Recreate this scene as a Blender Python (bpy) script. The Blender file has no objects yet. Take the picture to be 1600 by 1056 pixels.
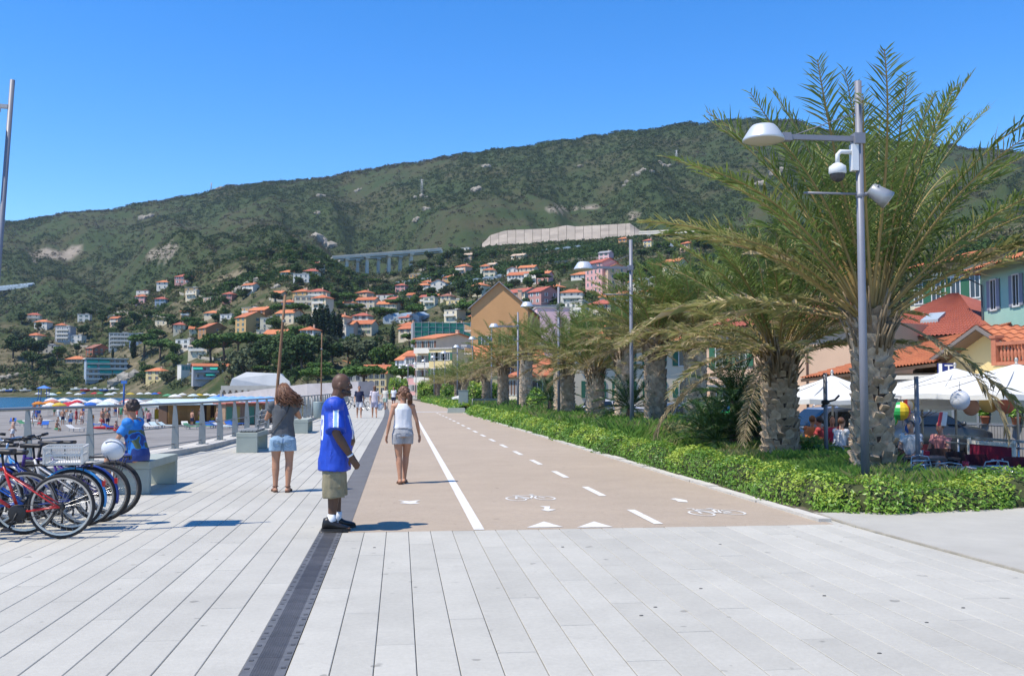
import bpy, bmesh, math, random
import numpy as np
from mathutils import Vector, Matrix, Euler, noise as mnoise
random.seed(7); RNG = np.random.default_rng(11)
S = bpy.context.scene
COL = S.collection
R = math.radians
# ------------------------------------------------------------------ camera
YAW, PITCH, FPX, CAMZ = R(6.65), R(3.02), 1500.0, 1.6
cam = bpy.data.cameras.new('camera'); cam.sensor_width = 36; cam.lens = 36*FPX/1600
cam.clip_start = 0.1; cam.clip_end = 9000
camo = bpy.data.objects.new('camera', cam); COL.objects.link(camo)
camo.location = (0, 0, CAMZ); camo.rotation_euler = (R(90)+PITCH, 0, -YAW)
S.camera = camo
# ------------------------------------------------------------------ sky, sun, exposure
SUN_H = Vector((0.934, 0.358)).normalized(); SUN_EL = R(60)
w = bpy.data.worlds.new('World'); S.world = w; w.use_nodes = True
nt = w.node_tree; nt.nodes.clear()
sky = nt.nodes.new('ShaderNodeTexSky'); sky.sky_type = 'NISHITA'; sky.sun_disc = False
sky.sun_elevation = SUN_EL; sky.sun_rotation = math.atan2(-SUN_H.x, -SUN_H.y) % (2*math.pi)
sky.air_density = 1.0; sky.dust_density = 0.0; sky.ozone_density = 4.0; sky.altitude = 400
hs = nt.nodes.new('ShaderNodeHueSaturation'); hs.inputs['Saturation'].default_value = 1.34; hs.inputs['Hue'].default_value = 0.507; hs.inputs['Value'].default_value = 1.0
bg = nt.nodes.new('ShaderNodeBackground'); bg.inputs[1].default_value = 0.15
wo = nt.nodes.new('ShaderNodeOutputWorld')
nt.links.new(sky.outputs[0], hs.inputs['Color']); nt.links.new(hs.outputs[0], bg.inputs[0]); nt.links.new(bg.outputs[0], wo.inputs[0])
sun = bpy.data.lights.new('sun', 'SUN'); sun.energy = 3.9; sun.angle = R(0.53); sun.color = (1.0, 0.93, 0.81)
suno = bpy.data.objects.new('sun', sun); COL.objects.link(suno)
LDIR = Vector((SUN_H.x*math.cos(SUN_EL), SUN_H.y*math.cos(SUN_EL), -math.sin(SUN_EL)))
suno.rotation_euler = LDIR.to_track_quat('-Z', 'Y').to_euler(); suno.location = (-40, -20, 80)
S.view_settings.view_transform = 'Standard'; S.view_settings.look = 'None'
S.view_settings.exposure = 0.66; S.view_settings.gamma = 1.0; S.view_settings.use_curve_mapping = False
S.cycles.max_bounces = 6; S.cycles.transparent_max_bounces = 8; S.cycles.volume_bounces = 0
# ------------------------------------------------------------------ survey helpers: where a sight line of the photograph meets the world
_cy, _sy, _cp, _sp = math.cos(YAW), math.sin(YAW), math.cos(PITCH), math.sin(PITCH)
def ray(px, py):
    x, z = (px-800)/FPX, (528-py)/FPX
    f = _cp - z*_sp; u = _sp + z*_cp
    return Vector((x*_cy + f*_sy, -x*_sy + f*_cy, u))
def G(px, py, z=0.0):
    d = ray(px, py); t = (z-CAMZ)/d.z
    return Vector((d.x*t, d.y*t, z))
def D(px, py, dist):
    d = ray(px, py); h = math.hypot(d.x, d.y); t = dist/h
    return Vector((d.x*t, d.y*t, CAMZ+d.z*t))
def az_u(x, y):                      # bearing of a place, as tan from the view axis
    a = math.atan2(x, y)-YAW
    return 800+FPX*math.tan(max(-1.3, min(1.3, a)))
# ------------------------------------------------------------------ materials
MAT = {}
def mat(name, col, rough=0.7, var=0.0, scale=6.0, bump=0.0, bscale=None, metal=0.0, col2=None, spec=0.4, rnd=0.0, trans=0.0, alpha=1.0, detail=6.0, coords='Object'):
    if name in MAT: return MAT[name]
    m = bpy.data.materials.new(name); m.use_nodes = True; MAT[name] = m
    n = m.node_tree.nodes; l = m.node_tree.links; b = n['Principled BSDF']
    b.inputs['Roughness'].default_value = rough; b.inputs['Metallic'].default_value = metal
    b.inputs['Specular IOR Level'].default_value = spec
    c = tuple(col)+(1,)
    b.inputs['Base Color'].default_value = c
    m.diffuse_color = c
    out = None
    if var or col2 or bump:
        tc = n.new('ShaderNodeTexCoord')
        nz = n.new('ShaderNodeTexNoise'); nz.inputs['Scale'].default_value = scale; nz.inputs['Detail'].default_value = detail; nz.inputs['Roughness'].default_value = 0.65
        l.new(tc.outputs[coords], nz.inputs['Vector'])
    if var or col2:
        rp = n.new('ShaderNodeValToRGB'); rp.color_ramp.elements[0].position = 0.32; rp.color_ramp.elements[1].position = 0.68
        c2 = col2 if col2 else tuple(min(1, v*(1+var)) for v in col)
        c1 = col if col2 else tuple(v*(1-var) for v in col)
        rp.color_ramp.elements[0].color = tuple(c1)+(1,); rp.color_ramp.elements[1].color = tuple(c2)+(1,)
        l.new(nz.outputs['Fac'], rp.inputs[0]); out = rp.outputs[0]
    if rnd:
        oi = n.new('ShaderNodeObjectInfo'); mr = n.new('ShaderNodeMapRange')
        mr.inputs['To Min'].default_value = 1-rnd; mr.inputs['To Max'].default_value = 1+rnd
        l.new(oi.outputs['Random'], mr.inputs['Value'])
        h = n.new('ShaderNodeHueSaturation'); l.new(mr.outputs[0], h.inputs['Value'])
        if out: l.new(out, h.inputs['Color'])
        else: h.inputs['Color'].default_value = c
        out = h.outputs[0]
    if out: l.new(out, b.inputs['Base Color'])
    if bump:
        nb = nz
        if bscale:
            nb = n.new('ShaderNodeTexNoise'); nb.inputs['Scale'].default_value = bscale; nb.inputs['Detail'].default_value = 5
            l.new(tc.outputs[coords], nb.inputs['Vector'])
        bp = n.new('ShaderNodeBump'); bp.inputs['Strength'].default_value = bump; bp.inputs['Distance'].default_value = 0.02
        l.new(nb.outputs['Fac'], bp.inputs['Height']); l.new(bp.outputs[0], b.inputs['Normal'])
    if trans:
        tr = n.new('ShaderNodeBsdfTranslucent'); mx = n.new('ShaderNodeMixShader'); mx.inputs[0].default_value = trans
        tr.inputs[0].default_value = tuple(min(1, v*1.25) for v in col)+(1,)
        if out: l.new(out, tr.inputs[0])
        l.new(b.outputs[0], mx.inputs[1]); l.new(tr.outputs[0], mx.inputs[2])
        l.new(mx.outputs[0], n['Material Output'].inputs[0])
    if alpha < 1: b.inputs['Alpha'].default_value = alpha
    return m
def leafmat(name, c1, c2, trans=0.3, rough=0.5, rnd=0.15, scale=1.5, spec=0.3):
    return mat(name, c1, rough=rough, col2=c2, scale=scale, trans=trans, rnd=rnd, spec=spec, detail=3)
# ------------------------------------------------------------------ mesh helpers
class MB:
    def __init__(s): s.v = []; s.f = []; s.m = []; s.sm = []
    def add(s, vs, fs, mi=0, smooth=False):
        o = len(s.v); s.v.extend([tuple(v) for v in vs])
        for f in fs: s.f.append(tuple(i+o for i in f)); s.m.append(mi); s.sm.append(smooth)
        return s
    def box(s, c, d, mi=0, rot=None, taper=None):
        x, y, z = d[0]/2, d[1]/2, d[2]/2
        vs = [Vector((sx*x, sy*y, sz*z)) for sz in (-1, 1) for sy in (-1, 1) for sx in (-1, 1)]
        if taper: 
            for i in range(4, 8): vs[i].x *= taper[0]; vs[i].y *= taper[1]
        if rot is not None:
            M = rot if isinstance(rot, Matrix) else Euler(rot).to_matrix()
            vs = [M @ v for v in vs]
        c = Vector(c)
        return s.add([v+c for v in vs], [(0,2,3,1),(4,5,7,6),(0,1,5,4),(2,6,7,3),(0,4,6,2),(1,3,7,5)], mi)
    def tube(s, pts, r, n=8, mi=0, caps=True, smooth=True, flat=None):
        pts = [Vector(p) for p in pts]; k = len(pts)
        rs = r if isinstance(r, (list, tuple)) else [r]*k
        up = Vector((0, 0, 1)); rings = []; prev = None
        for i, p in enumerate(pts):
            t = (pts[min(i+1, k-1)]-pts[max(i-1, 0)])
            t = t.normalized() if t.length > 1e-9 else Vector((0, 0, 1))
            if prev is None:
                a = up if abs(t.z) < 0.9 else Vector((1, 0, 0))
                x = t.cross(a).normalized()
            else:
                x = prev - t*prev.dot(t)
                x = x.normalized() if x.length > 1e-6 else t.orthogonal().normalized()
            prev = x; y = t.cross(x)
            rings.append([p + (x*math.cos(2*math.pi*j/n) + y*math.sin(2*math.pi*j/n)*(flat or 1))*rs[i] for j in range(n)])
        vs = [v for rg in rings for v in rg]; fs = []
        for i in range(k-1):
            for j in range(n):
                a = i*n+j; b = i*n+(j+1) % n
                fs.append((a, b, b+n, a+n))
        s.add(vs, fs, mi, smooth)
        if caps:
            o = len(s.v)-len(vs)
            s.f.append(tuple(o+j for j in range(n))[::-1]); s.m.append(mi); s.sm.append(False)
            s.f.append(tuple(o+(k-1)*n+j for j in range(n))); s.m.append(mi); s.sm.append(False)
        return s
    def lathe(s, prof, c=(0, 0, 0), n=16, mi=0, smooth=True, sx=1, sy=1):
        c = Vector(c); vs = []; fs = []
        for (r, z) in prof:
            for j in range(n):
                a = 2*math.pi*j/n; vs.append(c+Vector((r*math.cos(a)*sx, r*math.sin(a)*sy, z)))
        for i in range(len(prof)-1):
            for j in range(n):
                a = i*n+j; b = i*n+(j+1) % n; fs.append((a, b, b+n, a+n))
        return s.add(vs, fs, mi, smooth)
    def loft(s, rings, mi=0, caps=True, smooth=True):     # rings: list of lists of points, equal length
        n = len(rings[0]); o = len(s.v); fs = []
        for i in range(len(rings)-1):
            for j in range(n):
                a = i*n+j; b = i*n+(j+1) % n; fs.append((a, b, b+n, a+n))
        s.add([v for rg in rings for v in rg], fs, mi, smooth)
        if caps:
            s.f.append(tuple(o+j for j in range(n))[::-1]); s.m.append(mi); s.sm.append(False)
            s.f.append(tuple(o+(len(rings)-1)*n+j for j in range(n))); s.m.append(mi); s.sm.append(False)
        return s
    def ell(s, c, rad, n=14, k=9, mi=0, rot=None):
        c = Vector(c); M = (rot if isinstance(rot, Matrix) else Euler(rot).to_matrix()) if rot is not None else None
        vs = []; fs = []
        for i in range(k+1):
            th = math.pi*i/k
            for j in range(n):
                a = 2*math.pi*j/n
                v = Vector((rad[0]*math.sin(th)*math.cos(a), rad[1]*math.sin(th)*math.sin(a), -rad[2]*math.cos(th)))
                vs.append((M @ v if M else v)+c)
        for i in range(k):
            for j in range(n):
                a = i*n+j; b = i*n+(j+1) % n; fs.append((a, b, b+n, a+n))
        return s.add(vs, fs, mi, True)
    def poly(s, pts, z0, z1, mi=0):                        # prism over a plan outline (counter-clockwise)
        n = len(pts); vs = [(p[0], p[1], z0) for p in pts]+[(p[0], p[1], z1) for p in pts]
        fs = [tuple(range(n))[::-1], tuple(range(n, 2*n))]+[(i, (i+1) % n, (i+1) % n+n, i+n) for i in range(n)]
        return s.add(vs, fs, mi)
    def mesh(s, name, mats):
        me = bpy.data.meshes.new(name); me.from_pydata(s.v, [], s.f)
        for m in (mats if isinstance(mats, (list, tuple)) else [mats]): me.materials.append(m)
        me.polygons.foreach_set('material_index', s.m); me.polygons.foreach_set('use_smooth', s.sm)
        me.validate(); me.update(); return me
    def build(s, name, mats, parent=None, loc=None, rz=0):
        return link(name, s.mesh(name, mats), parent, loc, rz)
def link(name, me, parent=None, loc=None, rz=0):
    o = bpy.data.objects.new(name, me); COL.objects.link(o)
    if parent is not None: o.parent = parent
    if loc is not None: o.location = loc
    if rz: o.rotation_euler.z = rz
    return o
def tag(o, label, cat, group=None, kind=None):
    o['label'] = label; o['category'] = cat
    if group: o['group'] = group
    if kind: o['kind'] = kind
    return o
def thing(name, label, cat, loc=(0, 0, 0), rz=0.0, group=None):
    o = bpy.data.objects.new(name, None); COL.objects.link(o); o.empty_display_size = 0.3
    o.location = loc; o.rotation_euler = (0, 0, rz)
    return tag(o, label, cat, group)
def struct(o): o['kind'] = 'structure'; return o
def stuff(o): o['kind'] = 'stuff'; return o
KIDS = {}
def dup(root, loc=None, rz=None, label=None, group=None, scale=None):
    def kids(o): return [c for c in o.children]
    def cp(o, par):
        c = o.copy(); COL.objects.link(c); c.parent = par
        for k in kids(o): cp(k, c)
        return c
    r = cp(root, None)
    if loc is not None: r.location = loc
    if rz is not None: r.rotation_euler.z = rz
    if label: r['label'] = label
    if group: r['group'] = group
    if scale is not None: r.scale = (scale,)*3 if isinstance(scale, (int, float)) else scale
    return r
def mesh_np(name, V, F, mats, mi=None, smooth=False):
    me = bpy.data.meshes.new(name); V = np.asarray(V, np.float32); F = np.asarray(F, np.int32)
    nf, k = F.shape
    me.vertices.add(len(V)); me.vertices.foreach_set('co', V.ravel())
    me.loops.add(nf*k); me.loops.foreach_set('vertex_index', F.ravel())
    me.polygons.add(nf); me.polygons.foreach_set('loop_start', np.arange(0, nf*k, k, dtype=np.int32))
    for m in (mats if isinstance(mats, (list, tuple)) else [mats]): me.materials.append(m)
    if mi is not None: me.polygons.foreach_set('material_index', np.asarray(mi, np.int32))
    me.polygons.foreach_set('use_smooth', np.full(nf, smooth))
    me.update(calc_edges=True); return me
# lattice noise for numpy arrays
_perm = RNG.random((256, 256))
def vnoise(x, y):
    x = np.asarray(x, float); y = np.asarray(y, float)
    xi = np.floor(x).astype(int); yi = np.floor(y).astype(int); fx = x-xi; fy = y-yi
    fx = fx*fx*(3-2*fx); fy = fy*fy*(3-2*fy)
    g = lambda a, b: _perm[a % 256, b % 256]
    return (g(xi, yi)*(1-fx)+g(xi+1, yi)*fx)*(1-fy)+(g(xi, yi+1)*(1-fx)+g(xi+1, yi+1)*fx)*fy
def fbm(x, y, o=4):
    t = 0; a = 0.5; s = 0
    for i in range(o): t = t+a*vnoise(x*2**i+17*i, y*2**i+31*i); s += a; a *= 0.5
    return t/s
# ------------------------------------------------------------------ hills: one polar sheet from the town's foot to beyond the ridge
def tab(u, pts):
    return np.interp(u, [p[0] for p in pts], [p[1] for p in pts])
RIDGE = [(-900,420),(-400,395),(-100,362),(0,345),(100,333),(200,319),(300,303),(350,291),(420,283),(500,275),(600,258),(680,244),(750,235),(850,222),(950,207),(1050,195),(1130,184),(1180,180),(1250,187),(1320,205),(1400,217),(1500,227),(1600,235),(1800,262),(2400,330)]
RRIDGE = [(-900,2200),(0,2000),(400,1800),(800,1600),(1200,1500),(1600,1500),(2400,1500)]
CREST = [(-900,540),(-400,520),(0,502),(100,497),(170,492),(250,450),(340,412),(400,392),(440,381),(490,384),(520,410),(560,428),(600,428),(640,416),(690,396),(760,386),(850,382),(950,374),(1100,364),(1300,352),(1600,340),(2400,380)]
RCREST = [(-900,760),(0,760),(170,760),(300,740),(440,720),(520,760),(600,800),(760,820),(1000,800),(1300,640),(1600,560),(2400,560)]
FOOT = [(-900,600),(0,590),(160,545),(230,500),(300,445),(380,390),(480,305),(600,290),(760,260),(900,200),(1100,150),(1300,120),(1600,110),(2400,110)]
INNERZ = [(-900,-6),(340,-6),(480,-0.6),(2400,-0.5)]
FOOTZ = [(-900,-2.6),(0,-2.4),(230,-1.5),(320,-0.2),(480,0.0),(2400,0.0)]
def slope(u, y):
    f = FPX*_cp-(528-y)*_sp; up = FPX*_sp+(528-y)*_cp
    return up/np.sqrt((u-800)**2+f*f)
NA, NR = 420, 300
A0, A1 = R(-62), R(68)
AZ = np.linspace(A0, A1, NA)
RR = np.concatenate([np.linspace(60, 900, 190), np.linspace(908, 2600, NR-190)])
TZ = np.zeros((NA, NR)); COVER = np.zeros((NA, NR)); BARE = np.zeros((NA, NR))
for i, a in enumerate(AZ):
    u = 800+FPX*math.tan(max(-1.35, min(1.35, a)))
    u = max(-900, min(2400, u))
    rf, zf = tab(u, FOOT), tab(u, FOOTZ); rc, yc = tab(u, RCREST), tab(u, CREST); rr, yr = tab(u, RRIDGE), tab(u, RIDGE)
    zc = CAMZ+slope(u, yc)*rc; zr = CAMZ+slope(u, yr)*rr
    zv = CAMZ+slope(u, yc+10)*(rc+110)
    zs = CAMZ+slope(u, yc*0.62+yr*0.38)*((rc+110)*0.5+rr*0.5)
    xs = [0, rf*0.9, rf, rf+(rc-rf)*0.5, rc, rc+110, (rc+110)*0.5+rr*0.5, rr, rr+300, rr+900]
    zi = tab(u, INNERZ)
    zs_ = [zi, zi, zf, zf+(zc-zf)*0.46, zc, min(zv, zc-4), zs, zr, zr-40, zr-260]
    TZ[i] = np.interp(RR, xs, zs_)
    COVER[i] = np.clip((rc+30-RR)/60, 0, 1)
# soften breaks and add relief
AA, RG = np.meshgrid(AZ, RR, indexing='ij')
XX, YY = np.sin(AA+YAW)*RG, np.cos(AA+YAW)*RG
UU = 800+FPX*np.tan(np.clip(AA, -1.3, 1.3))
for it in range(3):
    Z2 = TZ.copy(); Z2[1:-1, 1:-1] = (TZ[1:-1, 1:-1]*2+TZ[:-2, 1:-1]+TZ[2:, 1:-1]+TZ[1:-1, :-2]+TZ[1:-1, 2:])/6; TZ = Z2
rrg = tab(UU, RRIDGE); rcg = tab(UU, RCREST); rfg = tab(UU, FOOT)
mid = np.clip(np.minimum((RG-rcg-60)/250, (rrg-RG)/350), 0, 1)
gul = fbm(UU/105.0+RG/900, RG/620.0, 4)-0.5
TZ += mid*gul*110
TZ += mid*(fbm(XX/90, YY/90, 4)-0.5)*26
low = np.clip(np.minimum((RG-rfg)/80, 1), 0, 1)*COVER
ter = TZ*1.0
TZ += low*(fbm(XX/60, YY/60, 3)-0.5)*9
# farm terraces on the lower slope: risers every few metres of height
st = 4.0; q = TZ/st; fr = q-np.floor(q); tz = (np.floor(q)+np.clip((fr-0.62)/0.38, 0, 1))*st
amt = low*np.clip((fbm(XX/140+5, YY/140, 2)-0.42)*5, 0, 0.8)*np.clip((RG-rfg-20)/60, 0, 1)
TZ = TZ*(1-amt)+tz*amt
ridge_n = np.clip(1-np.abs(RG-rrg)/120, 0, 1); TZ += ridge_n*(fbm(UU/25.0, UU*0+2, 3)-0.5)*10
def tz_at(x, y):
    a = math.atan2(x, y)-YAW; r = math.hypot(x, y)
    fi = (a-A0)/(A1-A0)*(NA-1); fi = max(0, min(NA-1.001, fi)); i = int(fi); fi -= i
    j = int(np.searchsorted(RR, r))-1; j = max(0, min(NR-2, j)); fj = max(0, min(1, (r-RR[j])/(RR[j+1]-RR[j])))
    return (TZ[i, j]*(1-fi)+TZ[i+1, j]*fi)*(1-fj)+(TZ[i, j+1]*(1-fi)+TZ[i+1, j+1]*fi)*fj
def H(px, py, rmin=100.0):                  # where the sight line first meets the hills
    d = ray(px, py); h = math.hypot(d.x, d.y); sl = d.z/h; r = rmin
    while r < 2500:
        x, y = d.x/h*r, d.y/h*r
        if tz_at(x, y) >= CAMZ+sl*r: break
        r += 3
    return Vector((d.x/h*r, d.y/h*r, tz_at(d.x/h*r, d.y/h*r)))
def bare_patch(px0, px1, f, r_lo, r_hi, amt=1.0):
    m = (UU > px0) & (UU < px1) & (RG > r_lo) & (RG < r_hi); BARE[m] = np.maximum(BARE[m], amt)
for (x0, x1, y0, y1) in ((44,118,387,406),(228,268,389,407),(860,930,320,330),(985,1000,328,342)):
    for k in range(int(x0), int(x1)+1, 2):
        t = (k-x0)/(x1-x0)
        a, b = H(k, y1-t*3), H(k, y0+ (1-t)*8)
        ra, rb = math.hypot(a.x, a.y), math.hypot(b.x, b.y)
        if rb-ra < 300: bare_patch(k-2.2, k+2.2, None, ra, rb)
V = np.stack([XX, YY, TZ], -1).reshape(-1, 3)
ii, jj = np.meshgrid(np.arange(NA-1), np.arange(NR-1), indexing='ij'); b0 = (ii*NR+jj).ravel()
F = np.stack([b0, b0+1, b0+NR+1, b0+NR], -1)[:, ::-1]
hm = bpy.data.materials.new('hill_cover'); hm.use_nodes = True
n = hm.node_tree.nodes; l = hm.node_tree.links; b = n['Principled BSDF']; b.inputs['Roughness'].default_value = 0.95; b.inputs['Specular IOR Level'].default_value = 0.05
geo = n.new('ShaderNodeNewGeometry')
def nz(scale, det=6, rough=0.6):
    t = n.new('ShaderNodeTexNoise'); t.inputs['Scale'].default_value = scale; t.inputs['Detail'].default_value = det; t.inputs['Roughness'].default_value = rough
    l.new(geo.outputs['Position'], t.inputs['Vector']); return t.outputs['Fac']
def ramp(inp, stops):
    r_ = n.new('ShaderNodeValToRGB'); e = r_.color_ramp.elements
    while len(e) < len(stops): e.new(0.5)
    for k, (p, c) in enumerate(stops): e[k].position = p; e[k].color = tuple(c)+(1,)
    l.new(inp, r_.inputs[0]); return r_.outputs[0]
def mix(f, a, c):
    m_ = n.new('ShaderNodeMixRGB'); l.new(f, m_.inputs[0]); l.new(a, m_.inputs[1]); l.new(c, m_.inputs[2]); return m_.outputs[0]
scrub = ramp(nz(0.012, 10, 0.72), [(0.30, (0.034,0.054,0.021)), (0.46, (0.045,0.064,0.026)), (0.58, (0.060,0.064,0.032)), (0.78, (0.086,0.072,0.044))])
rock = ramp(nz(0.045, 8, 0.75), [(0.0, (0.17,0.15,0.12)), (1.0, (0.30,0.27,0.22))])
rockm = ramp(nz(0.03, 9, 0.7), [(0.70, (0,0,0)), (0.76, (1,1,1))])
scr = mix(rockm, scrub, rock)
farm = ramp(nz(0.035, 10, 0.75), [(0.32, (0.032,0.052,0.020)), (0.46, (0.055,0.070,0.030)), (0.53, (0.105,0.095,0.055)), (0.62, (0.20,0.17,0.11)), (0.8, (0.29,0.25,0.18))])
at = n.new('ShaderNodeAttribute'); at.attribute_name = 'cover'
at2 = n.new('ShaderNodeAttribute'); at2.attribute_name = 'bare'
base = mix(at.outputs['Fac'], scr, farm)
earth = ramp(nz(0.09, 8), [(0.3, (0.20,0.17,0.13)), (0.7, (0.29,0.25,0.20))])
fin = mix(at2.outputs['Fac'], base, earth)
l.new(fin, b.inputs['Base Color'])
bp = n.new('ShaderNodeBump'); bp.inputs['Strength'].default_value = 0.8; bp.inputs['Distance'].default_value = 3.0
l.new(nz(0.08, 9, 0.7), bp.inputs['Height']); l.new(bp.outputs[0], b.inputs['Normal'])
me = mesh_np('hillside', V, F, hm, smooth=True)
for nm, arr in (('cover', COVER), ('bare', BARE)):
    A_ = me.attributes.new(nm, 'FLOAT', 'POINT'); A_.data.foreach_set('value', arr.ravel().astype(np.float32))
struct(link('hillside', me))
# ---- woods and scrub too many to count
def ico(sub=1):
    bm = bmesh.new(); bmesh.ops.create_icosphere(bm, subdivisions=sub, radius=1)
    v = np.array([x.co[:] for x in bm.verts]); f = np.array([[q.index for q in p.verts] for p in bm.faces]); bm.free(); return v, f
IV, IF = ico(1)
def tri_clump(nt, seed):                      # a loose ball of leafy facets
    rg = np.random.default_rng(seed); d = rg.normal(size=(nt, 3)); d /= np.linalg.norm(d, axis=1)[:, None]
    c = d*(0.55+0.45*rg.random((nt, 1)))*np.array([1, 1, 0.8]); s = 0.38
    o = rg.normal(size=(nt, 3, 3))*s*0.75
    return (c[:, None, :]+o).reshape(-1, 3), np.arange(nt*3).reshape(-1, 3)
def scatter_mesh(name, P, Sc, protos, mats, mi=None, flat=0.75):
    Vs, Fs, Ms = [], [], []; o = 0
    for k in range(len(P)):
        pv, pf = protos[k % len(protos)]
        a = RNG.random()*6.283; c, s_ = math.cos(a), math.sin(a)
        q = pv*(1+(RNG.random((len(pv), 1))-0.5)*0.35)
        q = np.stack([q[:, 0]*c-q[:, 1]*s_, q[:, 0]*s_+q[:, 1]*c, q[:, 2]*flat], -1)*Sc[k]+P[k]
        Vs.append(q); Fs.append(pf+o); o += len(pv)
        Ms.append(np.full(len(pf), mi[k] if mi is not None else 0))
    return mesh_np(name, np.concatenate(Vs), np.concatenate(Fs), mats, np.concatenate(Ms))
lm = [leafmat('scrub_leaf_a', (0.038,0.060,0.022), (0.066,0.092,0.034), 0.12, 0.9, 0, 0.05, 0.1),
      leafmat('scrub_leaf_b', (0.060,0.070,0.029), (0.094,0.094,0.044), 0.12, 0.9, 0, 0.05, 0.1),
      leafmat('scrub_leaf_c', (0.078,0.070,0.046), (0.115,0.095,0.065), 0.12, 0.9, 0, 0.05, 0.1)]
# mountain scrub
P, Sc, Mi = [], [], []
N = 32000
aa = RNG.uniform(R(-34), R(38), N*4); rr_ = np.sqrt(RNG.uniform(760**2, 2050**2, N*4))
for a, r in zip(aa, rr_):
    u = 800+FPX*math.tan(a)
    rc, rg_ = tab(u, RCREST), tab(u, RRIDGE)
    if r < rc+40 or r > rg_+25: continue
    x, y = math.sin(a+YAW)*r, math.cos(a+YAW)*r
    dns = fbm(x/160, y/160, 3)
    if RNG.random() > np.clip((dns-0.38)*4.5, 0.15, 1) and r < rg_-40: continue
    z = tz_at(x, y)
    s_ = RNG.uniform(1.5, 3.6)*(1.15 if r > rg_-60 else 1)
    P.append((x, y, z+s_*0.35)); Sc.append(s_); Mi.append(0 if dns > 0.52 else (1 if RNG.random() < 0.6 else 2))
    if len(P) >= N: break
stuff(link('mountain_scrub', scatter_mesh('mountain_scrub', np.array(P), Sc, [tri_clump(20, k) for k in range(7)], lm, Mi)))
# scrub and garden green on the lower slope
P, Sc, Mi = [], [], []
aa = RNG.uniform(R(-34), R(36), 180000); rr_ = np.sqrt(RNG.uniform(150**2, 850**2, 180000))
lm2 = [leafmat('garden_leaf_a', (0.034,0.066,0.020), (0.066,0.112,0.032), 0.15, 0.8, 0, 0.1, 0.15),
       leafmat('garden_leaf_b', (0.055,0.078,0.030), (0.095,0.115,0.045), 0.15, 0.8, 0, 0.1, 0.15),
       leafmat('garden_leaf_c', (0.10,0.098,0.050), (0.17,0.145,0.08), 0.15, 0.8, 0, 0.1, 0.15)]
for a, r in zip(aa, rr_):
    u = 800+FPX*math.tan(a)
    rc, rf = tab(u, RCREST), tab(u, FOOT)
    if r < rf+8 or r > rc+40: continue
    x, y = math.sin(a+YAW)*r, math.cos(a+YAW)*r
    dns = fbm(x/70+9, y/70, 3); t = (r-rf)/(rc-rf)
    keep = np.clip((dns-0.44)*5, 0.10, 1)*(1.0 if t > 0.75 else 0.8)
    if RNG.random() > keep: continue
    s_ = RNG.uniform(0.9, 2.5)
    P.append((x, y, tz_at(x, y)+s_*0.4)); Sc.append(s_); Mi.append(0 if dns > 0.55 else (1 if RNG.random() < 0.7 else 2))
    if len(P) > 24000: break
stuff(link('hillside_shrubbery', scatter_mesh('hillside_shrubbery', np.array(P), Sc, [tri_clump(30, 40+k) for k in range(7)], lm2, Mi, 0.8)))
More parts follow.
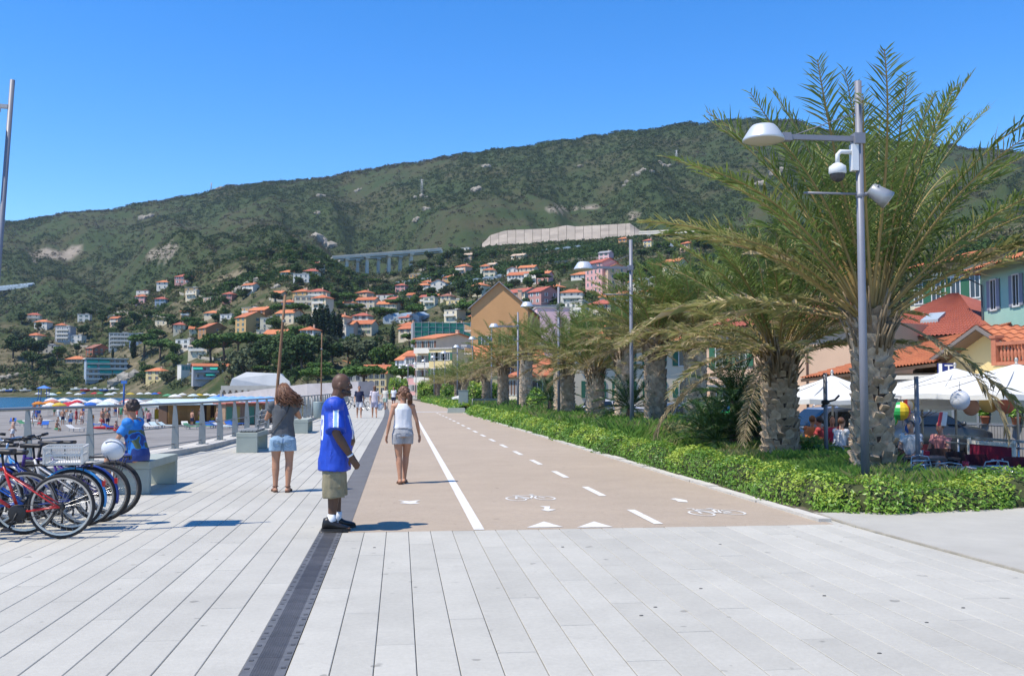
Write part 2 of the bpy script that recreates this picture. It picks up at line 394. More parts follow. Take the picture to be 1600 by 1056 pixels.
# ------------------------------------------------------------------ ground, promenade, cycle path, beach, sea
def shf(y): return -((y-45)/90.0)**2*2.6 if y > 45 else 0.0      # the promenade bends gently left far away
def strip(name, x0, x1, y0, y1, z, m, parent=None, step=3.0):
    f0 = x0 if callable(x0) else (lambda y: x0); f1 = x1 if callable(x1) else (lambda y: x1)
    n_ = max(2, int((y1-y0)/step)+1); vs = []; fs = []
    for i in range(n_):
        y = y0+(y1-y0)*i/(n_-1); vs += [(f0(y)+shf(y), y, z), (f1(y)+shf(y), y, z)]
    for i in range(n_-1): fs.append((2*i, 2*i+1, 2*i+3, 2*i+2))
    mb = MB(); mb.add(vs, fs); return mb.build(name, m, parent)
def worn(name, col, rough, layers, rnd=0.0, spots=0.0, bump=(60, .12), wear=None):
    """a weathered ground surface, mottled in world space: layers = (noise scale, amount)"""
    m = bpy.data.materials.new(name); m.use_nodes = True; n = m.node_tree.nodes; l = m.node_tree.links; b = n['Principled BSDF']; b.inputs['Roughness'].default_value = rough; b.inputs['Specular IOR Level'].default_value = .3
    g = n.new('ShaderNodeNewGeometry'); cur = n.new('ShaderNodeRGB'); cur.outputs[0].default_value = tuple(col)+(1,); cur = cur.outputs[0]
    def noise_(sc, det=6, rgh=.65):
        t = n.new('ShaderNodeTexNoise'); t.inputs['Scale'].default_value = sc; t.inputs['Detail'].default_value = det; t.inputs['Roughness'].default_value = rgh; l.new(g.outputs['Position'], t.inputs['Vector']); return t.outputs['Fac']
    def val(fac, lo, hi, f0=.3, f1=.7):
        nonlocal cur
        r = n.new('ShaderNodeMapRange'); r.inputs['From Min'].default_value = f0; r.inputs['From Max'].default_value = f1; r.inputs['To Min'].default_value = lo; r.inputs['To Max'].default_value = hi; l.new(fac, r.inputs['Value'])
        h = n.new('ShaderNodeHueSaturation'); l.new(cur, h.inputs['Color']); l.new(r.outputs[0], h.inputs['Value']); cur = h.outputs[0]
    for sc, am in layers: val(noise_(sc), 1-am, 1+am)
    if rnd: oi = n.new('ShaderNodeObjectInfo'); val(oi.outputs['Random'], 1-rnd, 1+rnd, 0, 1)
    if spots: val(noise_(5.5, 2, .5), 1, 1-spots, .70, .74); val(noise_(.9, 8, .75), 1, 1-spots*.35, .60, .70)
    if wear:
        mr = n.new('ShaderNodeMapRange'); mr.inputs['From Min'].default_value = .50; mr.inputs['From Max'].default_value = .66; l.new(noise_(9, 8, .8), mr.inputs['Value'])
        mr.inputs['To Max'].default_value = .75; mx = n.new('ShaderNodeMixRGB'); mx.inputs[2].default_value = tuple(wear)+(1,); l.new(mr.outputs[0], mx.inputs[0]); l.new(cur, mx.inputs[1]); cur = mx.outputs[0]
    l.new(cur, b.inputs['Base Color'])
    bp = n.new('ShaderNodeBump'); bp.inputs['Strength'].default_value = bump[1]; bp.inputs['Distance'].default_value = .02; l.new(noise_(bump[0], 4), bp.inputs['Height']); l.new(bp.outputs[0], b.inputs['Normal'])
    MAT[name] = m; return m
m_pave = worn('pale_stone', (0.415,0.398,0.345), .85, ((.30,.09),(1.9,.06),(28,.06)), .055, .36)
m_pave_far = worn('pale_stone_far', (0.41,0.392,0.34), .85, ((.35,.07),(2.2,.05)), 0, .2)
m_joint = mat('joint_grit', (0.29,0.275,0.24), 0.95, var=0.3, scale=9)
m_asph = worn('beige_asphalt', (0.372,0.300,0.226), .9, ((.22,.07),(1.6,.05),(14,.05),(130,.16)), 0, .22, (150, .35))
m_white = worn('road_paint', (0.66,0.645,0.60), .7, ((3,.06),(30,.06)), 0, 0, (80,.1), (0.42,0.36,0.30))
m_kerb = mat('kerb_stone', (0.50,0.47,0.41), 0.85, var=0.15, scale=3, bump=0.2, bscale=30)
m_soil = mat('bed_soil', (0.10,0.085,0.055), 0.95, var=0.3, scale=2, bump=0.5, bscale=25)
m_grav = mat('beach_gravel', (0.215,0.20,0.18), 0.95, var=0.22, scale=0.25, bump=0.8, bscale=3)
# sea and beach
ms = bpy.data.materials.new('sea_water'); ms.use_nodes = True; b = ms.node_tree.nodes['Principled BSDF']
b.inputs['Base Color'].default_value = (0.008,0.10,0.19,1); b.inputs['Roughness'].default_value = 0.22; b.inputs['Specular IOR Level'].default_value = 0.25
tx = ms.node_tree.nodes.new('ShaderNodeTexNoise'); tx.inputs['Scale'].default_value = 0.6; tx.inputs['Detail'].default_value = 5
tg = ms.node_tree.nodes.new('ShaderNodeNewGeometry'); bp = ms.node_tree.nodes.new('ShaderNodeBump'); bp.inputs['Distance'].default_value = 0.5; bp.inputs['Strength'].default_value = 0.7
ms.node_tree.links.new(tg.outputs['Position'], tx.inputs['Vector']); ms.node_tree.links.new(tx.outputs['Fac'], bp.inputs['Height']); ms.node_tree.links.new(bp.outputs[0], b.inputs['Normal'])
mb = MB(); mb.add([(-4200,-900,-2.9),(60,-900,-2.9),(60,1500,-2.9),(-4200,4000,-2.9)], [(0,1,2,3)]); struct(mb.build('sea', ms))
shore = [G(250,621.5,-2.9), G(182,625.5,-2.9), G(130,629.5,-2.9), G(70,633.6,-2.9), G(0,635.8,-2.9), G(-160,642,-2.9), G(-500,665,-2.9)]
far_sh = [G(250,621.5,-2.9), G(190,620.8,-2.9), G(100,619.6,-2.9), G(0,618.6,-2.9), G(-200,616.5,-2.9), G(-500,615,-2.9)]
mb = MB()
inner = [(-6,420), (-6,250), (-6,160), (-6,100), (-6,70), (-6,40), (-6,-30)]
nb = 16
def bsheet(edge, back, zb):
    vs = []; fs = []
    for e, k in zip(edge, back):
        for j in range(nb+1):
            t = j/nb; x = e.x*(1-t)+k[0]*t; y = e.y*(1-t)+k[1]*t
            z = -2.96*(1-t)**2+zb*(1-(1-t)**2) if j else -3.1
            vs.append((x, y, z+(math.sin(x*.21)+math.sin(y*.17+x*.1))*0.05*min(1, t*4)))
    for i in range(len(edge)-1):
        for j in range(nb):
            a = i*(nb+1)+j; fs.append((a, a+1, a+nb+2, a+nb+1))
    mb.add(vs, fs, 0, True)
def rsub(lst, k=6):
    out = []
    for i in range(len(lst)-1):
        for j in range(k): out.append(Vector(lst[i]).lerp(Vector(lst[i+1]), j/k))
    out.append(Vector(lst[-1])); return out
bsheet(rsub(shore), rsub([(x, y, 0) for x, y in inner]), -2.3)
back = [p*((tab(az_u(p.x, p.y), FOOT)+40)/math.hypot(p.x, p.y)) for p in far_sh]
back[0] = Vector((-6,420,0)); bsheet(rsub(far_sh), rsub([(p.x, p.y, 0) for p in back]), -1.9)
struct(mb.build('beach', m_grav))
# base of the promenade and town: an apron with a sea wall on the left
RAIL = [(-12.5,2.0),(-9.6,9.0),(-7.75,15.0),(-6.75,19.0),(-5.85,22.5),(-5.30,26.0),(-5.10,30.0),(-4.92,37.0),(-4.70,48.0),(-4.6,70.0),(-4.6,100.0),(-4.6,135.0)]
RAIL = [(x+shf(y), y) for x, y in RAIL]
def rail_x(y): return float(np.interp(y, [p[1] for p in RAIL], [p[0] for p in RAIL]))
edge = [(-16,-60), (-15,-12)]+RAIL[:2]+[(-8.0,14.2),(-7.99,14.21)]+RAIL[2:]+[(-16,150), (-22,260), (-60,330)]
mb = MB(); n_ = len(edge)
vs = [(x-0.35, y, -0.02) for x, y in edge]+[(160 if (y <= 14.2 or y > 140) else 11.2+shf(y), y, -0.02) for x, y in edge]+[(x-0.35, y, -4.5) for x, y in edge]
fs = [(i, i+n_, i+1+n_, i+1) for i in range(n_-1)]+[(i, i+1, i+1+2*n_, i+2*n_) for i in range(n_-1)]
mb.add(vs, fs); struct(mb.build('ground', m_joint))
# ---- paving: planks of stone 245 mm wide, staggered cross joints
pav = struct(link('pavement', None)); pav.empty_display_size = 0.3
PW = 0.2455; PL = 2.4; Y_ASPH = 10.95
slab_meshes = {}
def slab_mesh(L):
    k = round(L, 2)
    if k not in slab_meshes:
        mb = MB(); g = 0.0024; w_, h = PW-2*g, 0.012; c_ = 0.004
        x, y = w_/2, k/2-0.0015
        vs = [(-x,-y,-h),(x,-y,-h),(x,y,-h),(-x,y,-h),(-x,-y,-c_),(x,-y,-c_),(x,y,-c_),(-x,y,-c_),(-x+c_,-y+.001,0),(x-c_,-y+.001,0),(x-c_,y-.001,0),(-x+c_,y-.001,0)]
        fs = [(8,9,10,11)]+[(i,(i+1)%4,(i+1)%4+4,i+4) for i in range(4)]+[(i+4,(i+1)%4+4,(i+1)%4+8,i+8) for i in range(4)]
        mb.add(vs, fs); slab_meshes[k] = (mb.mesh('paving_slab', m_pave), vs, fs)
    return slab_meshes[k]
cand = []
XL, XR = -0.885, -0.630
def col_slabs(xc, y0, y1, ci):
    y = y0-((ci*0.37) % 1.0)*PL
    while y < y1:
        a, b_ = max(y, y0), min(y+PL, y1)
        if b_-a > 0.06: cand.append((xc, (a+b_)/2, b_-a))
        y += PL
ci = 0; x = XL-PW/2
while x > -11.0:
    y0 = 3.4
    # right of the railing kerb only
    ys = [y for y in np.arange(3.4, 50, 0.25) if rail_x(y)+0.45 < x]
    if ys: col_slabs(x, max(y0, ys[0]), min(50.0, ys[-1]), ci)
    ci += 1; x -= PW
ci = 3; x = XR+PW/2
while x < 9.0:
    col_slabs(x, 3.4, Y_ASPH-(0.0), ci); ci += 1; x += PW
def vis(x, y):
    v = Vector((x, y, -CAMZ)); dpt = v.x*_sy*_cp+v.y*_cy*_cp+v.z*_sp; 
    if dpt < 0.5: return False
    u = (v.x*_cy-v.y*_sy)/dpt*FPX; vv = (-v.x*_sy*_sp-v.y*_cy*_sp+v.z*_cp)/dpt*FPX
    return abs(u) < 860 and -580 < vv < 560
cand.sort(key=lambda c: (not vis(c[0], c[1]), math.hypot(c[0], c[1])))
sv, sf = MB(), None
for k, (x, y, L) in enumerate(cand):
    me, vs, fs = slab_mesh(L); dz = random.uniform(-0.0012, 0.0012)-0.002
    if k < 300: 
        o = link('paving_slab', me, pav, (x, y, dz))
    else: sv.add([(v[0]+x, v[1]+y, v[2]+dz) for v in vs], fs)
stuff(sv.build('paving_slab', m_pave, pav))
strip('far_paving', lambda y: rail_x(y)-shf(y)+0.1, XL, 50.0, 140, -0.006, m_pave_far, pav)
strip('far_paving', lambda y: -11.0, lambda y: -0.9, -30, 3.4, -0.006, m_pave_far, pav)
strip('far_paving', XR, 30.0, -30, 3.4, -0.006, m_pave_far, pav)
mb = MB(); mb.add([(9.0,3.4,-0.006),(40,3.4,-0.006),(40,Y_ASPH+.25,-0.006),(9.0,Y_ASPH+.25,-0.006)], [(0,1,2,3)]); mb.build('far_paving', m_pave_far, pav)
mb = MB(); mb.add([(5.0,Y_ASPH+.005,-.005),(9.3,Y_ASPH+.005,-.005),(9.3,12.1,-.005),(5.2,12.1,-.005)], [(0,1,2,3)]); mb.build('far_paving', m_pave_far, pav)
# a second grey apron right of the slanting joint
mb = MB(); j0, j1 = G(1340,824), G(1640,905); j1 = j0+(j1-j0)*2.6
mb.add([(j0.x,j0.y,0.013),(j1.x,j1.y,0.013),(40,j1.y,0.013),(40,13.0,0.013),(12.5,12.75,0.013),(9.2,12.2,0.013),(7.6,11.92,0.013),(j0.x+.05,11.87,0.013)], [tuple(range(8))])
struct(mb.build('side_pavement', mat('grey_concrete', (0.39,0.372,0.322), 0.9, var=0.1, scale=0.8, bump=0.1, bscale=50)))
mb = MB(); dv = (j1-j0); mb.box(((j0.x+j1.x)/2,(j0.y+j1.y)/2,.008), (dv.length,.035,.018), rot=(0,0,math.atan2(dv.y,dv.x))); mb.box((j0.x+.025,(j0.y+11.9)/2,.008), (.05,11.9-j0.y,.018), rot=(0,0,-.04))
struct(mb.build('pavement_joint', mat('joint_mortar', (0.33,0.30,0.24), 0.95, var=0.2, scale=4)))
# litter of small studs and marks in the slabs
ms_ = mat('dark_stud', (0.06,0.06,0.06), 0.8)
g_ = MB(); g_.lathe([(0.0,0.005),(0.012,0.005),(0.016,0.0),(0.016,-0.004)], n=8); stud = g_.mesh('drain_stud', ms_)
for k, (px, py) in enumerate(((585,855),(879,854),(1125,850),(1024,948),(1448,972),(1288,930),(1374,1020),(1002,961),(1095,919),(1505,949))):
    p = G(px, py); o = link('drain_stud', stud, pav, (p.x, p.y, 0.0)); o.scale = (1.0, 0.65, .6)
# ---- drain channel with slotted gratings, then a dark strip
ch = struct(link('drain_channel', None))
m_iron = mat('drain_iron', (0.085,0.082,0.080), 0.55, var=0.25, scale=7, bump=0.2, bscale=60, metal=0.3, rnd=0.2)
m_plate = mat('drain_side', (0.105,0.106,0.108), 0.6, var=0.25, scale=6, rnd=0.2)
gr = MB(); gw = 0.255; gl = 0.496
for i in range(9):
    xx = -gw/2+0.068+i*(gw-0.136)/8
    gr.box((xx,0,-0.006), (0.0135,gl,0.012))
for sx in (-1, 1):
    gr.box((sx*(gw/2-0.031),0,-0.0055), (0.058,gl,0.013), 1)
    for yy in (-0.17, 0.02, 0.19): gr.box((sx*(gw/2-0.025),yy,0.002), (0.026,0.03,0.004), 0)
for yy in (-0.245, -0.08, 0.08, 0.245): gr.box((0,yy,-0.007), (gw-0.12,0.012,0.01))
gm = gr.mesh('grating', [m_iron, m_plate])
for k in range(19):
    link('grating', gm, ch, ((XL+XR)/2, 3.4+0.25+k*0.5-1.95, 0.0))
mb = MB(); mb.add([(XL,-6,-0.016),(XR,-6,-0.016),(XR,Y_ASPH,-0.016),(XL,Y_ASPH,-0.016)], [(0,1,2,3)]); mb.build('channel_bed', mat('channel_dark', (0.055,0.053,0.05), 0.9), ch)
strip('dark_strip', XL+0.004, -0.565, Y_ASPH+0.05, 136, 0.001, mat('dark_strip_stone', (0.125,0.122,0.12), 0.8, var=0.15, scale=3, bump=0.2, bscale=50), ch)
# ---- cycle path
pathR = lambda y: 5.02-0.75*min(1, max(0, (y-12)/45))
pt = struct(link('cycle_path', None))
strip('asphalt', -0.563, lambda y: pathR(y)+0.1, Y_ASPH, 140, -0.002, m_asph, pt)
MZ = 0.003
def paint(name, polys, parent=pt):
    mb = MB()
    for p in polys: mb.add([(q[0], q[1], MZ) for q in p], [tuple(range(len(p)))])
    return mb.build(name, m_white, parent)
strip('edge_line', 0.845, 0.965, Y_ASPH+0.03, 66, MZ, m_white, pt)
strip('edge_line', 0.845, 0.965, 67.5, 136, MZ, m_white, pt)
strip('crossing_band', -0.5, lambda y: pathR(y), 66.0, 67.4, MZ, mat('crossing_pale', (0.47,0.46,0.44), 0.85, var=0.08, scale=1), pt)
d0 = G(1009, 809); dx = d0.x
for k in range(20):
    y = Y_ASPH+0.25+3.0*k
    if y > 64: break
    x_ = float(np.interp(y, [11.3, 60], [dx+0.02, 2.55]))
    x2 = float(np.interp(y+1.35, [11.3, 60], [dx+0.02, 2.55]))
    paint('lane_dash', [[(x_-.055+shf(y), y), (x_+.055+shf(y), y), (x2+.055+shf(y+1.35), y+1.35), (x2-.055+shf(y+1.35), y+1.35)]])
# give-way triangles
for px in (850, 928):
    a, b_, c_ = G(px-27, 824), G(px+30, 823.2), G(px, 814.5); paint('give_way_triangle', [[a, b_, c_]])
# arrows and bicycles, drawn from where they lie on the ground
def gpoly(pts): return [G(px, py) for px, py in pts]
paint('arrow', [gpoly([(843,790.5),(860,791),(858,795),(869,796),(857,798.6),(845,796.4),(850,795.4),(851,792.5)])])
paint('arrow', [gpoly([(1047,779.3),(1056,778.2),(1063,779.4),(1073,781.6),(1075,784.6),(1060,783.6),(1056,781.4)])])
paint('arrow', [gpoly([(622,781.5),(640,783),(657,781),(649,784.2),(656,786.2),(641,787.2),(624,785.8),(632,784)])])
def stroke(pts, wd):
    out = []
    for a, b_ in zip(pts[:-1], pts[1:]):
        a, b_ = Vector(a), Vector(b_); d_ = (b_-a).normalized(); n2 = Vector((-d_.y, d_.x))*wd/2
        out.append([a-n2, b_-n2, b_+n2, a+n2])
    return out
def bike_mark(c, fl, rot, s=1.0):
    W = 0.05; polys = []
    def T(p): 
        x, y = p[0]*s*fl, p[1]*s; return (c.x+x*math.cos(rot)-y*math.sin(rot), c.y+x*math.sin(rot)+y*math.cos(rot))
    for cx in (-0.36, 0.36):
        ring = [T((cx+0.23*math.cos(t), 0.40*math.sin(t))) for t in np.linspace(0, 2*math.pi, 21)]
        polys += stroke(ring, 0.032)
    for pts in ([(-.36,0),(-.2,.62),(.22,.62),(.0,0),(-.2,.62)], [(.36,0),(.18,.8),(.3,.84)], [(-.36,0),(0,0)], [(-.28,.72),(-.12,.72)]):
        polys += stroke([T(p) for p in pts], 0.036)
    paint('bicycle_symbol', polys)
bike_mark(G(829,778.5), 1, 0.12, 0.60); bike_mark(G(1120,801), -1, 0.16, 0.60)
# kerb right of the path, in lengths of stone
kr = struct(link('path_kerb', None))
y = Y_ASPH+0.2; k = 0
ks = MB(); ks.box((0,0,0.01), (0.16,0.985,0.05)); ksm = ks.mesh('kerb_stone', m_kerb)
while y < 110:
    x_ = pathR(y+.5)+0.08+shf(y+.5); x2 = pathR(y+1)+shf(y+1); x1 = pathR(y)+shf(y)
    o = link('kerb_stone', ksm, kr, (x_+random.uniform(-.012,.012), y+.5, random.uniform(-.012,.006)), -math.atan2(x2-x1, 1.0)+random.uniform(-.01,.01)); y += 1.0; k += 1
# planted bed
def bed_r(y): return float(np.interp(y, [11, 14.2, 16, 18, 21, 26, 50, 140], [9.4, 9.4, 9.7, 10.5, 11.8, 12.4, 12.5, 12]))
mb = MB(); ys = list(np.linspace(11.85, 14.2, 6))+[14.21]+list(np.linspace(15, 140, 60)); vs = []; fs = []; NB = 10
for y in ys:
    xl, xr = pathR(y)+0.16+shf(y), (bed_r(y) if y > 14.205 else 26)+shf(y)
    for j in range(NB+1):
        t = j/NB; vs.append((xl+(xr-xl)*t, y, 0.008+0.13*math.sin(min(1, t*3)*math.pi/2)*min(1, max(0, (y-12.3)/1.6))-(.72*max(0, (t-.72)/.28) if y > 14.205 else 0)))
for i in range(len(ys)-1):
    for j in range(NB): a = i*(NB+1)+j; fs.append((a, a+1, a+NB+2, a+NB+1))
mb.add(vs, fs, 0, True); struct(mb.build('planted_bed', m_soil))
# street and café terrace beyond the bed lie half a metre lower
TERR = -0.55
mb = MB(); mb.box((22.8,14.26,-.28), (26.6,.1,.66)); struct(mb.build('terrace_edge', m_kerb))
mb = MB(); mb.add([(8,14.2,TERR),(90,14.2,TERR),(90,150,TERR),(8,150,TERR)], [(0,1,2,3)]); struct(mb.build('street', mat('street_asphalt', (0.13,0.125,0.12), 0.9, var=0.15, scale=0.6)))
# rail kerb
kb = MB(); pts = RAIL
vs = []; fs = []
for i, (x, y) in enumerate(pts):
    for (dx_, z) in ((-0.36,-0.6),(-0.36,0.12),(0.30,0.12),(0.30,-0.1)): vs.append((x+dx_, y, z))
for i in range(len(pts)-1):
    for j in range(3): a = i*4+j; fs.append((a, a+1, a+5, a+4))
kb.add(vs, fs); struct(kb.build('sea_wall_kerb', m_kerb))
# ------------------------------------------------------------------ buildings
def wallmat(nm, c): return mat('wall_'+nm, c, 0.9, var=0.07, scale=0.35, bump=0.05, bscale=6)
WALLS = {k: wallmat(k, c) for k, c in dict(cream=(0.64,0.54,0.38), white=(0.68,0.63,0.54), yellow=(0.66,0.52,0.25), ochre=(0.52,0.33,0.14), orange=(0.55,0.30,0.13), pink=(0.66,0.36,0.33),
    rose=(0.48,0.25,0.22), peach=(0.62,0.42,0.29), mint=(0.33,0.52,0.42), brick=(0.30,0.11,0.07), brown=(0.34,0.18,0.08), grey=(0.36,0.36,0.36), bluegrey=(0.30,0.36,0.42), pale=(0.68,0.60,0.43), lightpink=(0.72,0.47,0.47), tan=(0.45,0.36,0.25)).items()}
ROOFS = {k: mat('roof_'+k, c, 0.9, var=0.22, scale=1.2, bump=0.3, bscale=12) for k, c in dict(terra=(0.42,0.135,0.06), orange=(0.50,0.175,0.075), red=(0.36,0.10,0.065), dark=(0.26,0.11,0.075), flat=(0.40,0.38,0.35), grey=(0.25,0.25,0.26), pale=(0.48,0.36,0.26)).items()}
m_pane = mat('window_dark', (0.035,0.045,0.055), 0.12, spec=0.6)
m_frame = mat('window_frame', (0.62,0.61,0.58), 0.6)
SHUT = {k: mat('shutter_'+k, c, 0.7) for k, c in dict(green=(0.03,0.12,0.065), brown=(0.14,0.07,0.04), grey=(0.23,0.24,0.29), white=(0.6,0.6,0.58), none=(0.3,0.3,0.3)).items()}
m_rail = mat('balcony_metal', (0.45,0.45,0.45), 0.5, metal=0.5)
m_awn = mat('teal_awning', (0.02,0.36,0.27), 0.8, var=0.1, scale=2)
WM = {}
def window_mesh(w_, h, sh):
    k = (round(w_, 1), round(h, 1), sh)
    if k not in WM:
        mb = MB(); mb.box((0,-0.01,0), (w_,0.04,h), 0)
        fw = 0.08
        for sx in (-1, 1): mb.box((sx*(w_/2+fw/2),-0.02,0), (fw,0.10,h+2*fw), 1)
        for sz in (-1, 1): mb.box((0,-0.02,sz*(h/2+fw/2)), (w_,0.10,fw), 1)
        mb.box((0,-0.033,0), (0.06,0.03,h), 1)
        if sh != 'none':
            for sx in (-1, 1): mb.box((sx*(w_*0.75+fw+0.02),-0.045,0), (w_/2,0.05,h+0.06), 2)
        WM[k] = mb.mesh('window', [m_pane, m_frame, SHUT[sh]])
    return WM[k]
def add_windows(t, w_, d, z0, floors, fh, face, n_, ww=1.0, wh=1.4, sh='none', door=False):
    me = window_mesh(ww, wh, sh)
    for f in range(floors):
        for i in range(n_):
            s_ = (i+0.5)/n_-0.5
            z = z0+f*fh+fh*0.55
            if face == 'F': p, rz = (s_*w_*0.92, -d/2, z), 0
            elif face == 'L': p, rz = (-w_/2, -s_*d*0.9, z), -math.pi/2
            elif face == 'R': p, rz = (w_/2, s_*d*0.9, z), math.pi/2
            o = link('window', me, t, p, rz)
def roof_mesh(w_, d, rh, kind, ov=0.5, axis='x', thick=0.16):
    mb = MB()
    if kind == 'flat':
        mb.box((0,0,0.14), (w_+0.3,d+0.3,0.28)); mb.box((w_*0.15,d*0.1,0.55), (w_*0.25,d*0.3,0.9)); return mb
    a, b = w_/2+ov, d/2+ov; dz = -ov*rh/(max(0.1, (d if axis == 'x' else w_)/2))
    if kind == 'gable':
        if axis == 'x':
            top = [(-a,0,rh),(a,0,rh)]; e0 = [(-a,-b,dz),(a,-b,dz)]; e1 = [(a,b,dz),(-a,b,dz)]
            vs = [e0[0],e0[1],top[1],top[0],e1[0],e1[1]]
            q = [(0,1,2,3),(3,2,4,5)]
        else:
            vs = [(a,-b,dz),(a,b,dz),(0,b,rh),(0,-b,rh),(-a,b,dz),(-a,-b,dz)]; q = [(0,1,2,3),(3,2,4,5)]
    elif kind == 'hip':
        k = max(0.0, a-b) if a > b else 0; kb = max(0.0, b-a)
        vs = [(-a,-b,dz),(a,-b,dz),(a,b,dz),(-a,b,dz),(-k,-kb,rh),(k,-kb,rh),(k,kb,rh),(-k,kb,rh)]
        q = [(0,1,5,4),(1,2,6,5),(2,3,7,6),(3,0,4,7)] + ([(4,5,6,7)] if k and kb else [])
        if kb == 0: q = [(0,1,5,4),(1,2,5),(2,3,4,5),(3,0,4)]
        else: q = [(0,1,4),(1,2,7,4),(2,3,7),(3,0,4,7)]
    elif kind == 'shed':
        vs = [(-a,-b,-0.1),(a,-b,-0.1),(a,b,rh),(-a,b,rh)]; q = [(0,1,2,3)]
    vs = [Vector(v) for v in vs]; n_ = len(vs)
    lo = [v-Vector((0,0,thick)) for v in vs]
    mb.add([v+Vector((0,0,0.05)) for v in vs], q)
    mb.add([v+Vector((0,0,0.05)) for v in lo], [tuple(reversed(f)) for f in q])
    # rim
    ed = {}
    for f in q:
        for i in range(len(f)):
            e = (f[i], f[(i+1) % len(f)]); ed[tuple(sorted(e))] = ed.get(tuple(sorted(e)), [])+[e]
    for k_, e in ed.items():
        if len(e) == 1:
            i, j = e[0]; mb.add([vs[i]+Vector((0,0,.05)), vs[j]+Vector((0,0,.05)), lo[j]+Vector((0,0,.05)), lo[i]+Vector((0,0,.05))], [(0,1,2,3)])
    return mb
def house(loc, rz, w_, d, floors, wall, roof, rk, label, cat='house', fh=3.0, rh=None, axis='x', winF=3, winL=2, winR=0, sh='none', ov=0.5, group=None, base=3.0, chim=True, ww=1.0, wh=1.4, name='house', balc=0):
    t = thing(name, label, cat, loc, rz, group); h = floors*fh
    if rh is None: rh = (d if axis == 'x' else w_)*0.22
    mb = MB(); mb.box((0,0,(h-base)/2), (w_,d,h+base))
    if rk == 'gable':
        if axis == 'x': mb.add([(-w_/2,-d/2,h),(-w_/2,d/2,h),(-w_/2,0,h+rh),(w_/2,-d/2,h),(w_/2,d/2,h),(w_/2,0,h+rh)], [(0,2,1),(3,4,5),(0,3,5,2),(1,2,5,4)])
        else: mb.add([(-w_/2,-d/2,h),(w_/2,-d/2,h),(0,-d/2,h+rh),(-w_/2,d/2,h),(w_/2,d/2,h),(0,d/2,h+rh)], [(0,1,2),(3,5,4)])
    mb.build('wall', WALLS[wall], t)
    rb = roof_mesh(w_, d, rh, rk, ov, axis)
    ro = rb.build('roof', ROOFS[roof], t, (0, 0, h+0.004))
    if chim and rk != 'flat':
        cb = MB(); cb.box((0,0,0.4), (0.6,0.6,1.6)); cb.box((0,0,1.25), (0.75,0.75,0.12)); cb.build('chimney', WALLS['peach'], ro, (w_*0.2, d*0.12, rh*0.65))
    if winF: add_windows(t, w_, d, 0, floors, fh, 'F', winF, ww, wh, sh)
    if winL: add_windows(t, w_, d, 0, floors, fh, 'L', winL, ww, wh, sh)
    if winR: add_windows(t, w_, d, 0, floors, fh, 'R', winR, ww, wh, sh)
    for f in range(balc):
        bb = MB(); z = fh*(f+1) if floors > 1 else 0.2
        bb.box((0,-d/2-0.6,z-0.08), (w_*0.8,1.2,0.16)); bb.box((0,-d/2-1.18,z+0.5), (w_*0.8,0.05,0.95), 1); bb.build('balcony', [WALLS['white'], WALLS['white']], t)
    return t
def facing(p, turn=0.0): return -math.atan2(p.x, p.y)+turn         # front towards the promenade, then turned
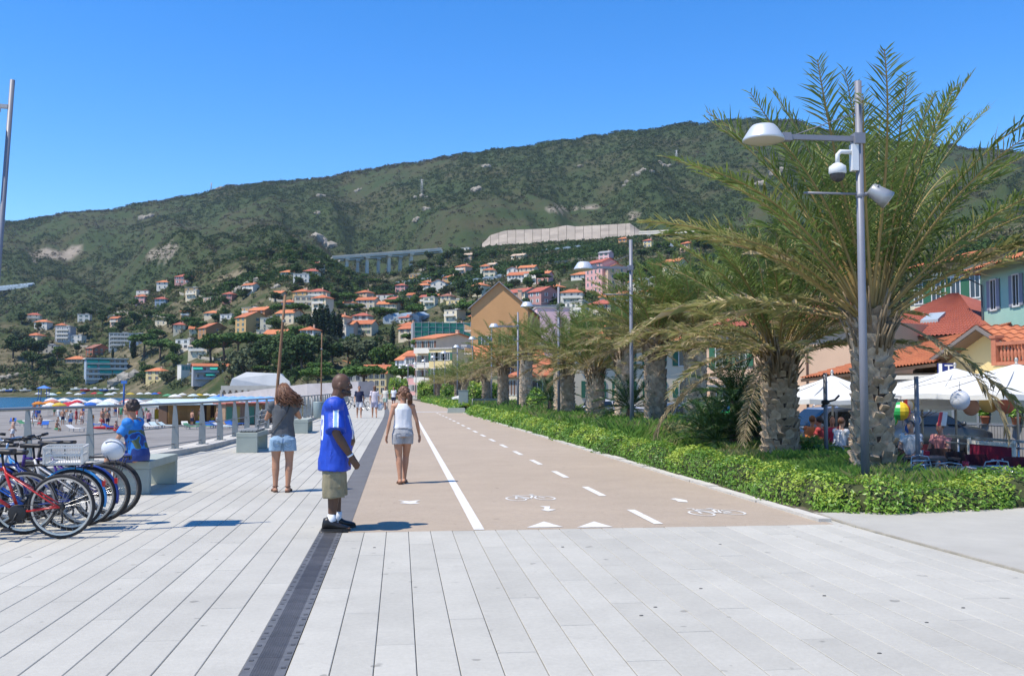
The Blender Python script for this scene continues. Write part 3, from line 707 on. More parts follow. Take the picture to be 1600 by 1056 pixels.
# hillside houses: base pixel, width px, floors, wall, roof, roof kind, turn, label, options
HL = [
 (77,553,25,2,'white','flat','flat',.1,'white cube house with flat roof among dark trees on the left slope',{}),
 (153,558,26,2,'brick','dark','gable',.5,'dark red brick house with a gable roof above the green-awning apartment block',{'axis':'y'}),
 (121,568,25,1,'tan','orange','hip',.2,'low house with a bright orange hipped roof left of the green-awning apartment block',{}),
 (102,538,22,4,'grey','flat','flat',.2,'grey stepped apartment house with pale balcony bands on the left slope',{'cat':'apartment block','balc':3,'fh':2.6}),
 (122,538,17,2,'white','flat','flat',-.2,'small white flat-roofed house beside the grey stepped apartment house',{}),
 (68,515,19,2,'white','orange','hip',.3,'white house with an orange roof, farthest left on the terraced slope',{}),
 (97,520,12,2,'cream','terra','hip',.1,'tiny square cream villa with a terracotta cap roof above the grey stepped apartments',{}),
 (246,596,26,2,'yellow','orange','hip',.35,'small yellow house with an orange roof on the grassy bank behind the beach',{}),
 (293,547,28,2,'white','flat','flat',.5,'white and grey modernist cube house with dark square windows',{'winF':2,'winL':0,'ww':2.0,'wh':1.5}),
 (314,559,30,2,'cream','pale','hip',-.2,'cream villa with long white balconies beside the white modernist cube',{'balc':1}),
 (333,529,36,2,'brown','terra','gable',.45,'brown gable-ended house half hidden behind umbrella pines',{'axis':'y','winF':1}),
 (394,522,40,3,'ochre','terra','gable',.55,'large ochre house with a wide blank gable left of the wooden mast',{'axis':'y','winF':1}),
 (410,502,34,2,'brown','orange','gable',-.5,'long red-roofed villa above the large ochre gable house',{'balc':1}),
 (289,447,24,2,'rose','red','hip',.2,'bright red villa high on the terraced left slope',{}),
 (256,453,17,2,'white','orange','hip',.1,'white house with orange roof just left of the bright red villa',{}),
 (225,467,18,2,'white','dark','flat',.1,'white house with two balconies on the terraced left slope',{'balc':1}),
 (253,480,16,2,'bluegrey','red','hip',.1,'pale blue house with a small red roof in the terraced fields',{}),
 (359,473,15,2,'rose','red','hip',-.2,'small pink house with red roof below the rocky outcrops',{}),
 (357,501,19,1,'white','flat','flat',.2,'low white flat-roofed house above the brown gable-ended house',{}),
 (333,497,20,1,'cream','orange','hip',.2,'low cream bungalow with orange roof left of the low white house',{}),
 (453,507,34,2,'cream','orange','gable',-.4,'cream villa with two red roof slopes just right of the wooden mast',{}),
 (504,514,25,5,'cream','terra','hip',-.3,'tall cream house with stacked balconies standing behind the cypresses',{'balc':4,'fh':2.8}),
 (453,481,20,1,'grey','terra','hip',.1,'grey bungalow with a broad hip roof above the cypresses',{}),
 (505,464,14,1,'rose','red','hip',.1,'tiny red-roofed cottage under the wooded gully',{}),
 (533,524,25,3,'cream','orange','hip',.3,'cream house with arched doorway and red roof right of the cypresses',{}),
 (547,526,13,2,'peach','orange','gable',.2,'narrow peach house attached to a long red roof below the glasshouse',{}),
 (567,524,40,2,'cream','terra','gable',.1,'long low cream house under a red roof below the glasshouse',{'winF':5}),
 (567,511,26,2,'white','red','hip',.15,'white house with red hip roof left of the glasshouse',{}),
 (575,484,30,2,'cream','terra','gable',.1,'cream terrace house with white awnings below the viaduct',{}),
 (605,474,30,2,'white','red','flat',.1,'white flat-topped house with a red central stair below the viaduct',{}),
 (608,490,32,2,'cream','orange','gable',.05,'long cream house with an orange roof above the glasshouse',{'winF':4}),
 (440,533,44,1,'pale','orange','gable',.1,'long single-storey pale yellow building behind the wooden mast',{'winF':0,'winL':0}),
 (485,537,22,2,'white','terra','hip',.2,'white house with terracotta hip roof among the big dark trees',{}),
 (663,459,23,2,'white','orange','hip',.2,'white two-storey house with orange roof under the long greenhouse',{}),
 (687,456,24,2,'white','red','gable',-.3,'white and blue-grey house with red gable beside the long greenhouse',{'axis':'y'}),
 (648,468,20,1,'peach','terra','gable',.1,'low peach house with terracotta roof lower left of the long greenhouse',{}),
 (677,471,22,1,'cream','orange','gable',.2,'low cream house with white awning below the long greenhouse',{}),
 (628,458,16,2,'pink','red','hip',.1,'pink villa with red roof on the slope right of the viaduct',{}),
 (803,436,18,2,'white','red','gable',-.3,'white chalet with red gable above the pink terrace houses',{'axis':'y'}),
 (826,432,26,2,'cream','orange','gable',.1,'wide cream villa with orange roof above the pink terrace houses',{}),
 (814,444,36,2,'white','terra','gable',.05,'row of white arcaded houses with terracotta roof on the right slope',{'winF':6}),
 (851,443,22,2,'pink','orange','gable',.1,'pink house with orange roof right of the white arcaded row',{}),
 (816,489,44,3,'cream','red','gable',.5,'long cream terrace of houses under a red roof above the orange gable',{'winF':5,'winL':0,'fh':3.0}),
 (850,487,40,3,'rose','red','gable',.75,'dark rose gable house attached right of the long cream terrace',{'axis':'y','winF':2,'fh':2.8}),
 (940,460,42,5,'pink','red','gable',.6,'tall pink apartment house with red roof left of the second lamp post',{'winF':4,'fh':2.7}),
 (960,458,32,4,'peach','orange','gable',.4,'peach gabled house leaning against the tall pink apartment house',{'axis':'y','winF':2}),
 (947,408,18,2,'lightpink','grey','gable',.2,'pale pink house with dark roof below the greenhouses on the right',{}),
 (975,384,14,2,'orange','orange','hip',.1,'small orange house right under the motorway wall',{}),
 (1014,388,14,2,'yellow','red','hip',.1,'small yellow house with red roof under the motorway bridge on the right',{}),
 (904,499,32,2,'white','flat','flat',.3,'white flat-roofed house beside the pink windowless block',{'winF':3}),
 (812,405,22,1,'pale','pale','gable',.2,'sand-coloured farmhouse ruin on the slope above the red roofs',{}),
 (728,392,15,1,'white','flat','flat',.1,'white hut standing alone just right of the viaduct',{}),
 (733,410,13,2,'tan','pale','gable',.1,'tan farm building in the scrub right of the viaduct',{}),
 (770,420,14,1,'white','pale','gable',.2,'white farm shed with two dark openings over the long greenhouse',{}),
 (925,432,24,2,'tan','orange','hip',.1,'tan house with orange roof near the lamp head of the second post',{}),
 (700,470,16,1,'cream','dark','hip',.2,'little cream house with dark roof in the trees below the greenhouses',{}),
 (1055,438,30,3,'cream','orange','gable',.3,'cream house with orange roof glimpsed between palm crowns',{}),
 (1075,395,18,2,'peach','terra','hip',.3,'small peach house below the motorway bridge behind the palms',{}),
]
for hi_, (px, py, wp, fl, wl, rf_, rk, turn, lab, op) in enumerate(HL):
    if op.get('axis') != 'y': turn = -abs(turn)-.28
    op = dict(op); op.setdefault('fh', 2.55); op.setdefault('sh', ('none','green','brown','white','none')[hi_ % 5]); op.setdefault('ww', .85)
    p = H(px, py); r = math.hypot(p.x, p.y); w_ = wp*r/1500.0
    op = dict(op); w_ = max(6.0, w_); d = min(11, max(6.5, w_*0.75))
    wf = op.pop('winF', max(2, int(w_/3.2))); wl_ = op.pop('winL', 2)
    q = p+Vector((p.x/r, p.y/r, 0))*(d*0.5)
    house((q.x, q.y, p.z+0.2), facing(p, turn), w_, d, fl, wl, rf_, rk, lab, winF=wf, winL=wl_, base=4.5, **op)
# apartment block with green awnings by the far beach
p = H(160,594); r = math.hypot(p.x, p.y); W_ = 54*r/1500; fh = 30*r/1500/4
t = thing('apartment_block', 'long four-storey apartment block with green awnings and white balcony bands behind the far beach', 'apartment block', (p.x, p.y+5, p.z), facing(p, .12))
h = fh*4; mb = MB(); mb.box((0,0,h/2-2), (W_,11,h+4)); mb.build('wall', WALLS['bluegrey'], t)
mb = MB(); mb.box((0,-0.6,h+0.25), (W_+1.5,13.5,0.5)); mb.build('roof', WALLS['white'], t)
for f in range(4):
    mb = MB(); mb.box((0,-6.3,f*fh+0.15), (W_+0.6,1.6,0.3)); mb.box((0,-7.05,f*fh+0.7), (W_+0.6,0.12,0.8)); mb.build('balcony', WALLS['white'], t)
    add_windows(t, W_, 11, f*fh, 1, fh, 'F', 7, 1.6, fh*0.6)
for (x0, x1, f) in ((-.5,-.22,3),(-.18,.08,2),(-.2,.06,3),(-.18,.12,1),(.14,.48,1),(.3,.5,0),(-.48,-.25,2)):
    mb = MB(); cx = (x0+x1)/2*W_; ww = (x1-x0)*W_; z = f*fh+fh*0.92
    mb.add([(cx-ww/2,-5.6,z),(cx+ww/2,-5.6,z),(cx+ww/2,-7.5,z-fh*.45),(cx-ww/2,-7.5,z-fh*.45),(cx+ww/2,-7.5,z-fh*.62),(cx-ww/2,-7.5,z-fh*.62)], [(0,1,2,3),(3,2,4,5)]); mb.build('awning', m_awn, t)
# white and pink block with balconies
p = H(186,547); r = math.hypot(p.x, p.y)
house((p.x, p.y+5, p.z), facing(p, -.1), 32*r/1500, 10, 4, 'white', 'flat', 'flat', 'white and plum apartment block with staggered balconies on the left slope', 'apartment block', fh=24*r/1500/4, winF=6, base=4, balc=3, ww=1.8)
p = H(210,545); r = math.hypot(p.x, p.y)
house((p.x, p.y+8, p.z), facing(p, -.1), 22*r/1500, 10, 4, 'bluegrey', 'flat', 'flat', 'blue-grey block in shade attached to the white and plum apartment block', 'apartment block', fh=21*r/1500/4, winF=4, base=4)
# glazed veranda house and the long terrace with teal awnings
p = H(290,590); r = math.hypot(p.x, p.y)
t = house((p.x, p.y+4, p.z), facing(p, .2), 24*r/1500, 9, 2, 'white', 'flat', 'flat', 'white house with a glazed green veranda left of the teal-awning terrace', winF=0, winL=0, base=3, chim=False)
for i in range(5):
    w_ = 24*r/1500/5.4
    mb = MB(); mb.box((0,0,0), (w_*0.86,0.1,2.0)); mb.build('veranda_pane', mat('green_glass', (0.10,0.28,0.26), 0.25), t, ((i-2)*w_, -4.58, 4.6))
p = H(330,594); r = math.hypot(p.x, p.y); W_ = 60*r/1500
t = house((p.x, p.y+4.5, p.z), facing(p, .1), W_, 9, 2, 'grey', 'terra', 'gable', 'long two-storey terrace with brown roof and teal awnings above the beach', winF=6, winL=0, base=3, rh=1.2, sh='none')
for (x, z) in ((-.40,5.6),(.0,5.6),(-.1,3.0),(.3,2.7)):
    mb = MB(); mb.add([(-2,0,0),(2,0,0),(2,-1.7,-1.1),(-2,-1.7,-1.1),(2,-1.7,-1.4),(-2,-1.7,-1.4)], [(0,1,2,3),(3,2,4,5)]); mb.build('awning', m_awn, t, (x*W_, -4.56, z))
for f in (0, 1):
    mb = MB(); mb.box((0,-5.1,f*3.0+.1), (W_*0.9,1.2,0.15)); mb.box((0,-5.68,f*3+.6), (W_*.9,0.06,0.9)); mb.build('balcony', WALLS['bluegrey'], t)
# building with the tricolour banner
pb = G(520,614); r = math.hypot(pb.x, pb.y); k = r/1500
t = thing('red_roofed_hall', 'white hall with wide red hipped roof and a green white red banner', 'building', (pb.x, pb.y+6, 0), facing(pb, 0.06))
mb = MB(); mb.box((-6*k,0,16*k), (76*k,12,38*k)); mb.build('wall', WALLS['white'], t)
mb = MB(); mb.box((-6*k,0.3,38.5*k), (74*k,11,8*k)); mb.build('wall', WALLS['bluegrey'], t)
roof_mesh(78*k, 12, 9*k, 'hip', 1.2).build('roof', ROOFS['orange'], t, (0, 0, 42*k))
mb = MB(); mb.box((12*k,-6.25,20*k), (4*k,0.5,44*k)); mb.build('brick_pier', WALLS['brick'], t)
for i in range(3):
    mb = MB(); mb.box((0,0,0), (6.5*k,0.06,15*k)); mb.build('banner_panel', mat(('flag_green','flag_white','flag_red')[i], ((0.02,0.30,0.12),(0.75,0.75,0.75),(0.55,0.06,0.04))[i], 0.8), t, ((-14+i*6.6)*k, -6.2, 31*k))
for x in (-34, -27, -10, 1):
    link('window', window_mesh(5*k, 5*k, 'none'), t, (x*k, -6.03, 13*k))
mb = MB(); mb.box((-36*k,-6.1,24*k), (14*k,0.3,3*k)); mb.build('sign_band', WALLS['brick'], t)
mb = MB(); mb.box((-5*k,-7,3*k), (36*k,2.4,6*k)); mb.build('terrace_wall', WALLS['rose'], t)
pb = G(548,616); r = math.hypot(pb.x, pb.y)
house((pb.x, pb.y+9, 0), facing(pb, .1), 26*r/1500, 9, 3, 'cream', 'flat', 'flat', 'cream wall house beside the white hall with the tricolour banner', winF=2, fh=10*r/1500, winL=0)
pb = G(588,616); r = math.hypot(pb.x, pb.y)
house((pb.x, pb.y+16, 0), facing(pb, -.2), 40*r/1500, 11, 3, 'yellow', 'terra', 'gable', 'yellow house with a broad red roof behind the round pines', winF=4, fh=11.5*r/1500, winL=2)
# street row seen at a slant
def row(px0, px1, ybase, dist, wall, roof, rk, fl, toppx, label, sh='green', axis='y', depth=14, **kw):
    a, b_ = D(px0, ybase, dist), D(px1, ybase, dist); w_ = (b_-a).length; c_ = (a+b_)/2
    h = (607-toppx)/1500*dist+1.6; f = Vector((c_.x, c_.y, 0)).normalized()
    return house((c_.x+f.x*depth/2, c_.y+f.y*depth/2, 0), facing(c_, kw.pop('turn', -.62)), w_, depth, fl, wall, roof, rk, label, fh=h/fl, axis=axis, sh=sh, base=0.9, **kw)
row(637,660,615,262,'pale','orange','gable',4,561,'pale yellow four-storey house with white shutters at the far end of the street','white',axis='x',winF=3,winL=3,depth=12,rh=2.5)
row(657,677,615,236,'pink','terra','gable',3,555,'salmon pink house with white windows beside the pale yellow one on the street','white',axis='x',winF=2,winL=3,depth=14,rh=2.4)
row(680,720,620,196,'cream','orange','gable',4,528,'cream house with balconies and awnings between the pink and the orange gable','brown',axis='x',winF=3,winL=4,depth=16,rh=1.3,balc=3)
row(700,745,622,176,'yellow','flat','flat',3,545,'yellow house with flat terrace in front of the orange gable building','green',winF=3,winL=3,depth=14)
t = row(748,838,628,140,'orange','grey','gable',4,478,'tall orange building with a plain wide gable behind the lamp posts','none',axis='y',winF=0,winL=5,depth=20,rh=3.6,ov=0.4,turn=-.12)
for (x, z) in ((-.25,8.5),(.1,8.5),(.3,8.5),(-.25,5),(.1,5)): link('window', window_mesh(.9,1.5,'green'), t, (x*8.5, -10, z))
for f in range(3):
    mb = MB(); mb.box((-4.9,0,3.4*(f+1)), (1.2,16,0.18)); mb.box((-5.48,0,3.4*(f+1)+.5), (0.05,16,0.9), 0); mb.build('balcony', WALLS['white'], t)
pb = D(866,560,190)
house((pb.x, pb.y+5, 0), facing(pb, .15), 6.6, 9, 4, 'lightpink', 'flat', 'flat', 'plain pale pink block with a flat roof rising behind the palms', winF=0, winL=2, fh=4.4, base=0.9)
pb = D(800,600,120)
house((pb.x, pb.y+5, 0), facing(pb, .1), 8, 8, 2, 'yellow', 'orange', 'gable', 'yellow street house with orange roof behind the upright green palm', winF=3, winL=3, fh=2.7, sh='green', base=0.9)
pb = D(905,600,96)
house((pb.x, pb.y+5, 0), facing(pb, .2), 12, 8, 1, 'pale', 'terra', 'hip', 'pale yellow house with terracotta roof hidden behind the palm row', winF=4, winL=3, fh=3.1, sh='brown', base=0.9)
pb = D(1000,600,84)
house((pb.x, pb.y+5, 0), facing(pb, .3), 12, 8, 2, 'cream', 'orange', 'hip', 'cream house with green shutters behind the leaning palm crowns', winF=4, winL=3, fh=2.8, sh='green', base=0.9)
# scaffolded building under green netting
p = H(690,541,200); r = math.hypot(p.x, p.y); W_, hh = 92*r/1500, 36*r/1500
t = thing('scaffolded_building', 'building wrapped in green scaffold netting on the slope', 'building', (p.x, p.y+6, p.z), facing(p, .1))
mb = MB(); mb.box((0,0,hh/2-2), (W_,10,hh+4)); mb.build('wall', WALLS['grey'], t)
m_net = mat('green_net', (0.03,0.20,0.14), 0.9, var=0.25, scale=0.4, bump=0.3, bscale=1.5)
for i in range(8):
    for j in range(5):
        mb = MB(); mb.box((0,0,0), (W_*0.95/8*0.97,0.08,hh/5*0.86)); mb.build('netting_panel', m_net, t, ((i-3.5)*W_*0.95/8, -6.2+random.uniform(-.15,.15), (j+.5)*hh/5))
for j in range(6):
    mb = MB(); mb.box((0,0,0), (W_*0.97,0.9,0.14)); mb.build('scaffold_deck', m_rail, t, (0, -5.75, j*hh/5))
for i in range(9):
    mb = MB(); mb.box((0,0,hh/2), (0.13,0.13,hh+1)); mb.build('scaffold_pole', m_rail, t, ((i-4)*W_*0.95/8, -6.4, 0))
# ---- viaduct
m_conc = mat('viaduct_concrete', (0.60,0.54,0.45), 0.9, var=0.12, scale=0.12)
def viaduct(x0, y0, x1, y1, dist0, dist1, piers, label, wide=9):
    a, b_ = D(x0, y0, dist0), D(x1, y1, dist1); d_ = (b_-a); L = d_.length; rz = math.atan2(d_.y, d_.x); pit = math.asin(d_.z/L)
    c_ = (a+b_)/2
    t = thing('viaduct', label, 'bridge', (c_.x, c_.y, 0))
    mb = MB(); mb.box((0,0,0), (L,wide,1.9)); mb.box((0,-wide/2-.1,1.3), (L,.25,1.2)); mb.box((0,wide/2+.1,1.3), (L,.25,1.2))
    o = mb.build('deck', m_conc, t, (0,0,c_.z)); o.rotation_euler = (0, -pit, rz)
    for px in piers:
        s_ = (px-x0)/(x1-x0); q = a.lerp(b_, s_); zt = tz_at(q.x, q.y); hgt = q.z-1-zt+3
        if hgt < 2: continue
        mb = MB(); mb.box((0,0,-hgt/2-1), (2.4,4.6,hgt)); mb.box((0,0,-1.7), (3.4,8.0,1.6), taper=(1.15,1.1)); mb.build('pier', m_conc, t, (q.x-c_.x, q.y-c_.y, q.z), rz)
viaduct(518,404.5,688,391.5,830,850,(541,572,606,641),'long concrete motorway viaduct on tall piers across the wooded gully')
viaduct(530,407,690,394,858,874,(558,590,624),'second parallel concrete viaduct just behind the first with its piers in shade')
viaduct(1004,366,1150,360,770,720,(1020,1118,1145),'short motorway bridge at the right end of the big retaining wall')
# ---- terraced motorway retaining wall
t = thing('retaining_wall', 'huge stepped tan concrete retaining wall along the motorway on the mountain', 'wall', (0,0,0))
m_ret = mat('retaining_concrete', (0.30,0.255,0.205), 0.95, var=0.16, scale=0.09, bump=0.2, bscale=0.4, rnd=.14)
TOPL = [(755,381),(765,368),(790,360),(860,357),(885,352),(900,354),(985,349),(995,357),(1010,366)]
def top_y(px): return float(np.interp(px, [q[0] for q in TOPL], [q[1] for q in TOPL]))
def bot_y(px): return float(np.interp(px, [752,1012], [386,367]))
NL = 4
for lv in range(NL):
    vs = []; fs = []; pxs = list(np.linspace(753, 1011, 40))
    for px in pxs:
        b0, t0 = bot_y(px), top_y(px); y0, y1 = b0+(t0-b0)*lv/NL, b0+(t0-b0)*(lv+1)/NL
        d_ = 850+lv*13
        A_, B_ = D(px, y0, d_), D(px, y1, d_+7); C_ = D(px, y1, d_+7)+Vector((0,14,0.0)); vs += [A_-Vector((0,0,.6)), B_, C_]
    for i in range(len(pxs)-1):
        a = i*3; fs += [(a,a+3,a+4,a+1),(a+1,a+4,a+5,a+2)]
    for i in range(0, len(pxs)-1, 2):
        mb = MB(); j = min(i+2, len(pxs)-1); q = vs[i*3:(j+1)*3]; g_ = (q[3]-q[0])*.04; k_ = len(q)//3
        q = [v+(g_ if z < 3 else -g_ if z >= len(q)-3 else g_*0) for z, v in enumerate(q)]; fq = []
        for z in range(k_-1): a = z*3; fq += [(a,a+3,a+4,a+1),(a+1,a+4,a+5,a+2)]
        mb.add(q, fq); mb.build('wall_panel', m_ret, t)
# ---- greenhouses: long glass sheds
m_gh = mat('greenhouse_glass', (0.30,0.36,0.40), 0.35, var=0.2, scale=0.15, spec=0.5)
def greenhouse(px0, py0, px1, py1, label, hpx=8):
    a, b_ = H(px0, py0), H(px1, py1); d_ = b_-a; L = math.hypot(d_.x, d_.y); 
    z = max(a.z, b_.z, tz_at((a.x+b_.x)/2, (a.y+b_.y)/2))
    n_ = max(3, int(L/7)); t = thing('greenhouse', label, 'greenhouse', (a.x, a.y, min(a.z, b_.z)-0.3), math.atan2(d_.y, d_.x))
    r = math.hypot(a.x, a.y); hh = hpx*r/1500
    mb = MB(); mb.add([(-3.5,0,0),(3.5,0,0),(3.5,0,hh*.55),(0,0,hh*.8),(-3.5,0,hh*.55),(-3.5,9,0),(3.5,9,0),(3.5,9,hh*.75),(0,9,hh),(-3.5,9,hh*.75)],
        [(0,1,2,3,4),(5,9,8,7,6),(4,3,8,9),(3,2,7,8),(0,4,9,5),(1,6,7,2)])
    me = mb.mesh('glass_bay', m_gh)
    for i in range(n_):
        zz = (b_.z-a.z)*(i+.5)/n_ - min(0, b_.z-a.z)
        o = link('glass_bay', me, t, (L*(i+.5)/n_, 0, zz)); o.scale = (L/n_/7*0.985, 1, 1)
greenhouse(614,447,697,436,'long narrow greenhouse above the white two-storey house')
greenhouse(700,449,790,434,'longest blue-grey greenhouse in the middle of the slope',9)
greenhouse(598,508,655,506,'pale glasshouse behind two umbrella pines',20)
greenhouse(846,396,912,388,'pair of greenhouse roofs left of the second lamp post',8)
greenhouse(914,388,986,382,'greenhouse roof just below the motorway wall',6)
greenhouse(1010,386,1104,383,'white-roofed greenhouse under the motorway bridge on the right',7)
greenhouse(-40,458,44,450,'grey greenhouse at the far left edge of the mountain',8)
# garden and terrace walls on the slope
m_drys = mat('dry_stone', (0.36,0.32,0.25), 0.95, var=0.25, scale=0.8)
for k, (a0, b0, a1, b1) in enumerate(((100,541,150,545),(150,487,215,492),(210,495,260,498),(420,470,470,480),(700,428,780,420),(820,412,880,404),(650,425,700,415),(280,462,340,468),(845,415,905,407),(300,560,345,566),(700,480,760,474),(880,412,960,402))):
    t = thing('terrace_wall', 'low dry stone terrace wall among the fields of the slope', 'wall', (0,0,0), 0, 'stone terrace walls on the slope')
    n_ = 10; mb = MB(); vs = []; fs = []
    for i in range(n_+1):
        q = H(a0+(a1-a0)*i/n_, b0+(b1-b0)*i/n_); 
        for dz in (-1.5, 1.5):
            for dy in (0, .6): vs.append((q.x, q.y+dy, q.z+dz))
    for i in range(n_): a = i*4; fs += [(a,a+4,a+6,a+2),(a+2,a+6,a+7,a+3)]
    mb.add(vs, fs); mb.build('masonry', m_drys, t)
# white rocks and quarry faces
m_rock = mat('pale_rock', (0.27,0.24,0.19), 0.95, var=0.3, scale=0.25, bump=0.6, bscale=0.8)
def rockpile(px, py, wp, hp, label, n_=9, m=m_rock):
    c_ = H(px, py); r = math.hypot(c_.x, c_.y); k = r/1500; mb = MB()
    for i in range(n_):
        dx, s_ = random.uniform(-.5, .5)*wp*k, random.uniform(.25, .5)*hp*k
        x, y = c_.x+dx, c_.y+random.uniform(0, hp*k); v = IV*np.array([s_*1.3, s_, s_*1.1])*(1+(RNG.random((len(IV),1))-.5)*.5)
        mb.add([(q[0]+x, q[1]+y, q[2]+tz_at(x, y)+s_*.2) for q in v], [tuple(f) for f in IF])
    o = mb.build('rock_outcrop', m); tag(o, label, 'rocks')
rockpile(505,386,26,22,'tan rock face at the left end of the viaduct',14)
rockpile(385,452,40,12,'pale jagged rocks under the wooded spur',14)
rockpile(430,453,18,9,'two pale boulders right of the jagged rocks',6)
rockpile(470,460,14,9,'tan boulder patch above the grey bungalow',6)
rockpile(192,597,36,16,'grey rock bluff right of the green-awning apartment block',14, mat('grey_rock', (0.26,0.24,0.2), 0.95, var=0.3, scale=.3, bump=.5, bscale=1))
rockpile(12,592,26,10,'bare earth bluff at the left edge behind the far beach',8)
for k, (x, y, w_, h) in enumerate(((230,342,18,10),(655,308,26,8),(660,335,24,10),(340,297,12,6),(500,308,10,8),(495,335,10,6),(1010,268,30,10),(1040,262,24,8),(985,282,24,7),(760,262,12,8),(745,300,14,12),(905,262,10,6),(560,300,16,6),(1205,280,40,14))):
    rockpile(x, y, w_, h, 'cluster of pale limestone outcrops on the mountain %s' % ('left flank below the ridge','centre under the small pylon','centre above the viaduct','ridge shoulder at left','middle flank, lower pair','middle flank, lowest','right knoll top','right knoll behind the palm tips','right knoll left side','slope left of the knoll','slope over the big wall','slope under the high ridge','middle flank above the viaduct left end','right side behind the big palm crown')[k], 7)
# pylons
def pylon(px, py, hpx, label, rmin=900):
    c_ = H(px, py, rmin); r = math.hypot(c_.x, c_.y); h = hpx*r/1500; t = thing('power_pylon', label, 'pylon', c_)
    mb = MB(); w0 = h*.09
    for sx in (-1, 1):
        for sy in (-1, 1): mb.tube([(sx*w0,sy*w0,0),(sx*w0*.2,sy*w0*.2,h)], 0.22, 4)
    for i in range(6):
        z0, z1 = h*i/6, h*(i+1)/6; a0, a1 = w0*(1-.8*i/6), w0*(1-.8*(i+1)/6)
        for s_ in (-1, 1): mb.tube([(-s_*a0,-a0,z0),(s_*a1,-a1,z1)], 0.14, 3); mb.tube([(-s_*a0,a0,z0),(s_*a1,a1,z1)], 0.14, 3)
    mb.build('lattice', m_rail, t)
    for z in (.7, .84, .96):
        m2 = MB(); m2.box((0,0,h*z), (h*.26,.4,.4)); m2.build('cross_arm', m_rail, t)
pylon(330,299,13,'steel pylon on the left ridge'); pylon(312,301,9,'smaller steel pylon left of the ridge pylon'); pylon(659,304,24,'lattice pylon standing on the middle of the mountain'); pylon(1057,254,18,'lattice pylon above the right knoll')
# arcade wall at the beach end
pa, pc = D(345,621,268), D(470,618,262); d_ = pc-pa; L = math.hypot(d_.x, d_.y); 
t = thing('arcade_wall', 'white arcaded sea wall with dark arches behind the blue parasols', 'wall', (pa.x, pa.y, -2.2), math.atan2(d_.y, d_.x))
hh = 4.6; mb = MB(); NA_ = 13; bw = L/NA_
mb.box((L/2,.6,hh-.6), (L,1.2,1.2))
for i in range(NA_+1): mb.box((i*bw,.3,hh/2-.6), (bw*.34,.6,hh-1.2))
for i in range(NA_):
    mb.box((i*bw+bw*.24,.3,hh-1.45), (bw*.16,.56,.5)); mb.box((i*bw+bw*.76,.3,hh-1.45), (bw*.16,.56,.5))
mb.build('masonry', mat('arcade_plaster', (0.45,0.42,0.36), 0.9, var=0.12, scale=0.5), t)
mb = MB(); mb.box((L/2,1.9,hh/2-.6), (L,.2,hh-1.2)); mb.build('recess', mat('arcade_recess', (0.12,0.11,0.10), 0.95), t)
a, b_ = D(352,617,255), D(470,596,262)
t = thing('white_canopy', 'low white tented building above the arcaded sea wall', 'tent', (0,0,0))
mb = MB(); c_ = D(405,606,285); k = 285/1500
mb.add([c_+Vector((x*k, y*k, z*k)) for (x, y, z) in ((-45,0,-2),(45,0,-2),(45,40,-2),(-45,40,-2),(-40,0,14),(-20,5,24),(30,5,22),(45,0,10),(-20,36,24),(30,36,22))], [(0,1,7,6,5,4),(5,6,9,8),(0,4,5,8,3),(1,2,9,6,7),(2,3,8,9)])
mb.build('canopy', mat('tent_cloth', (0.62,0.61,0.58), 0.9, var=.08, scale=.3), t)
a, b_ = D(445,615,200), D(600,608,180)
t = thing('beach_ramp', 'pale concrete ramp wall rising beside the promenade end', 'wall', (0,0,0))
mb = MB(); q0, q1, q2 = D(350,616,215), D(480,599.5,190), D(560,596,185)
vs = []
for q in (q0, q1, q2): vs += [(q.x,q.y,-3),(q.x,q.y,q.z),(q.x+3,q.y+3,q.z),(q.x+3,q.y+3,-3)]
mb.add(vs, [(0,4,5,1),(1,5,6,2),(4,8,9,5),(5,9,10,6),(8,11,10,9)]); mb.build('masonry', mat('ramp_concrete', (0.52,0.47,0.45), 0.9, var=.1, scale=.4), t)
# ------------------------------------------------------------------ trees of the town and slope
TL = {'pine': leafmat('pine_leaf', (0.042,0.098,0.020), (0.098,0.170,0.034), 0.2, 0.7, 0.15, 0.7, 0.2),
      'dark': leafmat('dark_leaf', (0.028,0.060,0.018), (0.062,0.105,0.030), 0.15, 0.7, 0.2, 0.5, 0.2),
      'olive': leafmat('olive_leaf', (0.075,0.098,0.044), (0.130,0.150,0.078), 0.2, 0.7, 0.15, 0.6, 0.2),
      'green': leafmat('green_leaf', (0.048,0.100,0.020), (0.108,0.165,0.038), 0.25, 0.6, 0.2, 0.6, 0.2),
      'cypress': leafmat('cypress_leaf', (0.014,0.034,0.014), (0.030,0.055,0.022), 0.1, 0.8, 0.15, 0.6, 0.2)}
m_trunk = mat('tree_bark', (0.13,0.095,0.065), 0.95, var=0.25, scale=3, bump=0.4, bscale=9)
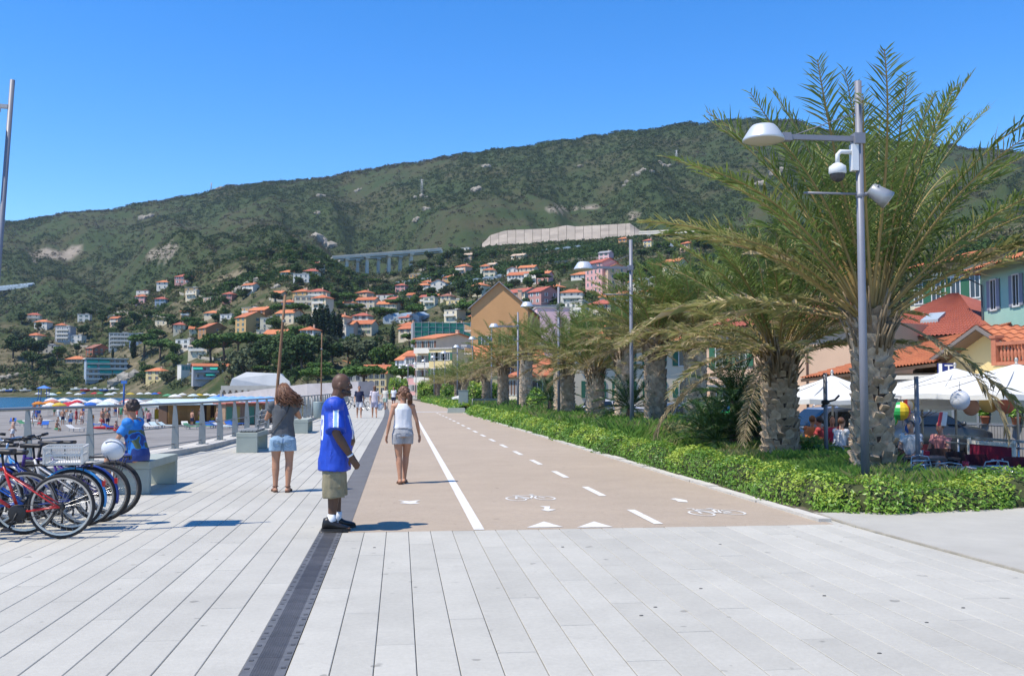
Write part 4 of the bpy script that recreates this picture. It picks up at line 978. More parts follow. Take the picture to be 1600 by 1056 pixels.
def leaf_cloud(centres, rads, nleaf, size, seed, flat=1.0, up=0.3):
    rg = np.random.default_rng(seed); cs = np.array(centres, float); rs = np.array(rads, float)
    wgt = rs**2; k = rg.choice(len(cs), nleaf, p=wgt/wgt.sum())
    d = rg.normal(size=(nleaf, 3)); d /= np.linalg.norm(d, axis=1)[:, None]
    c = cs[k]+d*(rs[k][:, None]*(0.72+0.33*rg.random((nleaf, 1))))*np.array([1, 1, flat])
    nrm = d*0.7+rg.normal(size=(nleaf, 3))*0.55+np.array([0, 0, up]); nrm /= np.linalg.norm(nrm, axis=1)[:, None]
    a = np.cross(nrm, rg.normal(size=(nleaf, 3))); a /= np.linalg.norm(a, axis=1)[:, None]; b = np.cross(nrm, a)
    s = size*(0.6+0.8*rg.random((nleaf, 1)))
    q = np.stack([c-a*s-b*s*0.5, c+a*s*0.2-b*s*0.75, c+a*s+b*s*0.3, c-a*s*0.3+b*s*0.8], 1)
    return q.reshape(-1, 3), np.arange(nleaf*4).reshape(-1, 4)
def limb(mb, a, b_, r0, r1, n_=6): mb.tube([a, (Vector(a)+Vector(b_))*.5+Vector((random.uniform(-.1,.1), random.uniform(-.1,.1), .05)), b_], [r0, (r0+r1)/2, r1], n_)
TREES = {}
def make_tree(kind, seed):
    rg = random.Random(seed); tb = MB(); cs, rs = [], []
    if kind == 'pine':                                   # umbrella pine: bare stem, flat plate
        limb(tb, (0,0,-.5), (rg.uniform(-.3,.3),rg.uniform(-.3,.3),4.2), .28, .18)
        for i in range(11):
            a, q = rg.uniform(0, 6.28), math.sqrt(rg.random())*3.0; p = (q*math.cos(a), q*math.sin(a), 5.4+rg.uniform(-.3,.5)-q*.12)
            cs.append(p); rs.append(rg.uniform(.95,1.6)); limb(tb, (0,0,3.9), p, .12, .04, 5)
        v, f = leaf_cloud(cs, rs, 1700, .30, seed, .55, .5)
    elif kind == 'cypress':
        limb(tb, (0,0,-.5), (0,0,2), .2, .15)
        for i in range(12):
            t = i/11; cs.append((rg.uniform(-.15,.15), rg.uniform(-.15,.15), .9+t*8.2)); rs.append(1.05*math.sin(math.pi*(.18+.80*t))**.7+.12)
        v, f = leaf_cloud(cs, rs, 1300, .26, seed, 1.3, .4)
    else:
        hgt = {'dark':3.2,'olive':2.2,'green':2.6}[kind]
        limb(tb, (0,0,-.8), (rg.uniform(-.3,.3),rg.uniform(-.3,.3),hgt), .32, .2)
        for i in range(15):
            d = Vector((rg.gauss(0,1), rg.gauss(0,1), rg.gauss(.25,.8))).normalized()*rg.uniform(.7,2.4)
            p = (d.x*1.1, d.y*1.1, hgt+1.7+d.z*1.05); cs.append(p); rs.append(rg.uniform(.8,1.5)); limb(tb, (0,0,hgt-.4), p, .13, .04, 5)
        v, f = leaf_cloud(cs, rs, 2100, .26, seed, .85, .35)
    return mesh_np('crown', v, f, TL[kind]), tb.mesh('trunk', m_trunk)
for kd in TL: TREES[kd] = [make_tree(kd, 100+7*i+len(kd)) for i in range(4)]
def tree(kind, p, h, label, group=None, w_=None, seed=None):
    cr, tr = TREES[kind][(seed if seed is not None else random.randrange(4)) % 4]
    nm = {'pine':'umbrella_pine','cypress':'cypress_tree','dark':'broadleaf_tree','olive':'olive_tree','green':'garden_tree'}[kind]
    t = thing(nm, label, 'tree', p, random.uniform(0, 6.28), group)
    base = {'pine':6.6,'cypress':9.6,'dark':7.6,'olive':6.5,'green':7.0}[kind]
    s = h/base; t.scale = ((w_ or s), (w_ or s), s); link('crown', cr, t); link('trunk', tr, t); return t
# prominent trees: pixel of the foot, height px
SPOTS = []
for o in S.objects:
    if o.get('category') in ('house','apartment block','building','greenhouse','bridge') and o.parent is None:
        lb = o['label']; best = len(lb)
        for w_ in (' above ',' below ',' behind ',' right of ',' left of ',' just ',' beside ',' on the ',' under ',' in the ',' half ',' among ',' high ',' standing ',' at the ',' attached ',' between ',' glimpsed ',' near ',' leaning ',' across ',' rising ',' hidden '):
            i = lb.find(w_)
            if 8 < i < best: best = i
        SPOTS.append((o.location.copy(), ' '.join(lb[:best].split()[:8])))
USED = {}
def spot_label(desc, p):
    v = sorted(SPOTS, key=lambda s: ((s[0].x-p.x)**2+(s[0].y-p.y)**2))
    for k in range(8):
        q, nm = v[k]; du = az_u(p.x, p.y)-az_u(q.x, q.y); dz = p.z-q.z
        if abs(du) > 14: rel = 'right of' if du > 0 else 'left of'
        elif dz < -1: rel = 'below'
        else: rel = 'above'
        for pre in ('', 'farther '):
            lb = '%s %s%s the %s' % (desc, pre, rel, nm)
            if lb not in USED and len(lb.split()) <= 16: USED[lb] = 1; return lb
    for k in range(8, 40):
        lb = '%s uphill from the %s' % (desc, v[k][1])
        if lb not in USED: USED[lb] = 1; return lb
    return desc
KD = {'pine':'flat-crowned pine','dark':'dark broadleaf tree','olive':'grey-green tree','green':'fresh green tree','cypress':'dark cypress'}
def ptree(kind, px, py, hp, label, near=None, wf=1.0, group=None):
    p = H(px, py, 150) if near is None else D(px, 610, near)
    if near is not None: p.z = max(0, tz_at(p.x, p.y)) if math.hypot(p.x, p.y) > 100 else 0
    r = math.hypot(p.x, p.y); h = hp*r/1500
    base = {'pine':6.6,'cypress':9.6,'dark':7.6,'olive':6.5,'green':7.0}[kind]
    return tree(kind, p, h, label or spot_label(('big ' if hp > 35 else 'small ' if hp < 20 else '')+KD[kind], p), group, h/base*wf)
ptree('pine',567,618,48,'umbrella pine with a flat dome crown right of the tricolour hall',230,1.35)
ptree('pine',628,620,50,'broad umbrella pine in front of the yellow house with red roof',205,1.25)
ptree('pine',497,612,44,'small umbrella pine in front of the white hall',240,1.1)
ptree('pine',1040,470,40,'umbrella pine beside the tall pink apartment house')
ptree('pine',975,460,34,'umbrella pine right of the peach gabled house')
ptree('pine',605,506,26,'first umbrella pine in front of the pale glasshouse')
ptree('pine',647,506,28,'second umbrella pine in front of the pale glasshouse')
ptree('pine',882,428,16,'round pine beside the orange-roofed tan house')
ptree('pine',910,430,20,'pine with a dome crown among the upper right villas')
for k, px in enumerate((492,500,510,520,483,530,505)):
    ptree('cypress', px, 531+(k%3), (50,58,56,48,42,46,40)[k], ('second','third','fifth','sixth','leftmost','rightmost','fourth')[k]+' dark pointed cypress of the seven beside the tall cream house', group='cypresses by the tall cream house')
ptree('cypress',613,545,36,'single dark cypress left of the scaffolded building')
ptree('cypress',208,560,34,'dark cypress right of the white and plum apartment block')
ptree('cypress',176,560,16,'small cypress row end under the white and plum apartment block')
ptree('olive',382,602,62,'tall grey-green tree behind the white tented building')
ptree('olive',362,598,40,'grey-green tree left of the tall grey-green one')
BIG = [(330,572,42,'pine'),(350,570,46,'pine'),(372,566,44,'pine'),(395,568,46,'pine'),(415,575,46,'dark'),(435,584,52,'dark'),(455,586,56,'dark'),(472,588,60,'dark'),(428,560,40,'green'),(452,565,44,'green'),
       (478,566,44,'green'),(500,572,46,'dark'),(520,575,40,'dark'),(545,570,44,'dark'),(560,575,46,'olive'),(580,580,50,'olive'),(600,582,46,'green'),(545,548,24,'green'),(590,562,34,'dark'),(615,580,40,'green'),(640,582,36,'green'),(660,560,30,'pine'),(640,545,24,'pine'),(690,562,34,'pine'),(715,560,34,'dark')]
for k, (px, py, hp, kd) in enumerate(BIG):
    ptree(kd, px, py, hp, None, wf=1.15, group='trees of the dark green belt')
MIDS = [(740,500,30,'pine'),(760,505,30,'green'),(780,500,34,'pine'),(800,500,30,'pine'),(720,495,26,'green'),(700,500,24,'olive'),(745,470,24,'dark'),(770,470,22,'dark'),(700,465,20,'olive'),(720,455,18,'dark'),(820,470,16,'dark'),
        (240,540,24,'pine'),(225,560,36,'pine'),(250,565,34,'pine'),(310,530,26,'pine'),(300,520,22,'pine'),(270,520,24,'dark'),(210,510,22,'dark'),(190,520,18,'dark'),(160,510,18,'dark'),(230,500,16,'green'),(130,530,20,'dark'),(60,560,30,'dark'),(40,565,34,'dark'),(20,560,30,'dark'),(50,580,28,'dark'),(75,585,24,'dark'),(90,565,22,'green'),(30,540,20,'olive'),(120,552,14,'dark'),
        (440,500,24,'pine'),(470,500,26,'pine'),(545,495,18,'pine'),(530,490,20,'dark'),(560,490,16,'green'),(475,520,30,'dark'),(650,480,20,'green'),(630,500,12,'green'),(430,520,26,'green'),(370,520,24,'green'),(350,480,14,'dark'),(230,590,22,'green'),(262,598,20,'olive'),(225,598,18,'green'),(890,470,20,'olive'),(1000,455,26,'dark'),(870,480,16,'green'),(680,440,12,'pine'),(660,425,18,'dark'),(700,410,18,'dark'),(720,405,18,'dark'),(670,408,16,'dark'),(745,408,16,'dark'),(770,405,14,'dark'),(690,420,16,'dark'),(640,432,14,'dark'),(860,415,12,'green'),(900,420,14,'dark')]
for k, (px, py, hp, kd) in enumerate(MIDS):
    ptree(kd, px, py, hp, None, wf=1.2, group='garden trees between the villas')
# smaller houses filling the slope
taken = [(q.x, q.y) for q, _ in SPOTS]; cnt = 0; rh = random.Random(77)
for k in range(900):
    px, py = rh.uniform(40, 1080), rh.uniform(418, 540)
    if px < 420 and py < 455 or (500 < px < 640 and py < 470): continue
    p = H(px, py); r = math.hypot(p.x, p.y)
    if r > 760 or r < 250 or min(math.hypot(p.x-a, p.y-b_) for a, b_ in taken) < 14: continue
    wl = rh.choice(['cream','white','white','peach','pale','pink','cream','yellow','ochre']); fl = rh.choice([1,2,2]); rk = rh.choice(['hip','gable','hip','flat']); w_ = rh.uniform(6, 9.5)
    rf_ = rh.choice(['terra','orange','red','terra']) if rk != 'flat' else 'flat'
    lb = spot_label('small %s house with %s roof' % ({'pale':'pale yellow'}.get(wl, wl), {'terra':'terracotta','flat':'flat'}.get(rf_, rf_)), p)
    house((p.x, p.y+3, p.z+.2), facing(p, rh.uniform(-.8, -.1)), w_, rh.uniform(5.5, 7.5), fl, wl, rf_, rk, lb, winF=max(2, int(w_/3)), winL=1, base=3.5, group=None, fh=2.6, ww=.8, wh=1.2, balc=1 if fl > 1 and rh.random() < .4 else 0, sh=rh.choice(['none','green','brown','none']))
    taken.append((p.x, p.y)); cnt += 1
    if cnt >= 74: break
# more of the same, over the slope
cnt = 0
for k in range(3000):
    a = random.uniform(R(-31), R(20)); r = random.uniform(290, 800); u = 800+FPX*math.tan(a)
    rf, rc = tab(u, FOOT), tab(u, RCREST)
    if r < rf+15 or r > rc+20: continue
    x, y = math.sin(a+YAW)*r, math.cos(a+YAW)*r
    if fbm(np.array([x/90+3]), np.array([y/90]), 2)[0] < 0.5: continue
    kd = random.choices(['dark','green','olive','pine'], [5,3,2,2])[0]
    p = Vector((x, y, tz_at(x, y))); hh = random.uniform(4.5, 8.5)
    tree(kd, p, hh, spot_label(('tall ' if hh > 7 else 'low ' if hh < 5.5 else '')+KD[kd], p), 'trees scattered over the upper slope', random.uniform(.8,1.4)); cnt += 1
    if cnt >= 210: break
# ------------------------------------------------------------------ railing
m_galv = mat('galvanised_steel', (0.235,0.25,0.25), 0.5, var=0.08, scale=4, metal=0.55)
m_galv2 = mat('lamp_steel', (0.20,0.205,0.235), 0.5, var=0.06, scale=2, metal=0.2)
rl = thing('railing', 'galvanised promenade railing of flat upright plates and three rails above the beach', 'railing', (0,0,0))
def along(path, step):
    out = []; acc = 0.0; nxt = 0.0
    for (x0, y0), (x1, y1) in zip(path[:-1], path[1:]):
        L = math.hypot(x1-x0, y1-y0)
        while nxt <= acc+L:
            t = (nxt-acc)/L; out.append((x0+(x1-x0)*t, y0+(y1-y0)*t, math.atan2(x1-x0, y1-y0))); nxt += step
        acc += L
    return out
pb_ = MB()
prof = [(-.08,.12),(.105,.12),(.095,.55),(.06,.95),(.025,1.20),(-.045,1.20),(-.065,.8),(-.075,.4)]
pb_.add([(x, -0.011, z) for x, z in prof]+[(x, 0.011, z) for x, z in prof], [tuple(range(8))]+[tuple(range(8,16))[::-1]]+[((i+1)%8, i, i+8, (i+1)%8+8) for i in range(8)])
pb_.box((.02,0,.127), (.30,.16,.016)); postm = pb_.mesh('post', m_galv)
for (x, y, a) in along(RAIL[1:], 2.02): link('post', postm, rl, (x, y, 0), -a)
for nm, z, r in (('top_rail',1.225,.03),('middle_rail',.66,.014),('lower_rail',.235,.014)):
    mb = MB(); mb.tube([(x-(.0 if z > 1 else .02), y, z) for x, y in RAIL], r, 8); mb.build(nm, m_galv, rl)
# ------------------------------------------------------------------ lamp posts
def lamp(p, label, head=True, arm_rot=0.0, h=6.25, extras=0, tilt=0.0, group='lamp posts along the planted bed', cross=True, th=1.0):
    t = thing('street_lamp', label, 'street lamp', p, arm_rot, group); t.rotation_euler.y = tilt
    mb = MB(); mb.tube([(0,0,-.05),(0,0,2.4),(0,0,h)], [.064*th,.06*th,.052*th], 14); mb.lathe([(.0,.02),(.10,.02),(.10,.0)], n=12); [mb.lathe([(.055,0),(.068,.01),(.068,.06),(.055,.07)], (0,0,h*f_), 12) for f_ in (.845,.715) if head]
    mb.build('pole', m_galv2, t)
    if not head: return t
    za = h*.858
    mb = MB(); mb.box((-.62,0,za), (1.12,.055,.075)); mb.box((-1.15,0,za), (.16,.12,.12), taper=(.8,.8)); mb.box((-.02,0,za), (.16,.17,.16)); mb.build('arm', m_galv2, t)
    mb = MB(); mb.tube([(0,0,h*.925),(-1.02,0,za+.03)], .008, 5); mb.build('stay_wire', m_galv2, t)
    hb = MB(); hb.lathe([(.0,.215),(.10,.213),(.165,.20),(.20,.165),(.305,.0),(.31,-.03),(.295,-.035)], (0,0,0), 22)
    ho = hb.build('lamp_head', mat('lamp_cap', (0.58,0.60,0.61), 0.35, metal=0.3), t, (-1.50, 0, za-.04))
    d_ = MB(); d_.lathe([(.295,-.03),(.2,-.06),(.0,-.07)], n=22); d_.build('diffuser', mat('lamp_diffuser', (0.45,0.43,0.36), 0.3), ho)
    if cross:
        mb = MB(); mb.tube([(0,0,h*.724),(-.88,0,h*.724)], .018, 8); mb.build('cross_bar', m_galv2, t)
    if extras:
        mb = MB(); wc = mat('camera_white', (0.62,0.63,0.63), 0.4)
        mb.box((-.085,0,h*.812), (.10,.11,.40)); mb.tube([(-.1,0,h*.826),(-.30,0,h*.826),(-.345,0,h*.818),(-.35,0,h*.795)], .035, 8)
        cm = mb.build('camera_bracket', wc, t)
        mb = MB(); mb.lathe([(.0,.0),(.06,.0),(.125,-.05),(.13,-.14),(.115,-.16)], n=18); ch_ = mb.build('camera_housing', wc, t, (-.35,0,h*.797))
        mb = MB(); mb.lathe([(.113,-.155),(.105,-.21),(.07,-.26),(.0,-.285)], n=18); mb.build('camera_dome', mat('smoked_dome', (0.05,0.05,0.055), 0.15), ch_)
        sp = MB(); sp.tube([(-.02,0,0),(.0,0,0),(.20,0,0),(.30,0,0)], [.075,.10,.13,.145], 16); sp.tube([(.295,0,0),(.31,0,0)], .138, 16, 1)
        so = sp.build('spotlight', [mat('spot_grey', (0.30,0.31,0.32), 0.4, metal=.4), mat('spot_glass', (0.5,0.5,0.48), .2)], t, (.15, -.05, h*.735)); so.rotation_euler = (0, .62, -.25)
        mb = MB(); mb.tube([(0,0,h*.724),(.16,-.03,h*.724)], .03, 8); mb.tube([(.13,-.03,h*.715),(.2,-.16,h*.74),(.3,-.02,h*.745)], .018, 6); mb.build('spot_bracket', m_galv2, t)
    return t
L1 = G(1353,776); lamp(L1, 'nearest lamp post with dome camera and spotlight beside the big palm', extras=1)
L2 = G(987.5,688); lamp(L2, 'second lamp post with lamp head and cross bar rising from the hedge')
L3 = G(867,661)
names = ['third lamp post, grey pole rising in front of the thick palm trunk','fourth lamp post with its lamp head against the orange building','fifth lamp post just left of the upright green palm','sixth lamp post along the hedge','seventh lamp post along the hedge','eighth lamp post, beside the green-grey box','ninth lamp post along the hedge','tenth lamp post in front of the yellow terrace house','eleventh, distant lamp post by the far palms','twelfth, distant lamp post by the far palms']
for k, nm in enumerate(names):
    y = L3.y+k*14.9; lamp((7.35+shf(y)-.02*k, y, 0.1), nm, arm_rot=random.uniform(-.05,.05), cross=False)
# tall pole at the left edge
LP = G(-35,842); t = lamp((LP.x, LP.y, 0), 'plain grey pole leaning in from the left edge of the pavement', head=False, h=4.98, tilt=0.045, group=None, th=.5)
mb = MB(); mb.box((-.50,0,4.7), (.60,.50,.05)); mb.box((-.12,0,4.68), (.2,.05,.04)); mb.build('shadow_panel', mat('shadow_panel_grey', (0.35,0.36,0.38), .5), t)  # added panel out of view, laid flat to cast the oblong shadow
# wooden masts on the beach
m_wood = mat('weathered_wood', (0.22,0.12,0.065), 0.8, var=0.25, scale=5, bump=0.3, bscale=20)
def mast(px, ytop, dist, label, lean=0.0, k=1.0):
    a = D(px, 700, dist); top = D(px, ytop, dist)
    t = thing('wooden_mast', label, 'mast', (a.x, a.y, -2.3))
    h = top.z+2.3; mb = MB(); n_ = 6; mb.tube([(lean*h*i/n_, 0, h*i/n_) for i in range(n_+1)], [(.075-.03*i/n_)*k for i in range(n_+1)], 8); mb.build('mast_pole', m_wood, t)
    mb = MB(); mb.lathe([(.055,0),(.066,.02),(.066,.07),(.055,.09)], (lean*h*.93, 0, h*.86), 8); mb.build('collar', m_galv, t)
mast(420,460,36,'wooden mast standing on the beach behind the woman in grey',.07)
mast(501,520,58,'thinner wooden mast farther along the railing',.0,.7)
# ------------------------------------------------------------------ benches
m_conb = mat('bench_concrete', (0.335,0.365,0.315), 0.85, var=0.10, scale=2.2, bump=0.15, bscale=40)
m_slat = mat('bench_slat', (0.24,0.25,0.25), 0.7, var=0.15, scale=6, rnd=0.1)
def bench(p, label, L=1.75, wd=0.52, back=False, rz=0.0):
    t = thing('concrete_bench', label, 'bench', p, rz, 'concrete benches along the railing'); h = .50
    def bevbox(c, d, nm):
        bm = bmesh.new(); bmesh.ops.create_cube(bm, size=1); bmesh.ops.scale(bm, vec=d, verts=bm.verts); bmesh.ops.bevel(bm, geom=bm.edges[:], offset=.008, segments=1, affect='EDGES')
        me = bpy.data.meshes.new(nm); bm.to_mesh(me); bm.free(); me.materials.append(m_conb); link(nm, me, t, c)
    bevbox((0,L/2,h-.06), (wd,L,.12), 'seat')
    bevbox((0,.06,(h-.12)/2-.002), (wd-.004,.115,h-.12), 'end_panel'); bevbox((0,L-.06,(h-.12)/2-.002), (wd-.004,.115,h-.12), 'end_panel')
    if back:
        sm = MB(); sm.box((0,0,0), (.068,L*.92,.03)); me = sm.mesh('slat', m_slat)
        for i in range(5): link('slat', me, t, (-.19+i*.09, L/2, h+.04))
        for i in range(4):
            o = link('slat', me, t, (.215+i*.028, L/2, h+.17+i*.115)); o.rotation_euler = (0, math.pi/2+.24, 0)
        for y in (.25, L-.25):
            mb = MB(); mb.tube([(-.22,y,h+.02),(.2,y,h+.02),(.25,y,h+.12),(.33,y,h+.58)], .017, 6); mb.build('bracket', m_galv, t)
    return t
BA = G(233,772); bench((BA.x-.26, BA.y, 0), 'nearest pale concrete bench with the seated woman in blue', rz=-.015)
BB = G(402,707); bench((BB.x-.26, BB.y, 0), 'second concrete bench, with a slatted seat and backrest', back=True, L=1.9)
BC = G(481,677); bench((BC.x-.26, BC.y, 0), 'third concrete bench, behind the woman in grey', L=1.9)
BD = (-4.0+shf(58), 58, 0); bench(BD, 'fourth, distant concrete bench along the railing', L=1.9)
# litter bin hung on a post
p = G(497,664); t = thing('litter_bin', 'grey-green litter bin on a post beside the third bench', 'bin', (p.x, p.y, 0))
mb = MB(); mb.lathe([(.0,.30),(.17,.30),(.20,.36),(.235,1.0),(.22,1.03),(.20,1.02),(.19,.5),(.0,.45)], n=18); mb.build('basket', mat('bin_green', (0.27,0.32,0.31), .5, metal=.3), t)
mb = MB(); mb.tube([(-.27,0,0),(-.27,0,1.2)], .03, 8); mb.box((-.25,0,.85), (.08,.05,.05)); mb.build('bin_post', m_galv, t)
# ------------------------------------------------------------------ bicycles
m_tyre = mat('tyre_rubber', (0.025,0.025,0.027), 0.85); m_rim = mat('rim_alloy', (0.5,0.5,0.5), .3, metal=.8); m_black = mat('bike_black', (0.02,0.02,0.022), .5); m_chrome = mat('bike_chrome', (0.55,0.55,0.55), .25, metal=.9)
m_redl = mat('reflector_red', (0.5,0.02,0.02), .3)
WH = {}
def wheel_mesh(rad, tw):
    k = (rad, tw)
    if k in WH: return WH[k]
    ty = MB(); n_ = 40; vs = []; fs = []; m_ = 8
    for i in range(n_):
        a = 2*math.pi*i/n_
        for j in range(m_):
            b_ = 2*math.pi*j/m_; rr = rad-tw+tw*math.cos(b_); vs.append((rr*math.cos(a), tw*math.sin(b_), rr*math.sin(a)))
    for i in range(n_):
        for j in range(m_): fs.append((i*m_+j, ((i+1)%n_)*m_+j, ((i+1)%n_)*m_+(j+1)%m_, i*m_+(j+1)%m_))
    ty.add(vs, fs, 0, True)
    rm = MB(); vs = []; fs = []
    sec = [(rad-2*tw+.004,-.012),(rad-2*tw+.004,.012),(rad-2*tw-.016,.009),(rad-2*tw-.016,-.009)]
    for i in range(n_):
        a = 2*math.pi*i/n_
        for (q, y) in sec: vs.append((q*math.cos(a), y, q*math.sin(a)))
    for i in range(n_):
        for j in range(4): fs.append((i*4+j, ((i+1)%n_)*4+j, ((i+1)%n_)*4+(j+1)%4, i*4+(j+1)%4))
    rm.add(vs, fs)
    rm.tube([(0,-.045,0),(0,.045,0)], .022, 8)
    sp = MB()
    for i in range(28):
        a = 2*math.pi*i/28; b_ = a+(.5 if i % 2 else -.5); y = .03 if i % 4 < 2 else -.03
        sp.tube([(.02*math.cos(b_), y, .02*math.sin(b_)), ((rad-2*tw-.012)*math.cos(a), 0, (rad-2*tw-.012)*math.sin(a))], .0015, 3, caps=False)
    WH[k] = (ty.mesh('tyre', m_tyre), rm.mesh('rim', m_rim), sp.mesh('spokes', m_chrome)); return WH[k]
def bicycle(p, rz, lean, label, frame, rad=.345, tw=.019, fender=None, rack=False, crate=False, style='sport', saddle_z=.93):
    # the bicycle points along -X; rear hub at (0,0), front hub at (-1.04,0)
    t = thing('bicycle', label, 'bicycle', p, rz, 'bicycles parked in a row by the railing'); t.rotation_euler = (lean, 0, rz)
    fm = frame; ty, rm, sp = wheel_mesh(rad, tw)
    for x in (0, -1.04):
        w_ = link('wheel', ty, t, (x, 0, rad)); link('rim', rm, w_); link('spokes', sp, w_); w_.rotation_euler.y = random.uniform(0, 6)
    bb = (-.43,0,.29); st = (-.58,0,.80); hd0 = (-.93,0,.62); hd1 = (-.90,0,.83) 
    f_ = MB()
    sm = (-.585,0,.78)
    f_.tube([bb, sm], .0165, 8); f_.tube([bb, hd0], .019, 8); f_.tube([hd0, (-.895,0,.86)], .021, 8)
    if style == 'lady': f_.tube([(-.50,0,.50), (-.905,0,.74)], .016, 8)
    else: f_.tube([(-.575,0,.745), (-.905,0,.77)], .0165, 8)
    for s_ in (-1, 1): f_.tube([(-.41,s_*.02,.29), (-.12,s_*.055,.335), (0,s_*.06,rad)], .010, 6); f_.tube([(-.565,s_*.02,.72), (-.13,s_*.055,.42), (0,s_*.06,rad)], .009, 6)
    f_.build('frame', fm, t)
    k = MB()
    for s_ in (-1, 1): k.tube([(-.935,s_*.045,.60), (-.955,s_*.055,.50), (-1.04,s_*.05,rad)], [.015,.013,.010], 6)
    k.tube([(-.935,-.05,.60),(-.935,.05,.60)], .017, 6); k.build('fork', fm if style != 'mtb' else m_black, t)
    sd = MB(); z = saddle_z
    sd.loft([[(-.585+x, y, z+dz) for (y, dz) in ((-wd,0),(-wd*.7,.03),(0,.035),(wd*.7,.03),(wd,0),(0,-.02))] for (x, wd) in ((-.16,.022),(-.08,.03),(.0,.06),(.07,.085),(.11,.075))]); sd.tube([(-.585,0,.76),(-.60,0,z-.02)], .013, 8)
    sd.build('saddle', m_black, t)
    hb = MB(); hb.tube([(-.90,0,.82),(-.885,0,.98)], .014, 8); hb.tube([(-.885,0,.97),(-.95,0,1.0)], .014, 8)
    if style in ('city', 'lady'): hb.tube([(-.72,-.28,1.0),(-.86,-.26,1.02),(-.95,-.1,1.0),(-.95,.1,1.0),(-.86,.26,1.02),(-.72,.28,1.0)], .012, 8); gp = ((-.72,-.28,1.0),(-.82,-.268,1.013)), ((-.72,.28,1.0),(-.82,.268,1.013))
    else: hb.tube([(-.93,-.30,1.01),(-.95,-.1,1.0),(-.95,.1,1.0),(-.93,.30,1.01)], .012, 8); gp = ((-.93,-.31,1.01),(-.938,-.18,1.008)), ((-.93,.31,1.01),(-.938,.18,1.008))
    ho = hb.build('handlebar', m_chrome if style != 'mtb' else m_black, t)
    for a, b_ in gp:
        g_ = MB(); g_.tube([a, b_], .019, 8); g_.tube([(b_[0], b_[1], b_[2]),(b_[0]-.05,b_[1]*1.15,b_[2]-.045)], .006, 4); g_.build('grip', m_black, ho)
    dr = MB(); dr.lathe([(.0,.0),(.085,.0),(.092,.003),(.085,.006),(.0,.006)], n=22); 
    do = dr.build('chainring', m_black, t, (-.43,-.05,.29)); do.rotation_euler = (math.pi/2, 0, 0)
    cr = MB(); cr.tube([(-.43,-.06,.29),(-.50,-.075,.14)], .010, 6); cr.box((-.51,-.12,.13), (.09,.08,.022)); cr.tube([(-.43,.06,.29),(-.36,.075,.44)], .010, 6); cr.box((-.35,.12,.45), (.09,.08,.022))
    for z in (.372,.21): cr.tube([(-.43,-.055,z),(0,-.055,rad+(.03 if z > .3 else -.03))], .004, 4)
    cr.lathe([(.045,-.004),(.05,0),(.045,.004)], n=4); cr.build('crank', m_black, t)
    cs = MB(); cs.tube([(0,-.035,rad),(0,-.06,rad)], [.05,.03], 14); cs.tube([(0.01,-.055,rad-.02),(.03,-.06,rad-.12),(.02,-.06,rad-.17)], .012, 5); cs.build('sprockets', m_black, t)
    if fender:
        for cx, a0, a1 in ((0,-.25,2.5),(-1.04,.9,3.5)):
            rg = []
            for i in range(18):
                a = a0+(a1-a0)*i/17; c_, s_ = math.cos(a), math.sin(a)
                rg.append([(cx+(rad+q)*c_, y, rad+(rad+q)*s_) for (y, q) in ((-.03,.004),(-.018,.024),(.018,.024),(.03,.004),(.016,.018),(-.016,.018))])
            fb = MB(); fb.loft(rg); fo = fb.build('mudguard', fender, t)
        rd = MB(); rd.box((.335,0,.52), (.03,.05,.06)); rd.build('rear_light', m_redl, t)
    if rack:
        k = MB()
        for s_ in (-1, 1):
            k.tube([(-.42,s_*.05,.74),(.12,s_*.065,.745),(.19,s_*.05,.745)], .007, 5); k.tube([(.0,s_*.065,rad),(.05,s_*.065,.745)], .006, 5); k.tube([(.0,s_*.065,rad),(.15,s_*.062,.745)], .006, 5)
        for x in (-.3,-.15,0,.1,.19): k.tube([(x,-.06,.745),(x,.06,.745)], .006, 5)
        k.box((.205,0,.735), (.02,.07,.05)); k.build('rack', m_black, t)
    if crate:
        m_cr = mat('crate_plastic', (0.62,0.60,0.55), .5); cb = MB(); x0, x1, y0, y1, z0, z1 = -.28,.14,-.15,.15,.765,.95
        cb.box(((x0+x1)/2,0,z0+.006), (x1-x0-.05,.25,.012))
        for z, g in ((z1,0),(z0+.1,.012),(z0,.024)):
            for y, s_ in ((y0,1),(y1,-1)): cb.box(((x0+x1)/2, y+s_*g, z), (x1-x0-2*g,.012,.022))
            for x, s_ in ((x0,1),(x1,-1)): cb.box((x+s_*g, 0, z), (.012,y1-y0-2*g-.024,.022))
        for i in range(15):
            x = x0+.03+(x1-x0-.06)*i/14
            for y, s_ in ((y0,1),(y1,-1)): cb.box((x, y+s_*.012, (z0+z1)/2), (.005,.006,z1-z0))
        for i in range(9):
            y = y0+.03+(y1-y0-.06)*i/8
            for x, s_ in ((x0,1),(x1,-1)): cb.box((x+s_*.012, y, (z0+z1)/2), (.006,.005,z1-z0))
        for x in (x0+.01, x1-.01):
            for y in (y0+.01, y1-.01): cb.box((x,y,(z0+z1)/2), (.02,.02,z1-z0))
        cb.build('basket', m_cr, t)
    return t
bm_ = lambda nm, c: mat('bike_'+nm, c, .3, spec=.6)
c_red, c_blue, c_dblue, c_sil, c_purp, c_ltb = bm_('red',(0.42,0.016,0.014)), bm_('blue',(0.02,0.10,0.42)), bm_('navy',(0.02,0.045,0.24)), bm_('silver',(0.42,0.43,0.45)), bm_('purple',(0.07,0.03,0.20)), bm_('sky',(0.05,0.28,0.62))
B1 = G(97,841)
def bpos(px, py): p = G(px, py); return (p.x, p.y, 0)
bicycle(bpos(96,841), .03, .06, 'nearest red racing-style bicycle with a black saddle', c_red, style='sport')
